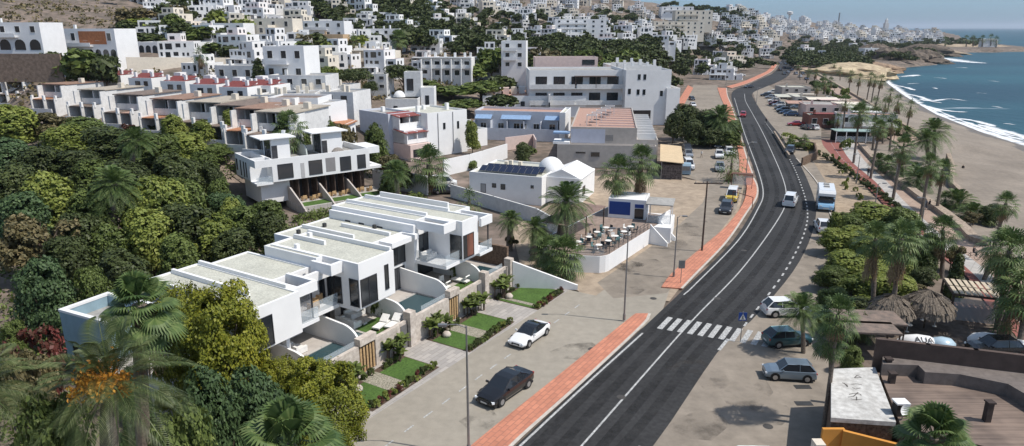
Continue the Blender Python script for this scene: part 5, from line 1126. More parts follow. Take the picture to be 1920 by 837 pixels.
RC=random.Random(6)
for i,(x,y,w_,m_,lb) in enumerate([(1475,190,5,GRAVR,'pale'),(1500,186,6,CREAM,'cream'),(1522,190,5,THATCH,'straw-coloured'),(1540,196,6,CREAM,'cream'),(1498,204,5,TERRA,'terracotta'),(1530,206,5,GREYR,'grey'),(1560,198,6,PINKW,'pinkish'),(1585,206,5,CREAM,'cream'),(1608,214,5,GRAVR,'pale'),(1550,228,5,REDR,'dark red'),(1628,226,5,CWHITE,'white'),(1600,228,4,GREYR,'grey'),(1640,252,5,GREYR,'grey')]):
    q=P(x,y+9); t=thing('terrace_awning','%s-roofed open awning on posts among the beach restaurants, %s from the left'%(lb,ORD[i] if i<12 else 'last'),'awning',(q[0],q[1],0),R(-10+RC.uniform(-8,8))); b=MB(); b.xbox(Matrix.Translation((0,0,3.6))@Matrix.Rotation(R(RC.uniform(-6,6)),4,'X'),w_*1.7,6.2,.12); b.build('awning_cloth',m_,t)
    for sx in (-1,1):
        for sy in (-1,1): b=MB(); b.box(sx*w_*.75-.06,sx*w_*.75+.06,sy*2.6-.06,sy*2.6+.06,0,3.35); b.build('post',WOODD,t)
# ================================================================ VEGETATION
NR=np.random.RandomState(5)
def leafcloud(lobes,n,s,seed,gap=.0,fr=1.2,elong=1.6,up=.35,rnd=.75):
    rs=np.random.RandomState(seed); w=np.array([l[3]*l[4]+l[4]*l[5]+l[3]*l[5] for l in lobes]); w/=w.sum()
    k=rs.choice(len(lobes),n,p=w); d=rs.normal(size=(n,3)); d/=np.linalg.norm(d,axis=1)[:,None]; d[:,2]=np.where(d[:,2]<-.55,-d[:,2],d[:,2])
    L=np.array(lobes); r=1-rs.rand(n)**2.2*.5+rs.normal(size=n)*.05; p=L[k,:3]+d*r[:,None]*L[k,3:]
    if gap>0:
        keep=np.array([noise.noise(Vector(q)*fr+Vector((seed,0,0)))>-gap for q in p]); p=p[keep]; d=d[keep]; n=len(p)
    nn=d+rs.normal(size=(n,3))*rnd; nn[:,2]+=up; nn/=np.linalg.norm(nn,axis=1)[:,None]
    a=np.cross(nn,rs.normal(size=(n,3))); a/=np.linalg.norm(a,axis=1)[:,None]; b=np.cross(nn,a); sz=s*(.55+rs.rand(n)*.9)
    a*=(sz*elong/2)[:,None]; b*=(sz/2)[:,None]
    V_=np.stack([p-a,p-b+nn*sz[:,None]*.12,p+a,p+b+nn*sz[:,None]*.12],1).reshape(-1,3)
    return V_,n
def cloudmesh(name,V_,n,m):
    me=bpy.data.meshes.new(name); me.vertices.add(4*n); me.vertices.foreach_set('co',V_.ravel()); me.loops.add(4*n); me.loops.foreach_set('vertex_index',np.arange(4*n)); me.polygons.add(n); me.polygons.foreach_set('loop_start',np.arange(n)*4); me.polygons.foreach_set('loop_total',np.full(n,4)); me.materials.append(m); me.update(); me.validate(); return me
LG=leafmat('mid_green_leaves',[(.046,.062,.018),(.094,.127,.031),(.156,.202,.052),(.260,.305,.098)],big=.45)
LD=leafmat('dark_green_leaves',[(.036,.047,.016),(.068,.088,.026),(.130,.156,.049)],trans=.15)
LY=leafmat('yellow_green_leaves',[(.069,.092,.021),(.161,.201,.040),(.276,.310,.069),(.391,.402,.115)])
LO=leafmat('olive_needles',[(.070,.085,.013),(.139,.163,.018),(.233,.240,.025),(.296,.279,.031)],trans=.2,bscale=.6)
LB=leafmat('brown_green_leaves',[(.080,.080,.036),(.158,.135,.062),(.293,.225,.112)],trans=.2)
LT=leafmat('blue_green_leaves',[(.044,.073,.033),(.081,.131,.050),(.138,.200,.081)],trans=.2)
LP=leafmat('palm_leaf_green',[(.041,.078,.023),(.093,.144,.041),(.185,.231,.083)],trans=.15,big=.3)
LPG=leafmat('palm_leaf_grey_green',[(.035,.055,.018),(.075,.10,.032),(.17,.19,.085)],trans=.12,big=.2,rough=.45)
LPD=leafmat('dead_palm_leaf',[(.13,.08,.04),(.24,.16,.085),(.34,.25,.15)],trans=.1)
LR=leafmat('red_bougainvillea',[(.035,.04,.015),(.12,.04,.03),(.24,.05,.045)],trans=.2)
def lobes_for(kind,rs):
    if kind=='round': return [(rs.uniform(-.45,.45),rs.uniform(-.45,.45),rs.uniform(.42,.80),.5,.5,.22) for _ in range(9)]+[(0,0,.62,.72,.72,.30)]
    if kind=='full': return [(rs.uniform(-.5,.5)*(1.1-z*.6),rs.uniform(-.5,.5)*(1.1-z*.6),z,.42,.42,.15) for z in np.linspace(.22,.86,22)]+[(0,0,.55,.62,.62,.40)]
    if kind=='umbrella': return [(rs.uniform(-.5,.5),rs.uniform(-.5,.5),rs.uniform(.62,.82),.45,.45,.16) for _ in range(9)]+[(0,0,.70,.85,.85,.22)]
    if kind=='tall': return [(rs.uniform(-.35,.35),rs.uniform(-.35,.35),z,.55*(1.15-abs(z-.5)),.55*(1.15-abs(z-.5)),.2) for z in np.linspace(.25,.85,9)]
    if kind=='shrub': return [(rs.uniform(-.5,.5),rs.uniform(-.5,.5),rs.uniform(.2,.6),.5,.5,.38) for _ in range(7)]
    if kind=='dense': return [(rs.uniform(-.55,.55),rs.uniform(-.55,.55),rs.uniform(.3,.8),.42,.42,.2) for _ in range(16)]+[(0,0,.5,.75,.75,.42)]
    if kind=='cone': return [(0,0,.48,.82,.82,.46)]+[(.72*math.cos(i*2.4)*(1-.5*(i/22)**2),.72*math.sin(i*2.4)*(1-.5*(i/22)**2),.18+.72*i/22,.26,.26,.10) for i in range(22)]
    if kind=='cypress': return [(0,0,z,1.0*(1.05-z)**.7+.1,1.0*(1.05-z)**.7+.1,.13) for z in np.linspace(.1,.92,8)]
    if kind=='wispy': return [(rs.uniform(-.6,.6),rs.uniform(-.6,.6),rs.uniform(.35,.85),.32,.32,.14) for _ in range(13)]
TP={}
def tproto(kind,m,n,s,seed,gap=.1,hz=6.,rr=3.):
    """unit tree: radius 1, height 1; leaf size given for a tree of height hz, radius rr"""
    rs=np.random.RandomState(seed); lb=lobes_for(kind,rs)
    # build at real size then normalise so that leaves stay in proportion
    lb=[(a*rr,b*rr,c*hz,d*rr,e*rr,f*hz) for a,b,c,d,e,f in lb]
    V_,k=leafcloud(lb,n,s,seed,gap,fr=.9,rnd=.42 if kind in ('cone','full') else .75); V_[:,:2]/=rr; V_[:,2]/=hz
    cr=cloudmesh('crown',V_,k,m)
    mb=MB(); mb.tube([(0,0,-.08),(.03,.02,.2),(.0,.0,.55)],[.055,.045,.03],7)
    for i in range(5):
        a=i*1.3+seed; mb.tube([(0,0,.22+.05*i),(.25*math.cos(a),.25*math.sin(a),.42+.04*i),(.5*math.cos(a),.5*math.sin(a),.6+.04*i)],[.025,.018,.008],5)
    return cr,mb.mesh('trunk',[BARK])
PROT={}
for nm,kind,m,n,s,gap,hz,rr in [('broad','full',LG,17000,.25,.22,9,4),('light','full',LY,17000,.25,.22,9,4),('dark','full',LD,17000,.25,.22,9,4),('teal','full',LT,17000,.25,.22,9,4),
    ('brown','wispy',LB,7000,.30,.2,8,4),('olive','cone',LO,60000,.105,.14,8,3.5),('tealn','full',LT,26000,.18,.18,7,4),('broadn','full',LG,24000,.19,.18,8,4),
    ('pine','umbrella',LD,9000,.34,.05,10,6),('fdark','round',LD,1500,.85,.1,9,4),('fgreen','round',LG,1500,.85,.1,9,4),('fbrown','wispy',LB,1200,.8,.1,9,4),('folive','dense',LY,1400,.8,.1,8,4),
    ('shrub','shrub',LG,2500,.2,.05,1.6,1.6),('shrubd','shrub',LD,2500,.2,.05,1.6,1.6),('shruby','shrub',LY,2500,.2,.05,1.6,1.6),('shrubr','shrub',LR,2500,.16,.05,1.6,1.6),('cypress','cypress',LD,2600,.3,.0,8,1.3)]:
    PROT[nm]=[tproto(kind,m,n,s,sd+len(nm),gap,hz,rr) for sd in ((1,2) if n<3000 else (1,2))]
TREES=[];TL=[]
tr_=random.Random(8)
def tree_w(x,y,z,kind,r,h,label=None,name=None,cat='tree',group='trees',look=None):
    cr,tk=PROT[kind][tr_.randrange(2)]; t=thing(name or ('shrub' if kind.startswith('shrub') else 'pine_tree' if kind=='pine' else 'tree'),label,cat if not kind.startswith('shrub') else 'shrub',(x,y,z),tr_.uniform(0,6.28),group)
    t.scale=(r,r,h); c=bpy.data.objects.new('crown',cr); COL.objects.link(c); c.parent=t
    if not kind.startswith('shrub'): k=bpy.data.objects.new('trunk',tk); COL.objects.link(k); k.parent=t
    if label is None: TREES.append(t); TL.append(look or LKT[kind])
    return t
LKT={'broad':'leafy mid-green tree','light':'pale yellow-green tree','dark':'dark green leafy tree','teal':'blue-green leafy tree','brown':'thin brownish tree','olive':'dense olive-yellow conifer','tealn':'dense blue-green bush tree','broadn':'dense mid-green tree',
 'pine':'dark spreading pine','fdark':'dark hillside tree','fgreen':'green hillside tree','fbrown':'sparse brown hillside tree','folive':'yellowish hillside tree','shrub':'green rounded shrub','shrubd':'dark low shrub','shruby':'yellow-green shrub','shrubr':'red bougainvillea shrub','cypress':'slim dark cypress'}
def tree_px(px,ytop,wpx,Y,kind,label=None,z0=None,look=None):
    p=PY(px,ytop,Y); g=hgt(p[0],p[1]) if z0 is None else z0; h=max(1.0,p[2]-g); r=wpx/2*Y/F*1.03
    return tree_w(p[0],p[1],g,kind,r,h,label,look=look)
for a in [(20,195,130,125,'light'),(85,205,110,128,'brown'),(150,222,120,118,'broad'),(110,235,110,112,'light'),(215,238,150,108,'dark'),(290,248,130,106,'broad'),(345,250,110,110,'light'),(395,272,90,112,'broad'),(5,262,120,100,'teal'),(60,275,120,96,'dark'),(140,280,130,98,'dark'),
  (10,310,130,84,'dark'),(85,322,130,80,'light'),(160,350,120,78,'broad'),(300,328,140,82,'light'),(255,350,110,80,'light'),(345,332,110,86,'broad'),(420,360,90,88,'teal'),(500,374,90,86,'broad'),(450,385,100,80,'broad'),(350,380,140,76,'dark'),(270,395,130,72,'light'),(200,420,110,70,'broad'),
  (150,400,120,70,'dark'),(400,400,120,76,'light'),(500,400,90,78,'dark'),(60,392,150,66,'brown'),(30,360,120,74,'teal'),(120,440,120,64,'dark'),(230,470,130,62,'dark'),(330,440,110,68,'broad'),(430,430,110,72,'dark'),(240,300,120,92,'dark'),(330,290,120,96,'dark'),(180,300,110,92,'broad'),
  (65,485,140,54,'tealn'),(170,500,90,56,'broadn'),(20,600,60,50,'broadn'),(350,300,80,100,'dark'),(382,285,70,104,'broad'),(398,305,60,99,'dark'),(405,335,60,94,'broad'),(430,372,70,84,'light')]: tree_px(*a)
# ---- near conifers and bushes
tree_px(330,520,150,43,'olive','tall olive-yellow conifer directly behind the near fan palm'); tree_px(398,524,215,41,'olive','big olive-yellow conifer touching the nearest villa')
tree_px(598,672,200,38,'olive','olive-yellow conifer bush at the left edge of the paved drive',z0=0); tree_px(525,664,120,40,'olive','small olive-yellow conifer just below the first curved divider wall',z0=0)
tree_px(470,690,190,34,'tealn','broad blue-green bush tree between the two olive-yellow conifers',z0=0); tree_px(380,700,170,31,'tealn','blue-green bush tree right of the fruiting date palm',z0=0); tree_px(500,760,170,30,'tealn','blue-green bush tree at the bottom edge beside the olive-yellow bush',z0=0)
tree_px(330,760,180,27,'broadn','dark leafy tree at the bottom under the fruiting palm fronds',z0=0); tree_px(90,740,200,24,'broadn','dark tree in the bottom left corner behind palm fronds',z0=0); tree_px(560,800,80,31,'olive','lowest olive-yellow conifer at the bottom of the picture',z0=0)
tree_px(50,610,110,46,'shrubr','red bougainvillea bush at the left edge below the round tree',z0=2); tree_px(110,650,80,42,'shrubr','dark red bougainvillea beside the pale-blue annex',z0=2)
tree_px(30,640,120,36,'brown','dry brown shrub tree at the left edge behind palm fronds',z0=2); tree_px(240,690,110,36,'tealn','blue-green bush under the near fan palm',z0=0)
tree_px(660,150-24,84,185,'pine','big umbrella pine with domed dark crown above the grey roofs'); tree_px(755,118,72,195,'pine','round dark pine left of the tower house'); tree_px(694,150,34,180,'pine','small dark pine beside the umbrella pine')
tree_px(483,113,36,172,'cypress','dark conical cypress left of the white cube house')
# ---- trees in the middle distance
for a in [(885,226,34,150,'light'),(610,222,60,125,'broad'),(640,225,60,124,'brown'),(700,232,60,124,'broad'),(560,222,60,116,'broad'),(530,232,60,114,'dark'),(500,228,50,118,'light'),(745,300,70,112,'dark'),(730,320,60,108,'broad'),(725,285,60,116,'brown'),(1290,196,70,170,'dark'),(1265,208,50,165,'dark'),(1320,205,70,168,'dark'),(1345,215,60,162,'dark'),
  (1378,225,40,165,'broad'),(1370,245,60,158,'broad'),(1335,235,60,158,'dark'),(1300,225,60,160,'dark'),(430,205,50,124,'light'),(320,215,60,124,'light'),(375,225,60,120,'light'),(980,268,40,136,'dark'),(1010,430,50,80,'dark'),(960,440,30,82,'brown'),
  (90,95,60,190,'fdark'),(150,92,90,185,'fgreen'),(190,100,60,183,'fdark'),(120,85,40,200,'fdark'),(270,60,60,240,'fdark'),(330,42,70,250,'fdark'),(370,50,60,245,'fgreen'),(400,80,60,225,'fgreen'),(435,85,50,220,'fdark'),(530,35,50,285,'fgreen'),(560,105,40,225,'fdark'),(590,60,50,260,'fdark'),(840,110,60,240,'fdark'),(880,120,70,232,'fgreen'),(920,90,70,245,'fgreen'),(940,140,60,215,'fdark'),(1000,100,60,250,'fdark'),(1020,150,50,215,'fdark'),
  (800,150,60,205,'fgreen'),(850,160,90,200,'fgreen'),(900,150,90,205,'fgreen'),(940,175,60,190,'fdark'),(870,185,80,185,'fgreen'),(600,125,60,200,'fgreen'),(625,128,50,195,'folive'),(700,60,60,280,'fdark'),(760,50,70,300,'fdark'),(560,140,30,185,'folive')]: tree_px(*a)
FARW=[]
g_=[((640,830,0,92),80),((800,960,20,105),40),((560,700,0,50),12),((960,1240,25,150),90),((1240,1440,55,140),60),((1280,1400,14,45),30),((1485,1610,82,132),170),((1620,1760,84,116),70),((1230,1420,12,40),30),((560,680,40,120),12),((1100,1420,100,150),24),((240,480,5,95),30),((960,1250,100,150),40),((1600,1700,80,105),12),((1700,1860,74,88),50)]
for (x0,x1,y0,y1),n in g_:
    for i in range(n):
        px=tr_.uniform(x0,x1); py=tr_.uniform(y0,y1); g=ground(px,py)
        if g is None or g[1]>1400: continue
        if g[1]>300: FARW.append(g); continue
        if polydist(np.array([g[0]]),np.array([g[1]]))[0]<3 and g[1]<400: continue
        if any(math.hypot(h_[0]-g[0],h_[1]-g[1])<h_[2]*.55 for h_ in HP): continue
        k=tr_.choice(['fdark','fdark','fgreen','fgreen','fbrown','folive']) if x0<1480 else tr_.choice(['fdark','fbrown','fgreen'])
        tree_w(g[0],g[1],g[2],k,tr_.uniform(3,6),tr_.uniform(5.5,10),group='trees on the slopes')
vv=[]; nn_=0; rs=np.random.RandomState(3); me0=[PROT[k][j][0] for k in ('fdark','fgreen','fbrown') for j in (0,1)]; arr=[]
for me in me0:
    a=np.zeros(len(me.vertices)*3); me.vertices.foreach_get('co',a); arr.append(a.reshape(-1,4,3)[::2].reshape(-1,3))
for g in FARW+[(g[0]+rs.uniform(-14,14),g[1]+rs.uniform(-20,20),None) for g in FARW]:
    z=g[2] if g[2] is not None else hgt(g[0],g[1]); a=arr[rs.choice(6,p=[.3,.3,.15,.15,.05,.05])]; vv.append(a*[rs.uniform(3,6),rs.uniform(3,6),rs.uniform(5,9)]+[g[0],g[1],z])
V_=np.concatenate(vv); o_=bpy.data.objects.new('distant_woods',cloudmesh('distant_woods',V_,len(V_)//4,LD)); COL.objects.link(o_); tag(o_,kind='stuff')
# shrubs: garden and roadside
for px,py,r,h,k in [(236,232,1.8,2.6,'shrubr'),(205,225,2.2,2.4,'shrub'),(330,240,2,2.2,'shruby'),(395,250,2,2.4,'shrub'),(120,215,2.5,2.8,'shrub'),(60,205,2.5,2.8,'shrub'),(280,236,1.6,2,'shrubd'),(440,262,2,2.2,'shrub')]:
    p=PY(px,py,134); tree_w(p[0],p[1],hgt(p[0],p[1]),k,r,h,group='shrubs')
for x,y,r,h,k in [(828/1,0,0,0,'')][:0]: pass
for px,py,r,h,k in [(875,308,1.6,1.8,'shrub'),(884,318,1.6,1.8,'shrub'),(915,300,1.7,1.3,'shrub'),(990,290,2.2,2.0,'shrub'),(975,285,1.5,1.6,'shrubd'),(1478,262,2.5,1.8,'shruby'),(1495,272,2.5,2.0,'shrub'),(1510,282,2.4,1.8,'shruby'),(1485,278,2.2,1.5,'shrubd'),(1587,282,1.7,3.0,'shrub')]:
    p=P(px,py); tree_w(p[0],p[1],0,k,r,h,group='shrubs')
for i in range(26):   # hedge clumps along the cycle path
    s=i/25; px=1535+s*175+0; py=290+ (i/25)**1.1*125; p=P(px,py); tree_w(p[0],p[1],0,'shrubd',.9,1.0,group='shrubs of the cycle path hedge')
for i in range(20):
    s=i/19; p=P(1568+s*60+tr_.uniform(-16,16),300+s*110+tr_.uniform(-8,8)); tree_w(p[0],p[1],0,tr_.choice(['shruby','brown']) if 0 else 'shruby',.5,.9,group='dry planting strip shrubs')
# right-hand tree mass
for a in [(1640,385,120,88,'light'),(1600,425,110,80,'light'),(1700,390,90,84,'broad'),(1590,470,90,74,'light'),(1650,490,110,70,'light'),(1610,515,110,67,'broadn'),(1690,470,80,72,'light'),(1565,540,90,62,'broadn'),(1620,560,80,62,'dark'),(1745,440,70,76,'broad'),(1790,455,50,74,'brown'),(1730,500,60,68,'dark'),(1580,610,70,54,'dark'),(1600,650,60,50,'broadn'),(1545,590,50,58,'broadn'),(1860,385,60,95,'dark'),(1830,395,40,94,'brown'),(1800,480,36,66,'cypress'),(1665,400,60,90,'light'),(1575,400,50,86,'light'),(1625,440,90,76,'light'),(1575,430,90,80,'light'),(1600,480,120,70,'light'),(1650,505,130,66,'light'),(1690,520,90,64,'light'),(1560,500,80,68,'broadn'),(1680,420,90,80,'broadn'),(1735,470,80,72,'broad'),(1650,440,90,78,'light'),(1600,400,80,86,'broadn'),(1700,520,80,66,'brown')]: tree_px(*a)
for i in range(46):
    x=tr_.uniform(1488,1700); y=tr_.uniform(150,262)
    if x>1440+(y-110)*1.9+0 or y<150: pass
    q=P(x,y)
    if q[0]>xw(q[1])-3 or q[0]<np.interp(q[1],[110,180,260,420],[62,84,108,160]): continue
    k=tr_.choice(['shrub','shrubd','fdark','fgreen','shruby'])
    tree_w(q[0],q[1],0,k,tr_.uniform(1.5,2.6),tr_.uniform(2.0,4.2),group='bushes among the beach restaurants')
for i,(x,y) in enumerate([(1500,150),(1512,156),(1525,163),(1540,170),(1553,178),(1640,255),(1655,268),(1668,280),(1640,228),(1660,240),(1560,140),(1575,150),(1545,185),(1530,200),(1620,240)]):
    q=P(x,y); FP=globals().setdefault('EXTRAP',[]); FP.append((x,y))
# ---- palms
def frond(mb,ori,az,el,L,droop,nl=16,lw=.06,ll=.3,mi=0,twist=0,vee=.5):
    """feather frond"""
    h=Vector((math.cos(az),math.sin(az),0)); side=Vector((-math.sin(az),math.cos(az),0)); up=Vector((0,0,1))
    def pt(t): return ori+h*(L*math.cos(el)*t*(1-.12*t))+up*(L*math.sin(el)*t-droop*L*t*t)
    prev=pt(0)
    ks=6
    for k in range(ks):
        a=pt(k/ks); b=pt((k+1)/ks); w=.045*(1-k/ks)+.01
        mb.poly([a-side*w,b-side*w*.8,b+side*w*.8,a+side*w],mi)
    for k in range(nl):
        t=.12+.88*k/nl; p=pt(t); d=(pt(min(1,t+.03))-pt(t-.03)).normalized(); nrm=side.cross(d).normalized()*-1
        if nrm.z<0: nrm=-nrm
        l=ll*L*math.sin(math.pi*min(1,(t*.82+.14)))
        for s in (-1,1):
            dd=(side*s*.8+d*.75+nrm*vee*.5).normalized(); tip=p+dd*l+up*(-.28*l); mid=p+dd*l*.5
            wv=d*lw
            mb.poly([p-wv*.6,mid-wv,tip,mid+wv],mi)
def fanleaf(mb,ori,az,el,L,r,mi=0,n=13,droop=.25):
    h=Vector((math.cos(az)*math.cos(el),math.sin(az)*math.cos(el),math.sin(el))); side=Vector((-math.sin(az),math.cos(az),0)); up=h.cross(side)*-1
    if up.z<0: up=-up
    c=ori+h*L+Vector((0,0,-droop*L*.5)); mb.poly([ori-side*.03,c-side*.02,c+side*.02,ori+side*.03],mi)
    hh2=(h+Vector((0,0,-droop))).normalized(); s2=side; 
    for k in range(n):
        a=(k/(n-1)-.5)*R(230); d=(hh2*math.cos(a)+s2*math.sin(a)); d2=(hh2*math.cos(a+.11)+s2*math.sin(a+.11)); d0=(hh2*math.cos(a-.11)+s2*math.sin(a-.11))
        rr=r*(1-.25*abs(a)/2); tip=c+d*rr+Vector((0,0,-.28*rr))+up*.1*rr
        mb.poly([c,c+d0*rr*.6+up*.1*rr,tip,c+d2*rr*.6+up*.1*rr],mi)
def date_crown(seed,nf=60,L=4.2,nl=18,m=LP,lw=.06,fruit=False,up=1.0):
    rs=random.Random(seed); mb=MB()
    for i in range(nf):
        t=i/nf; az=i*2.399963; el=R(82-118*t*up+rs.uniform(-8,8)); frond(mb,Vector((.15*math.cos(az),.15*math.sin(az),.1-.35*t)),az,el,L*rs.uniform(.85,1.08),.32+.25*rs.random(),nl,lw)
    return mb.mesh('crown',[m])
def fan_crown(seed,nf=44,L=1.3,r=1.05,m=LP,nb=13):
    rs=random.Random(seed); mb=MB()
    for i in range(nf):
        t=i/nf; az=i*2.399963; el=R(85-125*t+rs.uniform(-10,10)); fanleaf(mb,Vector((0,0,-.3*t)),az,el,L*rs.uniform(.8,1.15),r*rs.uniform(.85,1.1),0,nb,.2+.5*t)
    return mb.mesh('crown',[m])
def skirt(seed,n=34,L=1.5):
    rs=random.Random(seed); mb=MB()
    for i in range(n):
        az=rs.uniform(0,6.28); z=-rs.random()*L*.9-.3; a=Vector((math.cos(az)*.2,math.sin(az)*.2,z)); fanleaf(mb,a,az,R(-62+rs.uniform(-15,10)),.55,.65,0,7,.5)
    return mb.mesh('dead_leaf_skirt',[LPD])
FC=[fan_crown(k) for k in range(4)]; FCN=fan_crown(33,40,1.25,1.15,LP,24); FK=[skirt(k) for k in range(3)]; DC=[date_crown(20+k) for k in range(2)]; DCG=date_crown(40,40,5.4,40,LPG,.032,up=1.02)
SFC=[fan_crown(60+k,26,1.3,1.15,LP,7) for k in range(2)]
PALMS=[];PL=[]
def trunk_mesh(dx,dy,h,r0,r1,n=9):
    mb=MB(); N=max(4,int(h/1.0)); pts=[];rad=[]
    for i in range(N+1):
        t=i/N; pts.append((dx*t**1.3,dy*t**1.3,h*t)); rad.append((r0+(r1-r0)*min(1,t*2))*(1+.09*(i%2)))
    mb.tube([(0,0,-.3)]+pts,[r0*1.25]+rad,n); return mb
def palm(base,top,kind='fan',s=1.0,label=None,z0=None,sk=1,Y=None,look=None,r=None):
    if Y is None:
        b=P(*base,z0 if z0 is not None else 0)
    else: b=PY(*base,Y); b=(b[0],b[1],z0 if z0 is not None else hgt(b[0],b[1]))
    c=PY(*top,b[1]); h=max(.6,c[2]-b[2]); t=thing('fan_palm' if kind.startswith('fan') else 'date_palm',label,'palm tree',b,0,'palm trees'); dx=c[0]-b[0]
    rr=r or (.2 if kind.startswith('fan') else .36); trunk_mesh(dx,0,h,rr*1.2,rr).build('trunk',PBARK,t)
    rs=random.Random(int(base[0]*7+base[1])); me=FCN if kind=='fann' else rs.choice(FC) if kind=='fan' else rs.choice(SFC) if kind=='fans' else DCG if kind=='dateg' else rs.choice(DC)
    cr=bpy.data.objects.new('crown',me); COL.objects.link(cr); cr.parent=t; cr.location=(dx,0,h); cr.rotation_euler=(rs.uniform(-.08,.08),rs.uniform(-.08,.08),rs.uniform(0,6.28)); cr.scale=(s,s,s)
    if sk and kind.startswith('fan'):
        k=bpy.data.objects.new('dead_leaf_skirt',rs.choice(FK)); COL.objects.link(k); k.parent=t; k.location=(dx,0,h); k.scale=(s,s,s*sk)
    if label is None: PALMS.append(t); PL.append(look or {'fan':'fan palm with brown leaf skirt','fann':'fan palm','fans':'slim fan palm','date':'date palm','dateg':'grey-green date palm'}[kind])
    return t
# near left
T1=palm((205,1150),(207,715),'dateg',.66,'big date palm with orange fruit stalks in the bottom left foreground',z0=0,Y=24.5,r=.33)
rs=random.Random(2); FRU=leafmat('orange_date_fruit',[(.34,.12,.015),(.58,.25,.03),(.70,.36,.05)],trans=.1); cl=[k for k in kids(T1) if k.name.startswith('crown')][0].location
for i in range(24):
    mb=MB(); az=rs.uniform(0,6.28); e=R(rs.uniform(-25,70)); d=Vector((math.cos(az)*math.cos(e),math.sin(az)*math.cos(e),math.sin(e))); c=d*rs.uniform(.5,1.15); c.z-=.15; c.y-=.25
    for k in range(60):
        q=c+Vector((rs.gauss(0,.16),rs.gauss(0,.16),rs.gauss(-.1,.22))); a=Vector((rs.gauss(0,1),rs.gauss(0,1),rs.gauss(0,1))).normalized(); b2=a.orthogonal().normalized(); mb.poly([q-a*.09,q-b2*.045,q+a*.09,q+b2*.045])
    fo=mb.build('fruit_bunch',FRU,T1); fo.location=cl; tag(fo,kind='stuff')
palm((262,900),(262,572),'fann',.92,'tall fan palm with ragged skirt behind the fruiting date palm',z0=0,Y=31,sk=1.5,r=.33)
palm((-40,1150),(-50,730),'dateg',.6,'date palm whose fronds enter at the left edge of the picture',z0=0,Y=24,r=.3)
palm((540,1000),(545,835),'fann',1.2,'fan palm just showing its top at the bottom edge',z0=0,Y=26.5,r=.25)

palm((215,470),(215,345),'date',.85,'dark shaggy date palm in the middle of the left tree mass',z0=3,Y=78); palm((250,420),(255,262),'date',.8,'date palm crown at the top of the left tree mass',z0=3,Y=98)
# middle
palm((1048,455),(1062,378),'date',1.0,'broad date palm in front of the dome house, left of the cafe',Y=80,z0=0,r=.5)
palm((1153,412),(1158,322),'fan',1.35,'left fan palm of the pair beside the cafe hut',Y=93,z0=2,r=.3,sk=1.3); palm((1190,405),(1203,302),'fan',1.3,'right fan palm of the pair, with orange dead fronds, beside the cafe hut',Y=94,z0=2,r=.3,sk=1.5)
palm((1058,512),(1058,478),'fan',1.3,'low bushy fan palm with yellow leaves left of the cafe plinth',Y=72,z0=0,sk=1.6); palm((1025,500),(1028,470),'fan',1.1,None,Y=74,z0=0)
palm((805,364),(805,308),'fan',1.8,'fan palm standing in front of the tall white house with maroon awnings',Y=113,z0=1,r=.5,sk=1)
palm((1000,480),(1003,428),'date',.55,None,Y=78,z0=0); palm((955,470),(958,412),'date',.5,None,Y=82,z0=0); palm((540,262),(542,240),'fan',1.6,None,Y=112,z0=2); palm((745,350),(742,322),'date',.7,None,Y=104,z0=0); palm((878,390),(880,376),'fans',1.1,None,Y=98,z0=0)
palm((1350,262),(1352,222),'date',1.25,'big date palm above the dark shrubs between car park and road',Y=160,z0=0); palm((1368,352),(1372,306),'fans',1.5,'small date palm on the salmon pavement beside the parked cars',Y=122,z0=0,sk=1)
palm((372,130),(375,103),'fans',1.3,'slender palm in front of the cream retaining wall',Y=195); palm((660,100),(662,78),'fans',1.6,None,Y=255); palm((745,98),(748,72),'fan',1.8,None,Y=255)
# right side: base px, crown px
for i,(b,c,k,s) in enumerate([((1590,178),(1596,141),'fans',1.4),((1607,183),(1612,147),'fans',1.4),((1625,188),(1633,146),'fans',1.5),((1634,190),(1641,150),'fans',1.2),((1643,196),(1653,150),'fans',1.4),((1662,222),(1670,176),'fans',1.2),((1676,236),(1684,190),'fans',1.3),((1700,243),(1708,200),'fans',1.3),((1684,210),(1686,202),'fans',1.0),
  ((1578,262),(1586,190),'fans',1.2),((1568,258),(1572,222),'fans',1.0),((1600,306),(1612,212),'fan',1.35),((1632,335),(1650,240),'fan',1.0),((1636,280),(1640,232),'fans',1.1),((1674,374),(1694,275),'fan',1.2),((1726,408),(1744,306),'fan',1.0),((1756,395),(1768,318),'fan',1.1),((1742,350),(1745,325),'fans',1.0),((1865,460),(1886,382),'fan',1.0),((1512,282),(1508,262),'fans',.8)]):
    Y_=P(*b,0)[1]; palm(b,c,k,s*.88,None,Y=Y_)
for b,c,k,s,z in [((1750,300),(1752,245),'date',1.1,-1),((1740,310),(1736,262),'date',.9,-1),((1700,262),(1700,248),'date',.7,-1),((1690,340),(1690,312),'date',.8,-.5),((1665,330),(1664,306),'fan',.9,-.5),((1720,360),(1722,335),'date',.9,-.5),((1650,320),(1648,300),'date',.6,0),((1795,400),(1796,380),'date',.9,-1),((1770,395),(1772,375),'fan',.8,-1),((1825,420),(1822,400),'date',.7,-1),((1720,330),(1716,318),'fan',.8,-.5)]:
    palm(b,c,k,s,None,Y=P(*b,z)[1],z0=z)
palm((1845,525),(1876,462),'fan',1.1,'fan palm leaning over the tiled strip, farthest of the right-edge group',Y=P(1845,525)[1],z0=0); palm((1868,618),(1893,470),'fan',1.2,'tall fan palm of the right-edge group, left trunk',Y=P(1868,618)[1],z0=0); palm((1878,625),(1910,520),'fan',1.1,'fan palm of the right-edge group, right trunk',Y=P(1878,625)[1],z0=0); palm((1910,655),(1925,545),'fan',1.2,'fan palm cut by the right edge of the picture',Y=P(1905,655)[1],z0=0)
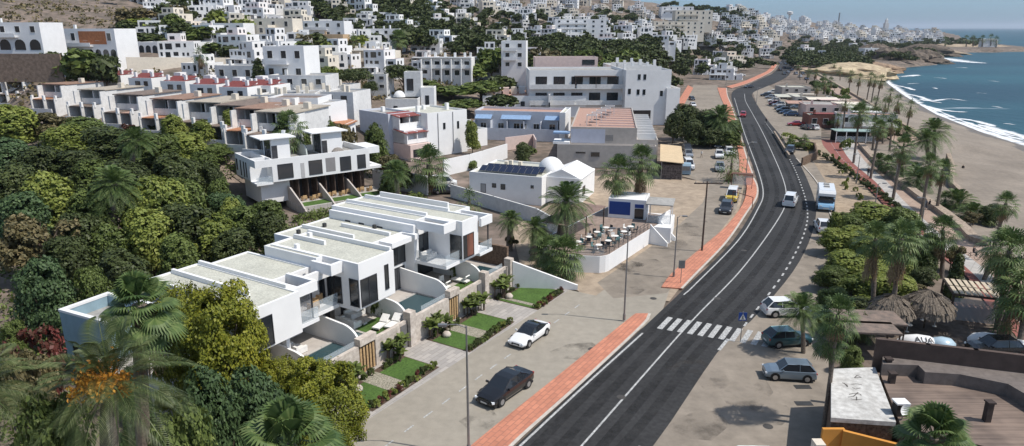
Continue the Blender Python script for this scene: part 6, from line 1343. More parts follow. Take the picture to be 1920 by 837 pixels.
palm((1634,592),(1641,448),'fan',.95,'tall thin fan palm left of the thatched umbrellas',Y=P(1634,592)[1],z0=0,sk=1.6); palm((1668,615),(1690,448),'fan',1.0,'tall fan palm with long skirt in front of the thatched umbrellas',Y=P(1668,615)[1],z0=0,sk=1.6); palm((1765,520),(1768,432),'fan',1.0,'broad fan palm in the right tree mass beside the cypress',Y=P(1765,520)[1],z0=0,sk=1.5); palm((1720,520),(1722,440),'fan',.9,None,Y=P(1720,520)[1],z0=0)
palm((1506,662),(1502,580),'date',.55,'thin grey palm beside the white car by the crossing',Y=P(1506,662)[1],z0=0,r=.16); palm((1545,800),(1572,590),'fan',.75,'leaning fan palm by the cream gate pillar, left trunk',Y=P(1545,800)[1],z0=0,sk=.9,r=.14); palm((1556,790),(1556,640),'fan',.6,'upright fan palm by the cream gate pillar, right trunk',Y=P(1556,790)[1],z0=0,sk=.9,r=.13)
palm((1745,930),(1752,822),'fann',1.1,'bright fan palm at the bottom edge in front of the plank deck',Y=33,z0=0); palm((1620,640),(1618,612),'fan',.7,None,Y=P(1620,640)[1],z0=0); palm((1890,640),(1890,590),'fans',.8,None,Y=P(1890,640)[1],z0=0)
for x,y in EXTRAP: palm((x,y),(x+tr_.uniform(-3,5),y-1280*tr_.uniform(5,8)/P(x,y)[1]),'fans',1.1,None,z0=0)
autolabel(PALMS,PL)
# ---- young garden trees by the street wall, planted beds
def banana(x,y,n,h,label):
    t=thing('banana_plant',label,'plant',vw(x,y,0),0,'banana plants along the villa wall'); mb=MB(); rs=random.Random(int(x*10)); st=MB()
    for i in range(n):
        ox,oy=rs.uniform(-.8,.8),rs.uniform(-.25,.25); hh_=h*rs.uniform(.6,1); a0=rs.uniform(0,6.28); st.tube([(ox,oy,0),(ox,oy,hh_*.55)],.06,5)
        for k in range(6):
            az=a0+k*1.05; el=R(rs.uniform(35,75)); L=hh_*.62; hd=Vector((math.cos(az),math.sin(az),0)); sd_=Vector((-math.sin(az),math.cos(az),0)); pv=None
            for j in range(5):
                t_=j/4; c=Vector((ox,oy,hh_*.5))+hd*L*math.cos(el)*t_+Vector((0,0,L*math.sin(el)*t_-.45*L*t_*t_)); w=.22*math.sin(math.pi*(.15+.8*t_)); q=(c-sd_*w,c+sd_*w)
                if pv: mb.poly([pv[0],q[0],q[1],pv[1]])
                pv=q
    mb.build('leaves',LG,t); st.build('stem',BARK,t)
for i,(x,y,n,h) in enumerate([(-2.6,-.5,7,2.3),(-3.6,-.6,5,2.0),(2.2,-.5,6,2.6),(3.3,-.6,6,2.7),(7.6,-.5,6,2.4),(9.0,-.6,6,2.6),(13.3,-.5,6,2.4),(14.6,-.6,6,2.6),(18.6,-.5,7,2.9),(19.9,-.6,6,2.9)]): banana(x,y,n,h,'banana clump against the street wall, %s counting away from the camera'%ORD[i])
SOIL=mat('bark_mulch_bed',(.10,.07,.05),.97,.3,6,.5); GRV=mat('pale_pebble_bed',(.30,.27,.22),.95,.55,9,.8,col2=(.10,.10,.06))
for i,(x0,x1) in enumerate([(-4.6,3.4),(6.9,14.4),(18.0,23.8)]):
    def quad(xa,xb,ya,yb,z,m,nm,kind):
        b=MB(); k=.10; b.poly([(xa,ya,z),(xb,ya,z),(xb,yb,z),(xa,yb,z)][::-1] if ya>yb else [(xa,ya,z),(xb,ya,z),(xb,yb,z),(xa,yb,z)]); vobj(b,nm,m,kind=kind)
    y0,y1=(-4.6,-.35) if i==0 else (-5.2,-.35) if i==1 else (-5.7,-.35)
    quad(x0,x1,y0,y1,.012,SOIL,'planting_bed','structure')
    e=[.0,.36,.58,1.0] if i<2 else [0,.1,.2,1]
    quad(x0+.1,x0+(x1-x0)*e[1],y0+.5,y1-.7,.03,GRASS,'lawn','stuff'); quad(x0+(x1-x0)*e[1]+.02,x0+(x1-x0)*e[2],y0+.2,y1-.3,.025,GRV,'pebble_bed','stuff'); quad(x0+(x1-x0)*e[2]+.02,x1-.1,y0+.5,y1-.7,.03,GRASS,'lawn','stuff')
    rs=random.Random(i)
    for k in range(16):
        s=k/15; p=vw(x0+.3+(x1-x0-.6)*s,y0+.3+rs.uniform(-.1,.15)); tree_w(p[0],p[1],0,rs.choice(['shrub','shrubr','shruby','shrubd']),rs.uniform(.3,.45),rs.uniform(.45,.7),group='low border shrubs in the villa beds')
    for k in range(10):
        p=vw(rs.uniform(x0+.3,x1-.3),y1-rs.uniform(.2,.6)); tree_w(p[0],p[1],0,rs.choice(['shrubd','shrub']),rs.uniform(.25,.4),rs.uniform(.4,.8),group='low border shrubs in the villa beds')
    p=vw(x0+(x1-x0)*.2,-1.6); b=MB(); b.sm=True; b.lathe([(.01,0),(.38,.05),(.42,.28),(.25,.48),(.01,.52)],9); o_=b.build('boulder',TRAV,None,(p[0],p[1],0)); tag(o_,'pale boulder in the %s lawn bed of the villas'%['nearest','middle','far'][i],'rock')
# hedge strips behind the villas
for i,(p0,p1) in enumerate([((548,405),(632,386)),((640,385),(712,372)),((712,378),(790,360))]):
    A_=P(*p0,1.0); B_=P(*p1,1.0); n=900; rs=np.random.RandomState(i); L_=math.hypot(B_[0]-A_[0],B_[1]-A_[1]); pts_=np.stack([rs.rand(n)*L_,(rs.rand(n)-.5)*.9,rs.rand(n)*1.0],1)
    nn=rs.normal(size=(n,3)); nn/=np.linalg.norm(nn,axis=1)[:,None]; a=np.cross(nn,rs.normal(size=(n,3))); a/=np.linalg.norm(a,axis=1)[:,None]; b2=np.cross(nn,a); V_=np.stack([pts_-a*.16,pts_-b2*.1,pts_+a*.16,pts_+b2*.1],1).reshape(-1,3)
    o_=bpy.data.objects.new('hedge',cloudmesh('hedge',V_,n,LG)); COL.objects.link(o_); o_.location=(A_[0],A_[1],0); o_.rotation_euler=(0,0,math.atan2(B_[1]-A_[1],B_[0]-A_[0])); tag(o_,'clipped green hedge strip behind the street villas, %s piece'%['left','middle','right'][i],'hedge')
# bushes inside curved dividers
for x,y,k in [(6.0,3.6,'shrubd'),(6.0,5.0,'shrubd'),(17.6,3.8,'shrubd'),(17.6,5.2,'shrub'),(-5.2,4.8,'shrubd'),(5.0,8.0,'shrub')]:
    p=vw(x-.9 if k=='shrubd' else x,y); tree_w(p[0],p[1],TZ,k,.55,1.5,group='terrace shrubs')
# scrub of the open hillside: uncountable
def scrub():
    rs=np.random.RandomState(9); N=11000; u=rs.uniform(-.95,.35,N); Y=np.exp(rs.uniform(math.log(110),math.log(900),N)); X=u*Y; Z=heights(X,Y); ok=(Z>8)&(polydist(X,Y)>12); X,Y,Z=X[ok],Y[ok],Z[ok]
    P_=[];
    for x,y,z in zip(X,Y,Z):
        if any(abs(h_[0]-x)<h_[2] and abs(h_[1]-y)<h_[2] for h_ in HP if abs(h_[1]-y)<14): continue
        r=rs.uniform(.5,1.9); k=14; q=rs.normal(size=(k,3))*[r*.5,r*.5,r*.3]+[x,y,z+r*.4]; P_.append(q)
    p=np.concatenate(P_); n=len(p); nn=rs.normal(size=(n,3)); nn/=np.linalg.norm(nn,axis=1)[:,None]; a=np.cross(nn,rs.normal(size=(n,3))); a/=np.linalg.norm(a,axis=1)[:,None]; b2=np.cross(nn,a); s=(.25+.3*rs.rand(n))[:,None]
    V_=np.stack([p-a*s,p-b2*s,p+a*s,p+b2*s],1).reshape(-1,3); o_=bpy.data.objects.new('hillside_scrub',cloudmesh('scrub',V_,n,LB)); COL.objects.link(o_); tag(o_,kind='stuff')
scrub()
def undergrowth():
    rs=np.random.RandomState(21); N=2600; X=rs.uniform(-100,-14,N); Y=rs.uniform(26,128,N); lx=(X-VO[0])*math.cos(VA)+(Y-VO[1])*math.sin(VA); ly=-(X-VO[0])*math.sin(VA)+(Y-VO[1])*math.cos(VA)
    ok=((ly>19)|(lx<-14))&(Y>24); bx=(X-BK[0][0])*math.cos(BK[1])+(Y-BK[0][1])*math.sin(BK[1]); by=-(X-BK[0][0])*math.sin(BK[1])+(Y-BK[0][1])*math.cos(BK[1]); ok&=~((bx>-2)&(by>-7)&(by<12)); ok&=~((lx<-14)&(ly<2)); X,Y=X[ok],Y[ok]; Z=heights(X,Y); P_=[]
    for x,y,z in zip(X,Y,Z): r=rs.uniform(.8,2.4); P_.append(rs.normal(size=(34,3))*[r*.5,r*.5,r*.28]+[x,y,z+r*.35])
    p=np.concatenate(P_); n=len(p); nn=rs.normal(size=(n,3)); nn[:,2]+=.6; nn/=np.linalg.norm(nn,axis=1)[:,None]; a=np.cross(nn,rs.normal(size=(n,3))); a/=np.linalg.norm(a,axis=1)[:,None]; b2=np.cross(nn,a); s=(.13+.14*rs.rand(n))[:,None]
    V_=np.stack([p-a*s,p-b2*s*.7,p+a*s,p+b2*s*.7],1).reshape(-1,3); o_=bpy.data.objects.new('undergrowth',cloudmesh('undergrowth',V_,n,LG)); COL.objects.link(o_); tag(o_,kind='stuff')
undergrowth()
autolabel(TREES,TL)
print('trees',len(TREES))
# ================================================================ VEHICLES
def paint(name,col,metal=.0,rough=.3):
    if name in MATS: return MATS[name]
    m=bpy.data.materials.new(name); m.use_nodes=True; b=m.node_tree.nodes['Principled BSDF']; b.inputs['Base Color'].default_value=(*col,1); b.inputs['Roughness'].default_value=rough; b.inputs['Metallic'].default_value=metal; b.inputs['Coat Weight'].default_value=.6; b.inputs['Coat Roughness'].default_value=.08
    MATS[name]=m; return m
TYRE=mat('black_tyre_rubber',(.02,.02,.02),.9,.1,4); RIM=mat('alloy_rim',(.42,.42,.43),.35,.05,3,metal=.7); LAMP=glass('clear_headlamp',(.75,.78,.8),.1); TAIL=glass('red_tail_lamp',(.35,.01,.01),.2); CGL=glass('car_glass',(.02,.024,.03),.04); PLATE=mat('number_plate_white',(.65,.65,.62),.6,.02,3); BLKP=mat('black_plastic_trim',(.025,.025,.027),.6,.1,4)
SHP={ # length,width, stations x:(deck z, half width factor), roof line: windshield base, roof front, roof rear, rear base (x,z)
 'sedan':dict(L=4.75,W=1.84,deck=[(2.37,.48,.72),(2.28,.62,.86),(1.9,.73,.95),(1.1,.88,1),(.2,.92,1),(-1.2,.95,1),(-1.75,.98,.99),(-2.25,.96,.92),(-2.38,.62,.84)],cab=[(1.15,.88),(.25,1.38),(-.95,1.40),(-1.85,1.0)]),
 'coupe':dict(L=4.7,W=1.86,deck=[(2.35,.45,.72),(2.26,.60,.88),(1.85,.72,.96),(1.0,.86,1),(.2,.9,1),(-1.2,.93,1),(-1.8,.96,1),(-2.22,.92,.92),(-2.35,.6,.84)],cab=[(1.05,.86),(.1,1.33),(-.75,1.36),(-1.95,.98)]),
 'suv':dict(L=4.45,W=1.84,deck=[(2.22,.55,.75),(2.15,.8,.9),(1.7,.94,.97),(.95,1.02,1),(0,1.04,1),(-1.4,1.05,1),(-2.1,1.05,.97),(-2.22,.7,.9)],cab=[(1.1,1.0),(.35,1.6),(-1.55,1.62),(-2.12,1.08)]),
 'hatch':dict(L=4.1,W=1.76,deck=[(2.05,.5,.75),(1.98,.72,.9),(1.6,.82,.97),(.9,.93,1),(0,.96,1),(-1.4,.98,1),(-1.95,.98,.95),(-2.05,.6,.86)],cab=[(1.1,.92),(.3,1.46),(-1.3,1.47),(-1.9,1.0)]),
 'van':dict(L=4.9,W=1.9,deck=[(2.45,.55,.78),(2.38,.9,.92),(1.95,1.05,.97),(1.5,1.12,1),(0,1.15,1),(-2.0,1.15,1),(-2.4,1.15,.98),(-2.45,.6,.95)],cab=[(1.75,1.08),(1.0,1.9),(-2.2,1.95),(-2.4,1.16)])}
CARM={}
def car_meshes(kind,loaded=None):
    S=SHP[kind]; W2=S['W']/2; mb=MB(); mb.sm=False; ring=[]
    for x,z,wf in S['deck']:
        w=W2*wf; zb=.22 if abs(x)<S['L']/2-.15 else .3
        ring.append([(x,-w*.9,zb),(x,-w,zb+.16),(x,-w,zb+(z-zb)*.62),(x,-w*.95,z-.05),(x,-w*.8,z),(x,0,z+.03),(x,w*.8,z),(x,w*.95,z-.05),(x,w,zb+(z-zb)*.62),(x,w,zb+.16),(x,w*.9,zb)])
    n=len(ring[0])
    for r in ring: mb.v+=r
    for i in range(len(ring)-1):
        for j in range(n-1): mb.f.append((i*n+j,i*n+j+1,(i+1)*n+j+1,(i+1)*n+j)); mb.m.append(0)
        mb.f.append((i*n+n-1,i*n,(i+1)*n,(i+1)*n+n-1)); mb.m.append(0)
    mb.f.append(tuple(range(n))[::-1]); mb.m.append(0); k=(len(ring)-1)*n; mb.f.append(tuple(range(k,k+n))); mb.m.append(0)
    body=mb
    (x0,z0),(x1,z1),(x2,z2),(x3,z3)=S['cab']; wb=W2*.90; wt=W2*.70
    g=MB(); sec=[(x0,z0-.04,wb*.93,z0-.03),(x1,z0,wt,z1),((x1+x2)/2,z0,wt*1.02,max(z1,z2)+.015),(x2,z0,wt*.98,z2),(x3,z3-.04,wb*.9,z3-.03)]
    # glazed cabin: base ring at the belt, top ring at the roof
    base=[(x0,wb*.92,z0-.05),(x1,wb,z0),((x1+x2)/2,wb,z0+.02),(x2,wb,z0+.04),(x3,wb*.88,z3-.05)]
    top=[(x0,wb*.92,z0-.04),(x1,wt,z1),((x1+x2)/2,wt*1.03,max(z1,z2)+.02),(x2,wt*.96,z2),(x3,wb*.88,z3-.04)]
    for s in (-1,1):
        for i in range(4):
            a,b_,c,d=base[i],base[i+1],top[i+1],top[i]; q=[(a[0],s*a[1],a[2]),(b_[0],s*b_[1],b_[2]),(c[0],s*c[1],c[2]),(d[0],s*d[1],d[2])]; g.poly(q if s<0 else q[::-1])
    for i in (0,3):
        a,b_=top[i],top[i+1]; g.poly([(a[0],-a[1],a[2]),(b_[0],-b_[1],b_[2]),(b_[0],b_[1],b_[2]),(a[0],a[1],a[2])][::-1])
    r=MB()
    for i in (1,2):
        a,b_=top[i],top[i+1]; r.poly([(a[0],-a[1],a[2]+.0),(b_[0],-b_[1],b_[2]),(b_[0],b_[1],b_[2]),(a[0],a[1],a[2])][::-1])
    # pillars
    def pil(p,q,w=.045): r.tube([p,q],w,4)
    for s in (-1,1):
        pil((x0,s*base[0][1],base[0][2]),(x1,s*top[1][1],top[1][2])); pil((x2,s*top[3][1],top[3][2]),(x3,s*base[4][1],base[4][2]),.06)
        pil((x1,s*top[1][1],z1),(x2,s*top[3][1],z2),.035); xm=(x1+x2)/2-.1; pil((xm,s*wb,z0+.02),(xm,s*wt*1.03,max(z1,z2)),.03)
        if kind=='van': r.poly([( -0.2*1,s*(wb+.012),z0),(x3+.1,s*(wb*.9+.012),z3),(x2,s*(wt*.98+.02),z2),(-.2,s*(wt*1.03+.02),z1)] if s<0 else [(x3+.1,s*(wb*.9+.012),z3),(-.2,s*(wb+.012),z0),(-.2,s*(wt*1.03+.02),z1),(x2,s*(wt*.98+.02),z2)])
    if kind!='van' and kind!='suv': pass
    return body,g,r
def make_car(kind,mcol,label='x',group='parked cars',name='parked_car',cat='car',pan=None):
    t=thing(name,label,cat,(0,0,0),0,group); S=SHP[kind]; body,g,r=car_meshes(kind); body.build('body',mcol,t); g.build('windows',CGL,t); r.build('roof',pan or mcol,t)
    W2=S['W']/2; L2=S['L']/2; wr=.33 if kind!='suv' else .36
    for x in (L2-.85,-L2+.85):
        for s in (-1,1):
            w=MB(); w.tube([(x,s*(W2-.2),wr),(x,s*(W2+.015),wr)],wr,18); wo=w.build('wheel',TYRE,t); w=MB(); w.tube([(x,s*(W2+.0),wr),(x,s*(W2+.03),wr)],wr*.62,10); w.build('rim',RIM,wo)
            a=MB(); a.tube([(x,s*(W2-.1),wr+.03),(x,s*(W2+.008),wr+.03)],wr*1.18,18); a.build('wheel_arch',BLKP,t)
    zf=S['deck'][1][1]
    for s in (-1,1):
        b=MB(); b.xbox(Matrix.Translation((L2-.14,s*W2*.68,zf-.09))@Matrix.Rotation(s*R(-28),4,'Z'),.18,.40,.13); b.build('headlight',LAMP,t)
        b=MB(); b.xbox(Matrix.Translation((-L2+.10,s*W2*.70,.84 if kind!='van' else 1.0))@Matrix.Rotation(s*R(20),4,'Z'),.12,.34,.15); b.build('tail_light',TAIL,t)
        b=MB(); x0=S['cab'][0][0]-.35; b.xbox(Matrix.Translation((x0,s*(W2+.04),S['cab'][0][1]+.08)),.12,.2,.13); b.build('mirror',mcol,t)
    b=MB(); b.box(L2-.03,L2+.015,-W2*.42,W2*.42,.36,.54); b.build('grille',BLKP,t); b=MB(); b.box(L2+.012,L2+.03,-.26,.26,.33,.44); b.build('number_plate',PLATE,t); b=MB(); b.box(-L2-.03,-L2+.0,-.26,.26,.5,.62); b.build('number_plate',PLATE,t)
    b=MB(); b.box(-L2+.15,L2-.15,-W2+.1,W2-.1,.14,.3); b.build('underbody',BLKP,t)
    return t
PT={'silver':paint('silver_paint',(.42,.43,.44),.5,.3),'white':paint('white_car_paint',(.78,.78,.77)),'black':paint('black_metallic_paint',(.018,.018,.02),.3,.22),'dgrey':paint('dark_grey_paint',(.055,.058,.065),.4),'blue':paint('dark_blue_paint_metallic',(.03,.06,.13),.4),'bgrey':paint('blue_grey_paint',(.22,.28,.34),.5,.32),'red':paint('red_car_paint',(.38,.015,.015)),'yellow':paint('yellow_van_paint',(.55,.40,.06)),'teal':paint('dark_teal_paint',(.03,.09,.11),.4)}
CT={}
def car(kind,col,px,py,head,label=None,z=None,name='parked_car',cat='car',group='parked cars',w=None,pan=None,s=1.0):
    """px,py: where the middle of the car meets the ground"""
    k=(kind,col,pan)
    if k not in CT: t=make_car(kind,PT[col],pan=PT.get(pan)); CT[k]=(t,None); 
    else:
        s_,tr=CT[k]; tr=tr or tree_of(s_); CT[k]=(s_,tr); t=copy_tree(s_,tr,(0,0,0),0)
    p=P(px,py) if w is None else w; zz=max(0.02,hgt(p[0],p[1])) if z is None else z; t.location=(p[0],p[1],zz); t.rotation_euler=(0,0,R(head)); t['group']=group; t['category']=cat; t.name=name; t.scale=(s,s,s)
    if label: t['label']=label
    else: CARS.append(t); CL.append({'silver':'silver','white':'white','black':'black','dgrey':'dark grey','blue':'dark blue','bgrey':'blue-grey','red':'red','teal':'dark teal','yellow':'yellow'}[col]+' '+{'hatch':'hatchback','suv':'SUV','sedan':'saloon car','coupe':'coupe','van':'van'}[kind])
    return t
CARS=[];CL=[]
def mid(a,b,off):
    A=P(*a);B_=P(*b); c=((A[0]+B_[0])/2,(A[1]+B_[1])/2); an=math.atan2(A[1]-B_[1],A[0]-B_[0]); return (c[0]+off*math.sin(an)*-1*-1*0+off*(-math.sin(an)),c[1]+off*math.cos(an),0),math.degrees(an)
c,an=mid((944,760),(987,730),-.95); car('sedan','black',0,0,an,'black saloon car on the service road beside the salmon pavement',z=.01,w=c,name='moving_car',group='cars on the service road',s=1.1)
c,an=mid((997,650),(1022,632),-.95); car('coupe','white',0,0,an,'white coupe with black roof on the service road near the lawn',z=.01,w=c,name='moving_car',group='cars on the service road',pan='black')
car('van','white',1481,384,62,'small white van driving away on the main road by the camper van',z=.015,name='moving_van',cat='van',group='vehicles on the main road')
car('suv','red',1393,219,-112,'red car on the main road just before the bend',z=.015,name='moving_car',group='vehicles on the main road')
car('sedan','dgrey',1404,165,200,'dark car rounding the bend of the main road',z=.015,name='moving_car',group='vehicles on the main road')
car('suv','white',1541,432,75,'white hatchback-like SUV parked behind the camper van on the right'); car('suv','white',1472,590,2,'white SUV parked nose-in beside the zebra crossing'); car('hatch','teal',1474,645,8,'dark teal convertible-like car in shade just below the white SUV'); car('suv','bgrey',1478,708,172,'blue-grey SUV parked nose towards the road near the crossing',s=.88); car('suv','black',1862,664,178,'black covered car behind the right end of the brown parapet',s=.95); car('suv','white',1395,890,178,'white car cut by the bottom edge of the picture')
car('van','yellow',1372,375,-112,'yellow camper van with white top beside the salmon pavement',pan='white',name='parked_van',cat='van'); car('suv','dgrey',1361,397,-112,'dark off-roader parked in front of the yellow van')
car('suv','silver',1349,320,-105); car('suv','white',1348,296,-105); car('hatch','dgrey',1346,277,-105); car('suv','white',1367,290,-100); car('van','white',1290,316,-95,None,name='parked_van',cat='van'); car('suv','dgrey',1288,283,-95); car('hatch','silver',1290,294,-95); car('van','white',1291,272,-95,None,name='parked_van',cat='van'); car('suv','silver',1325,272,185,'long silver pickup-like car parked across the back of the car park'); car('hatch','dgrey',1297,188,-90); car('hatch','white',1299,200,-90); car('hatch','white',1391,143,10); car('hatch','white',1376,141,100)
car('van','white',831,350,5,'white van half hidden left of the grey perimeter wall',name='parked_van',cat='van'); car('sedan','dgrey',838,362,5,'dark car in shade below the half hidden white van'); car('suv','dgrey',1481,287,-118,'dark grey SUV stopped beside the stone verge wall')
for i,(x,y,c_) in enumerate([(1436,181,'dgrey'),(1444,185,'silver'),(1451,192,'white'),(1452,197,'red'),(1460,200,'white'),(1463,206,'dgrey'),(1468,210,'bgrey'),(1474,214,'blue'),(1482,218,'blue')]): car('hatch' if i%2 else 'suv',c_,x,y,168)
for i,(x,y,c_) in enumerate([(1449,176,'white'),(1462,180,'silver'),(1474,186,'dgrey'),(1486,194,'white'),(1494,204,'bgrey')]): car('hatch' if i%2 else 'suv',c_,x,y,168)
car('sedan','red',1492,236,170,'long red car parked right of the row near the restaurants'); car('hatch','dgrey',1512,243,100); car('hatch','white',1524,243,100)
rs=random.Random(5)
for x,y in [(1462,133),(1470,128),(1477,137),(1484,133),(1472,121),(1480,117),(1468,112),(1476,108),(1485,124),(1492,140),(1500,145),(1490,128),(1478,102),(1462,120),(1512,150),(1505,140),(1484,110),(1470,140)]: car(rs.choice(['hatch','suv']),rs.choice(['white','silver','dgrey','blue','bgrey']),x,y,rs.choice([80,260,85]))
autolabel(CARS,CL)
# motorhome
t=thing('motorhome','white motorhome with blue cab nose parked on the right verge','motorhome',(*P(1546,389)[:2],.02),R(-112),None); t.scale=(1.08,1.12,1.1); MW=PT['white']
b=MB(); b.yz_prism([(-1.1,.45),(1.1,.45),(1.13,2.6),(1.0,2.85),(-1.0,2.85),(-1.13,2.6)],-3.4,1.9); b.build('body',MW,t)
b=MB(); b.xz_prism([(1.5,1.9),(2.6,2.15),(2.6,2.5),(2.3,2.78),(1.5,2.84)],-1.05,1.05); b.build('overcab',MW,t)
b=MB(); b.xz_prism([(1.9,.4),(3.1,.4),(3.15,.75),(2.95,1.05),(2.55,1.2),(1.9,1.95)],-.98,.98); b.build('cab',paint('sky_blue_paint',(.25,.45,.65)),t); b=MB(); b.xz_prism([(2.56,1.22),(2.62,1.26),(2.12,1.98),(2.02,1.95)],-.88,.88); b.build('windscreen',CGL,t)
b=MB(); b.box(1.95,2.4,-1.0,1.0,1.15,1.75); b.build('side_window',CGL,t)
for x in (-2.2,2.35):
    for s in (-1,1): w=MB(); w.tube([(x,s*.85,.36),(x,s*1.14,.36)],.36,14); wo=w.build('wheel',TYRE,t); w=MB(); w.tube([(x,s*1.13,.36),(x,s*1.15,.36)],.2,8); w.build('rim',RIM,wo)
for s in (-1,1): b=MB(); b.box(3.0,3.13,s*.65-.16,s*.65+.16,.72,.92); b.build('headlight',LAMP,t); b=MB(); b.box(-1.2,-.2,s*1.12-.02,s*1.12+.03,1.6,2.1); b.build('side_window',CGL,t)
b=MB(); b.box(-.9,-.2,-.35,.35,2.85,3.0); b.build('roof_hatch',GREYR,t); b=MB(); b.box(-2.6,-1.9,-.35,.35,2.85,3.0); b.build('roof_hatch',GREYR,t); b=MB(); b.box(3.1,3.16,-.35,.35,.5,.65); b.build('number_plate',PLATE,t)
# ================================================================ PEOPLE
SKIN=mat('skin',(.42,.25,.17),.6,.05,3); 
def person(label,px,py,head,shirt,trous,pose='stand',z=0.0):
    p=P(px,py,z) if isinstance(px,(int,float)) else px
    t=thing('person',label,'person',(p[0],p[1],z),R(head),'people')
    lean=.0; J=[(0,0,.95),(0,0,1.12),(0,0,1.38),(0,0,1.47),(.02,0,1.56),(.02,0,1.70)]; rad=[.135,.12,.145,.055,.075,.08]
    E=[(0,1),(1,2),(2,3),(3,4),(4,5)]
    def add(par,pts,rr):
        for q,r_ in zip(pts,rr): J.append(q); rad.append(r_); E.append((par,len(J)-1)); par=len(J)-1
    st=.16 if pose=='walk' else .03; sit=pose=='ride'
    for s in (-1,1):
        f=st*s
        if sit: add(0,[(.1,s*.1,.9),(.42,s*.12,.80 if s>0 else .92),(.32,s*.12,.42 if s>0 else .56),(.42,s*.12,.36 if s>0 else .5)],[.09,.065,.045,.04])
        else: add(0,[(f*.3,s*.09,.86),(f*.9+.02,s*.10,.50),(f*1.6-.02,s*.10,.09),(f*1.6+.13,s*.11,.04)],[.09,.065,.045,.04])
        if sit: add(2,[(.05,s*.19,1.36),(.25,s*.22,1.15),(.48,s*.2,1.05)],[.06,.045,.035])
        else: add(2,[(0,s*.19,1.38),(-f*.6,s*.23,1.12),(-f*1.0+.05,s*.24,.88),(-f*1.0+.07,s*.24,.79)],[.06,.045,.035,.03])
    me=bpy.data.meshes.new('body'); me.from_pydata(J,E,[]); o_=bpy.data.objects.new('body',me); COL.objects.link(o_)
    md=o_.modifiers.new('skin','SKIN'); bpy.context.view_layer.update()
    bpy.context.view_layer.objects.active=o_
    if not me.skin_vertices: 
        me.skin_vertices.new() if hasattr(me.skin_vertices,'new') else bpy.ops.mesh.customdata_skin_add()
    for i,r_ in enumerate(rad): me.skin_vertices[0].data[i].radius=(r_*1.05,r_*1.05)
    me.skin_vertices[0].data[0].use_root=True
    md2=o_.modifiers.new('sub','SUBSURF'); md2.levels=1; md2.render_levels=1
    dg=bpy.context.evaluated_depsgraph_get(); m2=bpy.data.meshes.new_from_object(o_.evaluated_get(dg)); o_.modifiers.clear(); o_.data=m2
    m2.materials.clear()
    for m_ in (shirt,trous,SKIN,BARK): m2.materials.append(m_)
    for f in m2.polygons:
        c_=f.center; z_=c_.z; r_=math.hypot(c_.x,c_.y); f.material_index=2 if (z_>1.44 and not z_>1.63) or (abs(c_.y)>.18 and z_<.98 and not sit) else 3 if z_>=1.63 or z_<.07 else 0 if z_>.93 else 1; f.use_smooth=True
    o_.parent=t; return t
def cloth(n,c): return mat(n,c,.9,.06,4)
person('person in a white shirt walking across the car park beside the white van',1315,296,0,cloth('white_shirt',(.75,.73,.7)),cloth('beige_trousers',(.4,.33,.25)),'walk',.02)
person('pedestrian in dark clothes near the small round tree on the promenade',1627,331,60,cloth('black_shirt',(.03,.03,.035)),cloth('navy_trousers',(.04,.05,.08)),'walk',.02)
person('left one of two people leaning by the promenade wall',1734,393,100,cloth('grey_shirt',(.2,.2,.22)),cloth('navy_trousers',(.04,.05,.08)),'stand',.02); person('right one of two people leaning by the promenade wall',1741,394,120,cloth('black_shirt',(.03,.03,.035)),cloth('beige_trousers',(.4,.33,.25)),'stand',.02)
person('person standing alone on the beach sand',1804,324,40,cloth('black_shirt',(.03,.03,.035)),cloth('navy_trousers',(.04,.05,.08)),'stand',P(1804,324,-2)[2]-.35+.0)
person('pedestrian standing beside the crossing sign post',1384,640,120,cloth('blue_shirt',(.08,.2,.4)),cloth('navy_trousers',(.04,.05,.08)),'stand',.02) if 0 else None
def bike(px,py,head,label,z=.02):
    p=P(px,py); t=thing('bicycle',label,'bicycle',(p[0],p[1],z),R(head)); f=MB()
    for a_,b_ in [((-.5,0,.34),(-.15,0,.34)),((-.15,0,.34),(-.25,0,.85)),((-.5,0,.34),(-.22,0,.78)),((-.15,0,.34),(.38,0,.8)),((-.22,0,.76),(.36,0,.82)),((.36,0,.95),(.52,0,.34)),((.36,-.25,1.0),(.36,.25,1.0))]: f.tube([a_,b_],.022,5)
    f.build('frame',DMETAL,t)
    for x in (-.5,.52):
        w=MB(); k=14; pts_=[(x+.33*math.cos(i*2*math.pi/k),0,.35+.33*math.sin(i*2*math.pi/k)) for i in range(k+1)]; w.tube(pts_,.022,5); w.build('wheel',TYRE,t)
    return t
bike(1822,486,-50,'bicycle ridden on the cycle path beside the far trees'); person('cyclist in dark clothes riding on the cycle path below the leaning palm',1822,486,-50,cloth('black_shirt',(.03,.03,.035)),cloth('navy_trousers',(.04,.05,.08)),'ride',.02)
bike(1436,232,65,'bicycle ridden along the right edge of the main road'); person('cyclist in dark clothes on the right edge of the main road',1436,232,65,cloth('black_shirt',(.03,.03,.035)),cloth('black_trousers',(.03,.03,.03)),'ride',.02)
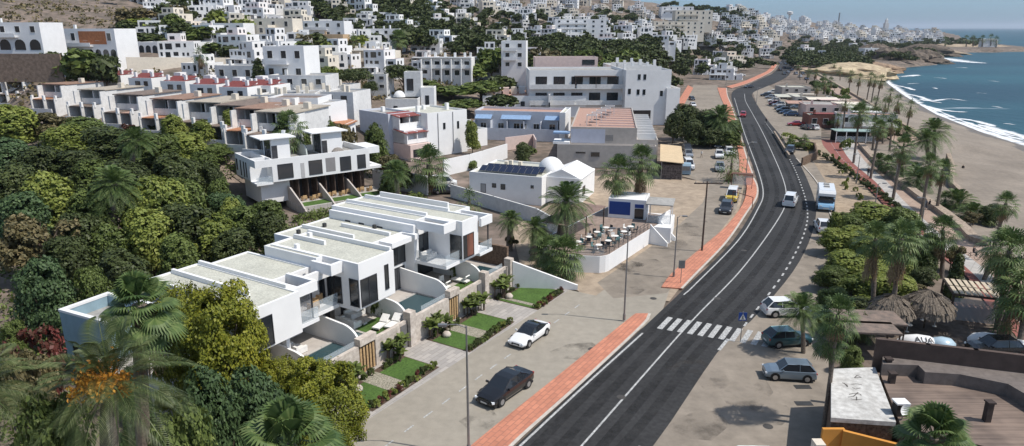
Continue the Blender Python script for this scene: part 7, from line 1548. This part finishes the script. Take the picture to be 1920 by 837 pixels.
# ================================================================ STREET FURNITURE
def lamp(base,top,label,arm=1.6,side=-1,kind='double',z=.13,name='street_lamp',r=.09):
    b=P(*base,z); c=PY(*top,b[1]); h=c[2]-z; t=thing(name,label,'street lamp',b,0,'street lamps'); m=MB(); m.tube([(0,0,0),(0,0,h*.55),(0,0,h)],[r,r*.8,r*.55],8); m.tube([(0,0,0),(0,0,.6)],r*1.5,8); m.build('pole',METAL if kind!='dark' else DMETAL,t)
    for s in ((-1,1) if kind=='double' else (side,)):
        m=MB(); m.tube([(0,0,h-.1),(s*arm*.5,0,h+.12),(s*arm,0,h+.1)],.035,5); m.build('arm',METAL,t); m=MB(); m.box(min(s*arm,s*(arm+.55)),max(s*arm,s*(arm+.55)),-.13,.13,h+.02,h+.14); m.build('lamp_head',METAL,t)
    return t
lamp((879,850),(882,612),'tall grey lamp pole in front of the black saloon at the bottom','1' and 1.2,-1,'single'); lamp((1170,600),(1183,430),'tall lamp pole at the tip of the near salmon pavement',1.2,-1,'single'); lamp((1263,519),(1280,407),'short dark lamp post at the start of the second salmon pavement',.5,1,'single')
lamp((1397,348),(1404,268),'lamp post beside the bus shelter on the salmon pavement',.8,1,'single'); lamp((1365,405),(1398,342),'x',.6,1,'single') if 0 else None
lamp((1586,470),(1590,300),'x') if 0 else None
for i,(b_,c_) in enumerate([((1416,215),(1420,165)),((1361,160),(1363,120)),((1637,420-10),(1640,345)),((1605,345),(1608,290)),((1675,400-40),(1680,300)),((1722,455),(1728,372))]): lamp(b_,c_,['lamp post right of the far main road bend','lamp post on the inner side of the far bend','lamp post on the cycle path hedge side','lamp post near the round shrub tree by the cycle path','lamp post on the tiled strip between the tall palms','slim lamp post nearest the right tree mass'][i],.6,-1 if i%2 else 1,'single',z=0)
# utility pole with cross arm
b_=P(1316,470,.13); c_=PY(1330,342,b_[1]); h=c_[2]; t=thing('utility_pole','dark utility pole with wooden cross arm beside the dirt lot','utility pole',b_); m=MB(); m.tube([(0,0,0),(.0,0,h)],[.13,.09],8); m.build('pole',WOODD,t); m=MB(); m.box(-1.6,1.9,-.05,.05,h-.35,h-.2); m.build('cross_arm',WOODD,t)
for k in range(4): m=MB(); m.lathe([(.05,0),(.06,.12),(.02,.2)],6); o_=m.build('insulator',GREYT,t); o_.location=(-1.4+k*.95,0,h-.2)
def signpost(base,h,label,board,z=.13):
    b_=P(*base,z); t=thing('road_sign',label,'sign',b_,0); m=MB(); m.tube([(0,0,0),(0,0,h)],.035,6); m.build('pole',METAL,t); board(t,h); return t
def crossing_board(t,h):
    m=MB(); m.box(-.36,.36,-.02,.02,h-.85,h-.1); m.build('board',DKBLUE,t); m=MB(); m.poly([(-.29,-.026,h-.76),(.29,-.026,h-.76),(0,-.026,h-.2)]); m.build('white_triangle',PLATE,t)
    m=MB()  # walking figure
    def lim(a,b,w): 
        a=Vector((a[0],-.031,a[1]));b=Vector((b[0],-.031,b[1])); d=(b-a).normalized(); n_=Vector((d.z,0,-d.x))*w; m.poly([a-n_,b-n_,b+n_,a+n_])
    zc=h-.5; lim((0,zc+.1),(0,zc-.05),.035); lim((0,zc-.04),(-.1,zc-.22),.022); lim((0,zc-.04),(.09,zc-.22),.022); lim((0,zc+.07),(-.09,zc-.02),.018); lim((0,zc+.07),(.09,zc-.0),.018); m.poly([(math.cos(k)*.035,-.031,zc+.15+math.sin(k)*.035) for k in np.linspace(0,2*math.pi,9)[:-1]]); m.build('walking_figure',BLKP,t)
signpost((1388,641),2.9,'blue pedestrian crossing sign with white triangle at the zebra crossing',crossing_board,.02)
def plain_board(t,h): m=MB(); m.box(-.35,.35,-.02,.02,h-.9,h); m.build('board',METAL,t)
signpost((1276,531),2.6,'grey backed road sign seen from behind near the short lamp post',plain_board); signpost((1217,596),1.2,'x',plain_board) if 0 else None
# litter-bin sized dark meter cabinets and covers
for i,(x,y) in enumerate([(1505,726),(1507,757)]):
    p=P(x,y); b=MB(); b.box(-.62,.62,-.30,.30,.0,.018); tag(b.build('tree_pit_cover',DMETAL,None,(p[0],p[1],.005)),'dark rectangular ground grate beside the blue-grey SUV, %s one'%['upper','lower'][i],'ground grate')
# bus shelter
p=P(1390,352,.13); t=thing('bus_shelter','small brown-framed bus shelter on the salmon pavement','bus shelter',p,R(-20)); m=MB(); m.box(-1.8,1.8,-.7,.7,2.4,2.52); m.build('roof',mat('brown_shelter_roof',(.16,.085,.06),.7,.1,2),t)
for x in (-1.7,1.7):
    for y in (-.6,.6): m=MB(); m.box(x-.04,x+.04,y-.04,y+.04,0,2.4); m.build('post',mat('brown_steel',(.14,.06,.045),.6,.1,2),t)
m=MB(); m.box(-1.6,1.6,.58,.6,.4,2.2); m.build('glass_panel',GLR,t)
p=P(1392,392,.13); t=thing('notice_frame','tilted brown metal frame on the salmon pavement edge','frame',p,R(-30)); m=MB()
for a_,b_ in [((-1.6,0,2.6),(1.4,0,2.0)),((-1.6,0,0),(-1.6,0,2.6)),((1.4,0,0),(1.4,0,2.0))]: m.tube([a_,b_],.06,5)
m.build('frame_bars',mat('brown_steel',(.14,.06,.045)),t)
# blue container
p=P(1281,327,.0); t=thing('blue_container','pale blue rounded container beside the market shed','container',(p[0],p[1],0),R(-10)); m=MB(); m.yz_prism([(-1,.2),(1,.2),(1,1.8),(.7,2.2),(-.7,2.2),(-1,1.8)],-1.3,1.3); m.build('body',mat('faded_blue_plastic',(.28,.40,.50),.6,.08,2),t); m=MB(); m.box(-1.1,1.1,-1.03,-1.0,.9,1.7); m.build('door',METAL,t)
# roadside verge wall and barrier near the dark SUV
wall_obj([(1452,246),(1462,262),(1472,278),(1480,290)],0,.8,.35,mat('rubble_stone_wall',(.36,.29,.225)),'low stone verge wall along the main road before the dark SUV',name='verge_wall')
wall_obj([(1500,262),(1528,268),(1532,284),(1505,296)],0,1.7,.3,STONE,'brown stone wall of the raised shrub bed beside the parking',name='bed_wall')
# roadside kerb right of parking
line('kerb',[(1493,298),(1530,340),(1548,380),(1566,430),(1575,480)],.2,.12,KERB)
# ---- thatched bar, pergola, kiosks
def thatch(px,py,r,z,h,label):
    p=P(px,py,z+h*.4); t=thing('thatched_umbrella',label,'parasol',(p[0],p[1],0),0,'thatched umbrellas of the beach bar'); mb=MB(); rs=random.Random(int(px)); n=28
    for lay,(r0,r1,z0_,z1_) in enumerate([(r*.0,r*.42,z+h,z+h*.74),(r*.36,r*.74,z+h*.80,z+h*.36),(r*.68,r*.97,z+h*.44,z-h*.05),(r*.9,r*1.02,z+h*.02,z-h*.5)]):
        for i in range(n*3):
            a0=i*2*math.pi/(n*3)+rs.uniform(-.02,.02); da=.05; e=rs.uniform(.93,1.06)
            mb.poly([(r0*math.cos(a0-da),r0*math.sin(a0-da),z0_),(r1*e*math.cos(a0-da),r1*e*math.sin(a0-da),z1_+rs.uniform(-.12,.12)),(r1*e*math.cos(a0+da),r1*e*math.sin(a0+da),z1_+rs.uniform(-.12,.12)),(r0*math.cos(a0+da),r0*math.sin(a0+da),z0_)])
    mb.build('thatch',THATCH,t); m=MB(); m.tube([(0,0,0),(0,0,z+h*.8)],.09,6); m.build('pole',BARK,t)
thatch(1672,566,2.0,2.3,1.25,'left thatched umbrella of the shaded beach bar'); thatch(1742,560,2.3,2.4,1.4,'right thatched umbrella of the shaded beach bar')
p=P(1800,600); t=thing('slatted_pergola','dark pergola with glazed slatted roof beside the cycle path','pergola',(p[0]-1.2,p[1]-.3,0),R(-20)); PW=mat('cream_slats',(.55,.46,.34),.8,.1,2)
m=MB()
for k in range(9): m.box(k*.52,k*.52+.34,.1,2.1,2.82,2.88); m.box(k*.52,k*.52+.34,2.3,4.3,2.82,2.88)
m.build('roof_panels',PW,t); m=MB()
for y in (0,2.12,4.3): m.box(-.1,4.8,y,y+.15,2.62,2.8)
for x in (-.1,4.65): m.box(x,x+.15,.15,4.3,2.62,2.8); 
m.build('frame',WOODD,t)
for x in (-.1,4.65):
    for y in (0,4.3): m=MB(); m.box(x,x+.15,y,y+.15,0,2.62); m.build('post',WOODD,t)
m=MB(); m.box(.1,4.6,.04,.08,.2,2.4); m.build('clear_curtain',glass('cloudy_plastic',(.5,.52,.53),.2,.5),t); m=MB(); m.box(.6,3.8,1.5,2.4,0,1.1); m.build('bar_counter',TERRA,t)
for px,py,w_,d_,lab in [(1620,592,5.5,3.0,'grey-brown flat bar roof among the palms, left of the umbrellas'),(1625,612,4.4,2.4,'small olive bar roof below the grey-brown one')]:
    p=P(px,py,2.6); t=thing('bar_roof',lab,'canopy',(p[0]-w_/2,p[1]-d_/2,0),R(-6)); m=MB(); m.box(0,w_,0,d_,2.5,2.65); m.build('roof',BROWNR,t)
    for x in (.1,w_-.2):
        for y in (.1,d_-.2): m=MB(); m.box(x,x+.1,y,y+.1,0,2.5); m.build('post',WOODD,t)
for px,py,w_,lab,mt_ in [(1722,632,3.4,'white upturned boat hull with black lettering marks behind the brown parapet','w'),(1768,636,2.2,'pale blue small boat right of the lettered hull','b'),(1850,628,3.0,'white boat with round bow near the pergola','w'),(1900,640,3.2,'long white boat hull at the right edge','w')]:
    p=P(px,py,1.0); t=thing('small_boat',lab,'boat',(p[0],p[1],.3),R(-10)); m=MB(); m.sm=True; W_=[(-w_/2,.05),(-w_*.3,.75),(0,.95),(w_*.3,.8),(w_/2,.1)]; rg_=[]
    for x,b__ in W_:
        for k in range(9): a=math.pi*k/8; m.v.append((x,b__*math.cos(a),.9*math.sin(a)*(.35+.65*b__)))
    for i in range(4):
        for k in range(8): m.f.append((i*9+k,i*9+k+1,(i+1)*9+k+1,(i+1)*9+k)[::-1]); m.m.append(0)
    m.build('hull',CWHITE if mt_=='w' else paint('pale_blue_gelcoat',(.45,.58,.66)),t)
    if 'lettering' in lab:
        c=bpy.data.curves.new('lettering','FONT'); c.body='AUA'; c.size=.75; c.extrude=.01; o_=bpy.data.objects.new('lettering',c); COL.objects.link(o_); dg=bpy.context.evaluated_depsgraph_get(); me=bpy.data.meshes.new_from_object(o_.evaluated_get(dg)); bpy.data.objects.remove(o_)
        me.materials.append(BLKP); q=bpy.data.objects.new('lettering',me); COL.objects.link(q); q.parent=t; q.location=(-.5,-.75,.55); q.rotation_euler=(R(38),0,0)
# lounge items under the palms: tables with white tops
for i,(x,y) in enumerate([(1700,622),(1730,600),(1690,606),(1752,612)]):
    p=P(x,y); t=thing('bar_table','small white-topped table under the thatched umbrellas, %s'%['front left','rear middle','rear left','right'][i],'table',(p[0],p[1],0)); m=MB(); m.lathe([(.02,.75),(.4,.75),(.4,.71),(.03,.7),(.03,.02),(.25,0)],12); m.build('table_top',CLOTHW,t)
# rocks of the bluff and cape
def rock(loc,sx,sy,sz,seed,label,m,name='rocky_bluff'):
    mb=MB(); mb.sm=False; n=28; k=12; rs=random.Random(seed)
    for j in range(k+1):
        z=j/k
        for i in range(n):
            a=i*2*math.pi/n; r=(1-z**2.6*.75)*(1+.35*noise.fractal(Vector((math.cos(a)*1.5+seed,math.sin(a)*1.5,z*2)),1,2,4)); mb.v.append((r*math.cos(a)*sx,r*math.sin(a)*sy,(z+.12*noise.noise(Vector((math.cos(a)*2,math.sin(a)*2+seed,z*3))))*sz))
    for j in range(k):
        for i in range(n): mb.f.append((j*n+i,j*n+(i+1)%n,(j+1)*n+(i+1)%n,(j+1)*n+i)); mb.m.append(0)
    mb.f.append(tuple(range(k*n,k*n+n))); mb.m.append(0)
    tag(mb.build(name,m,None,loc,rs.uniform(0,3)),label,'rock')
SB=mat('yellow_sandstone',(.50,.41,.27),.95,.2,.25,.6,col2=(.28,.21,.14)); RK=mat('dark_shore_rock',(.14,.11,.085),.95,.4,.25,.8,col2=(.06,.05,.04))
rock((*P(1590,140,-1)[:2],-3),32,22,9,1,'yellow sandy bluff above the beach below the town',SB); rock((*P(1625,132,-3)[:2],-5),22,26,8,5,'brown eroded end of the sandy bluff at the water',mat('brown_sandstone',(.30,.21,.14),.95,.3,.25,.7))
for i,(x,y,a_,b_,c_) in enumerate([(1660,118,26,20,9),(1695,119,30,18,9),(1730,118,22,16,8),(1640,112,24,18,10),(1760,120,14,9,4),(1735,106,34,16,9)]): rock((*P(x,y,-4)[:2],-6),a_,b_,c_*1.7,10+i,'dark rock mass on the shore point below the town, %s from the left'%ORD[[1,2,3,0,5,4][i]],RK)
rock((*P(1800,92,-4)[:2],-6),95,30,9,31,'long tan headland running out to sea',mat('tan_headland',(.38,.30,.21),.95,.25,.08,.5),'headland'); rock((*P(1725,99,-4)[:2],-6),60,26,10,33,'tan cliff at the root of the headland',mat('tan_headland',(.38,.30,.21)),'headland'); rock((*P(1885,94,-4)[:2],-6),55,14,4.5,35,'low flat tip of the headland',mat('tan_headland',(.38,.30,.21)),'headland')
for i,(x,w_) in enumerate([(1853,12)]):
    p=PY(x,80,990); b=MB(); b.box(-10,10,-5,5,-6,4); b.box(-7,7,-6,6,4,5); tag(b.build('headland_house',WHITE,None,p),'single white house near the tip of the headland','house')
for i,(x,y) in enumerate([(1772,78),(1812,76),(1825,76),(1842,76),(1858,74),(1868,78)]):
    p=PY(x,y+6,985); palm((x,y+8),(x,y-3),'fans',3.0,'palm on the headland skyline, %s from its left'%ORD[i],Y=985,z0=p[2]-4,r=.6,sk=0)

# ================================================================ HAZE
def haze():
    m=bpy.data.materials.new('sea_haze'); m.use_nodes=True; n=m.node_tree; n.nodes.clear(); o=n.nodes.new('ShaderNodeOutputMaterial'); v=n.nodes.new('ShaderNodeVolumePrincipled')
    v.inputs['Color'].default_value=(.78,.88,1,1); v.inputs['Density'].default_value=.00005; v.inputs['Anisotropy'].default_value=.2; n.links.new(v.outputs[0],o.inputs['Volume'])
    b=MB(); b.box(-12000,46000,-12000,51000,-13,190); o_=b.build('haze',m); tag(o_,kind='stuff')
haze()
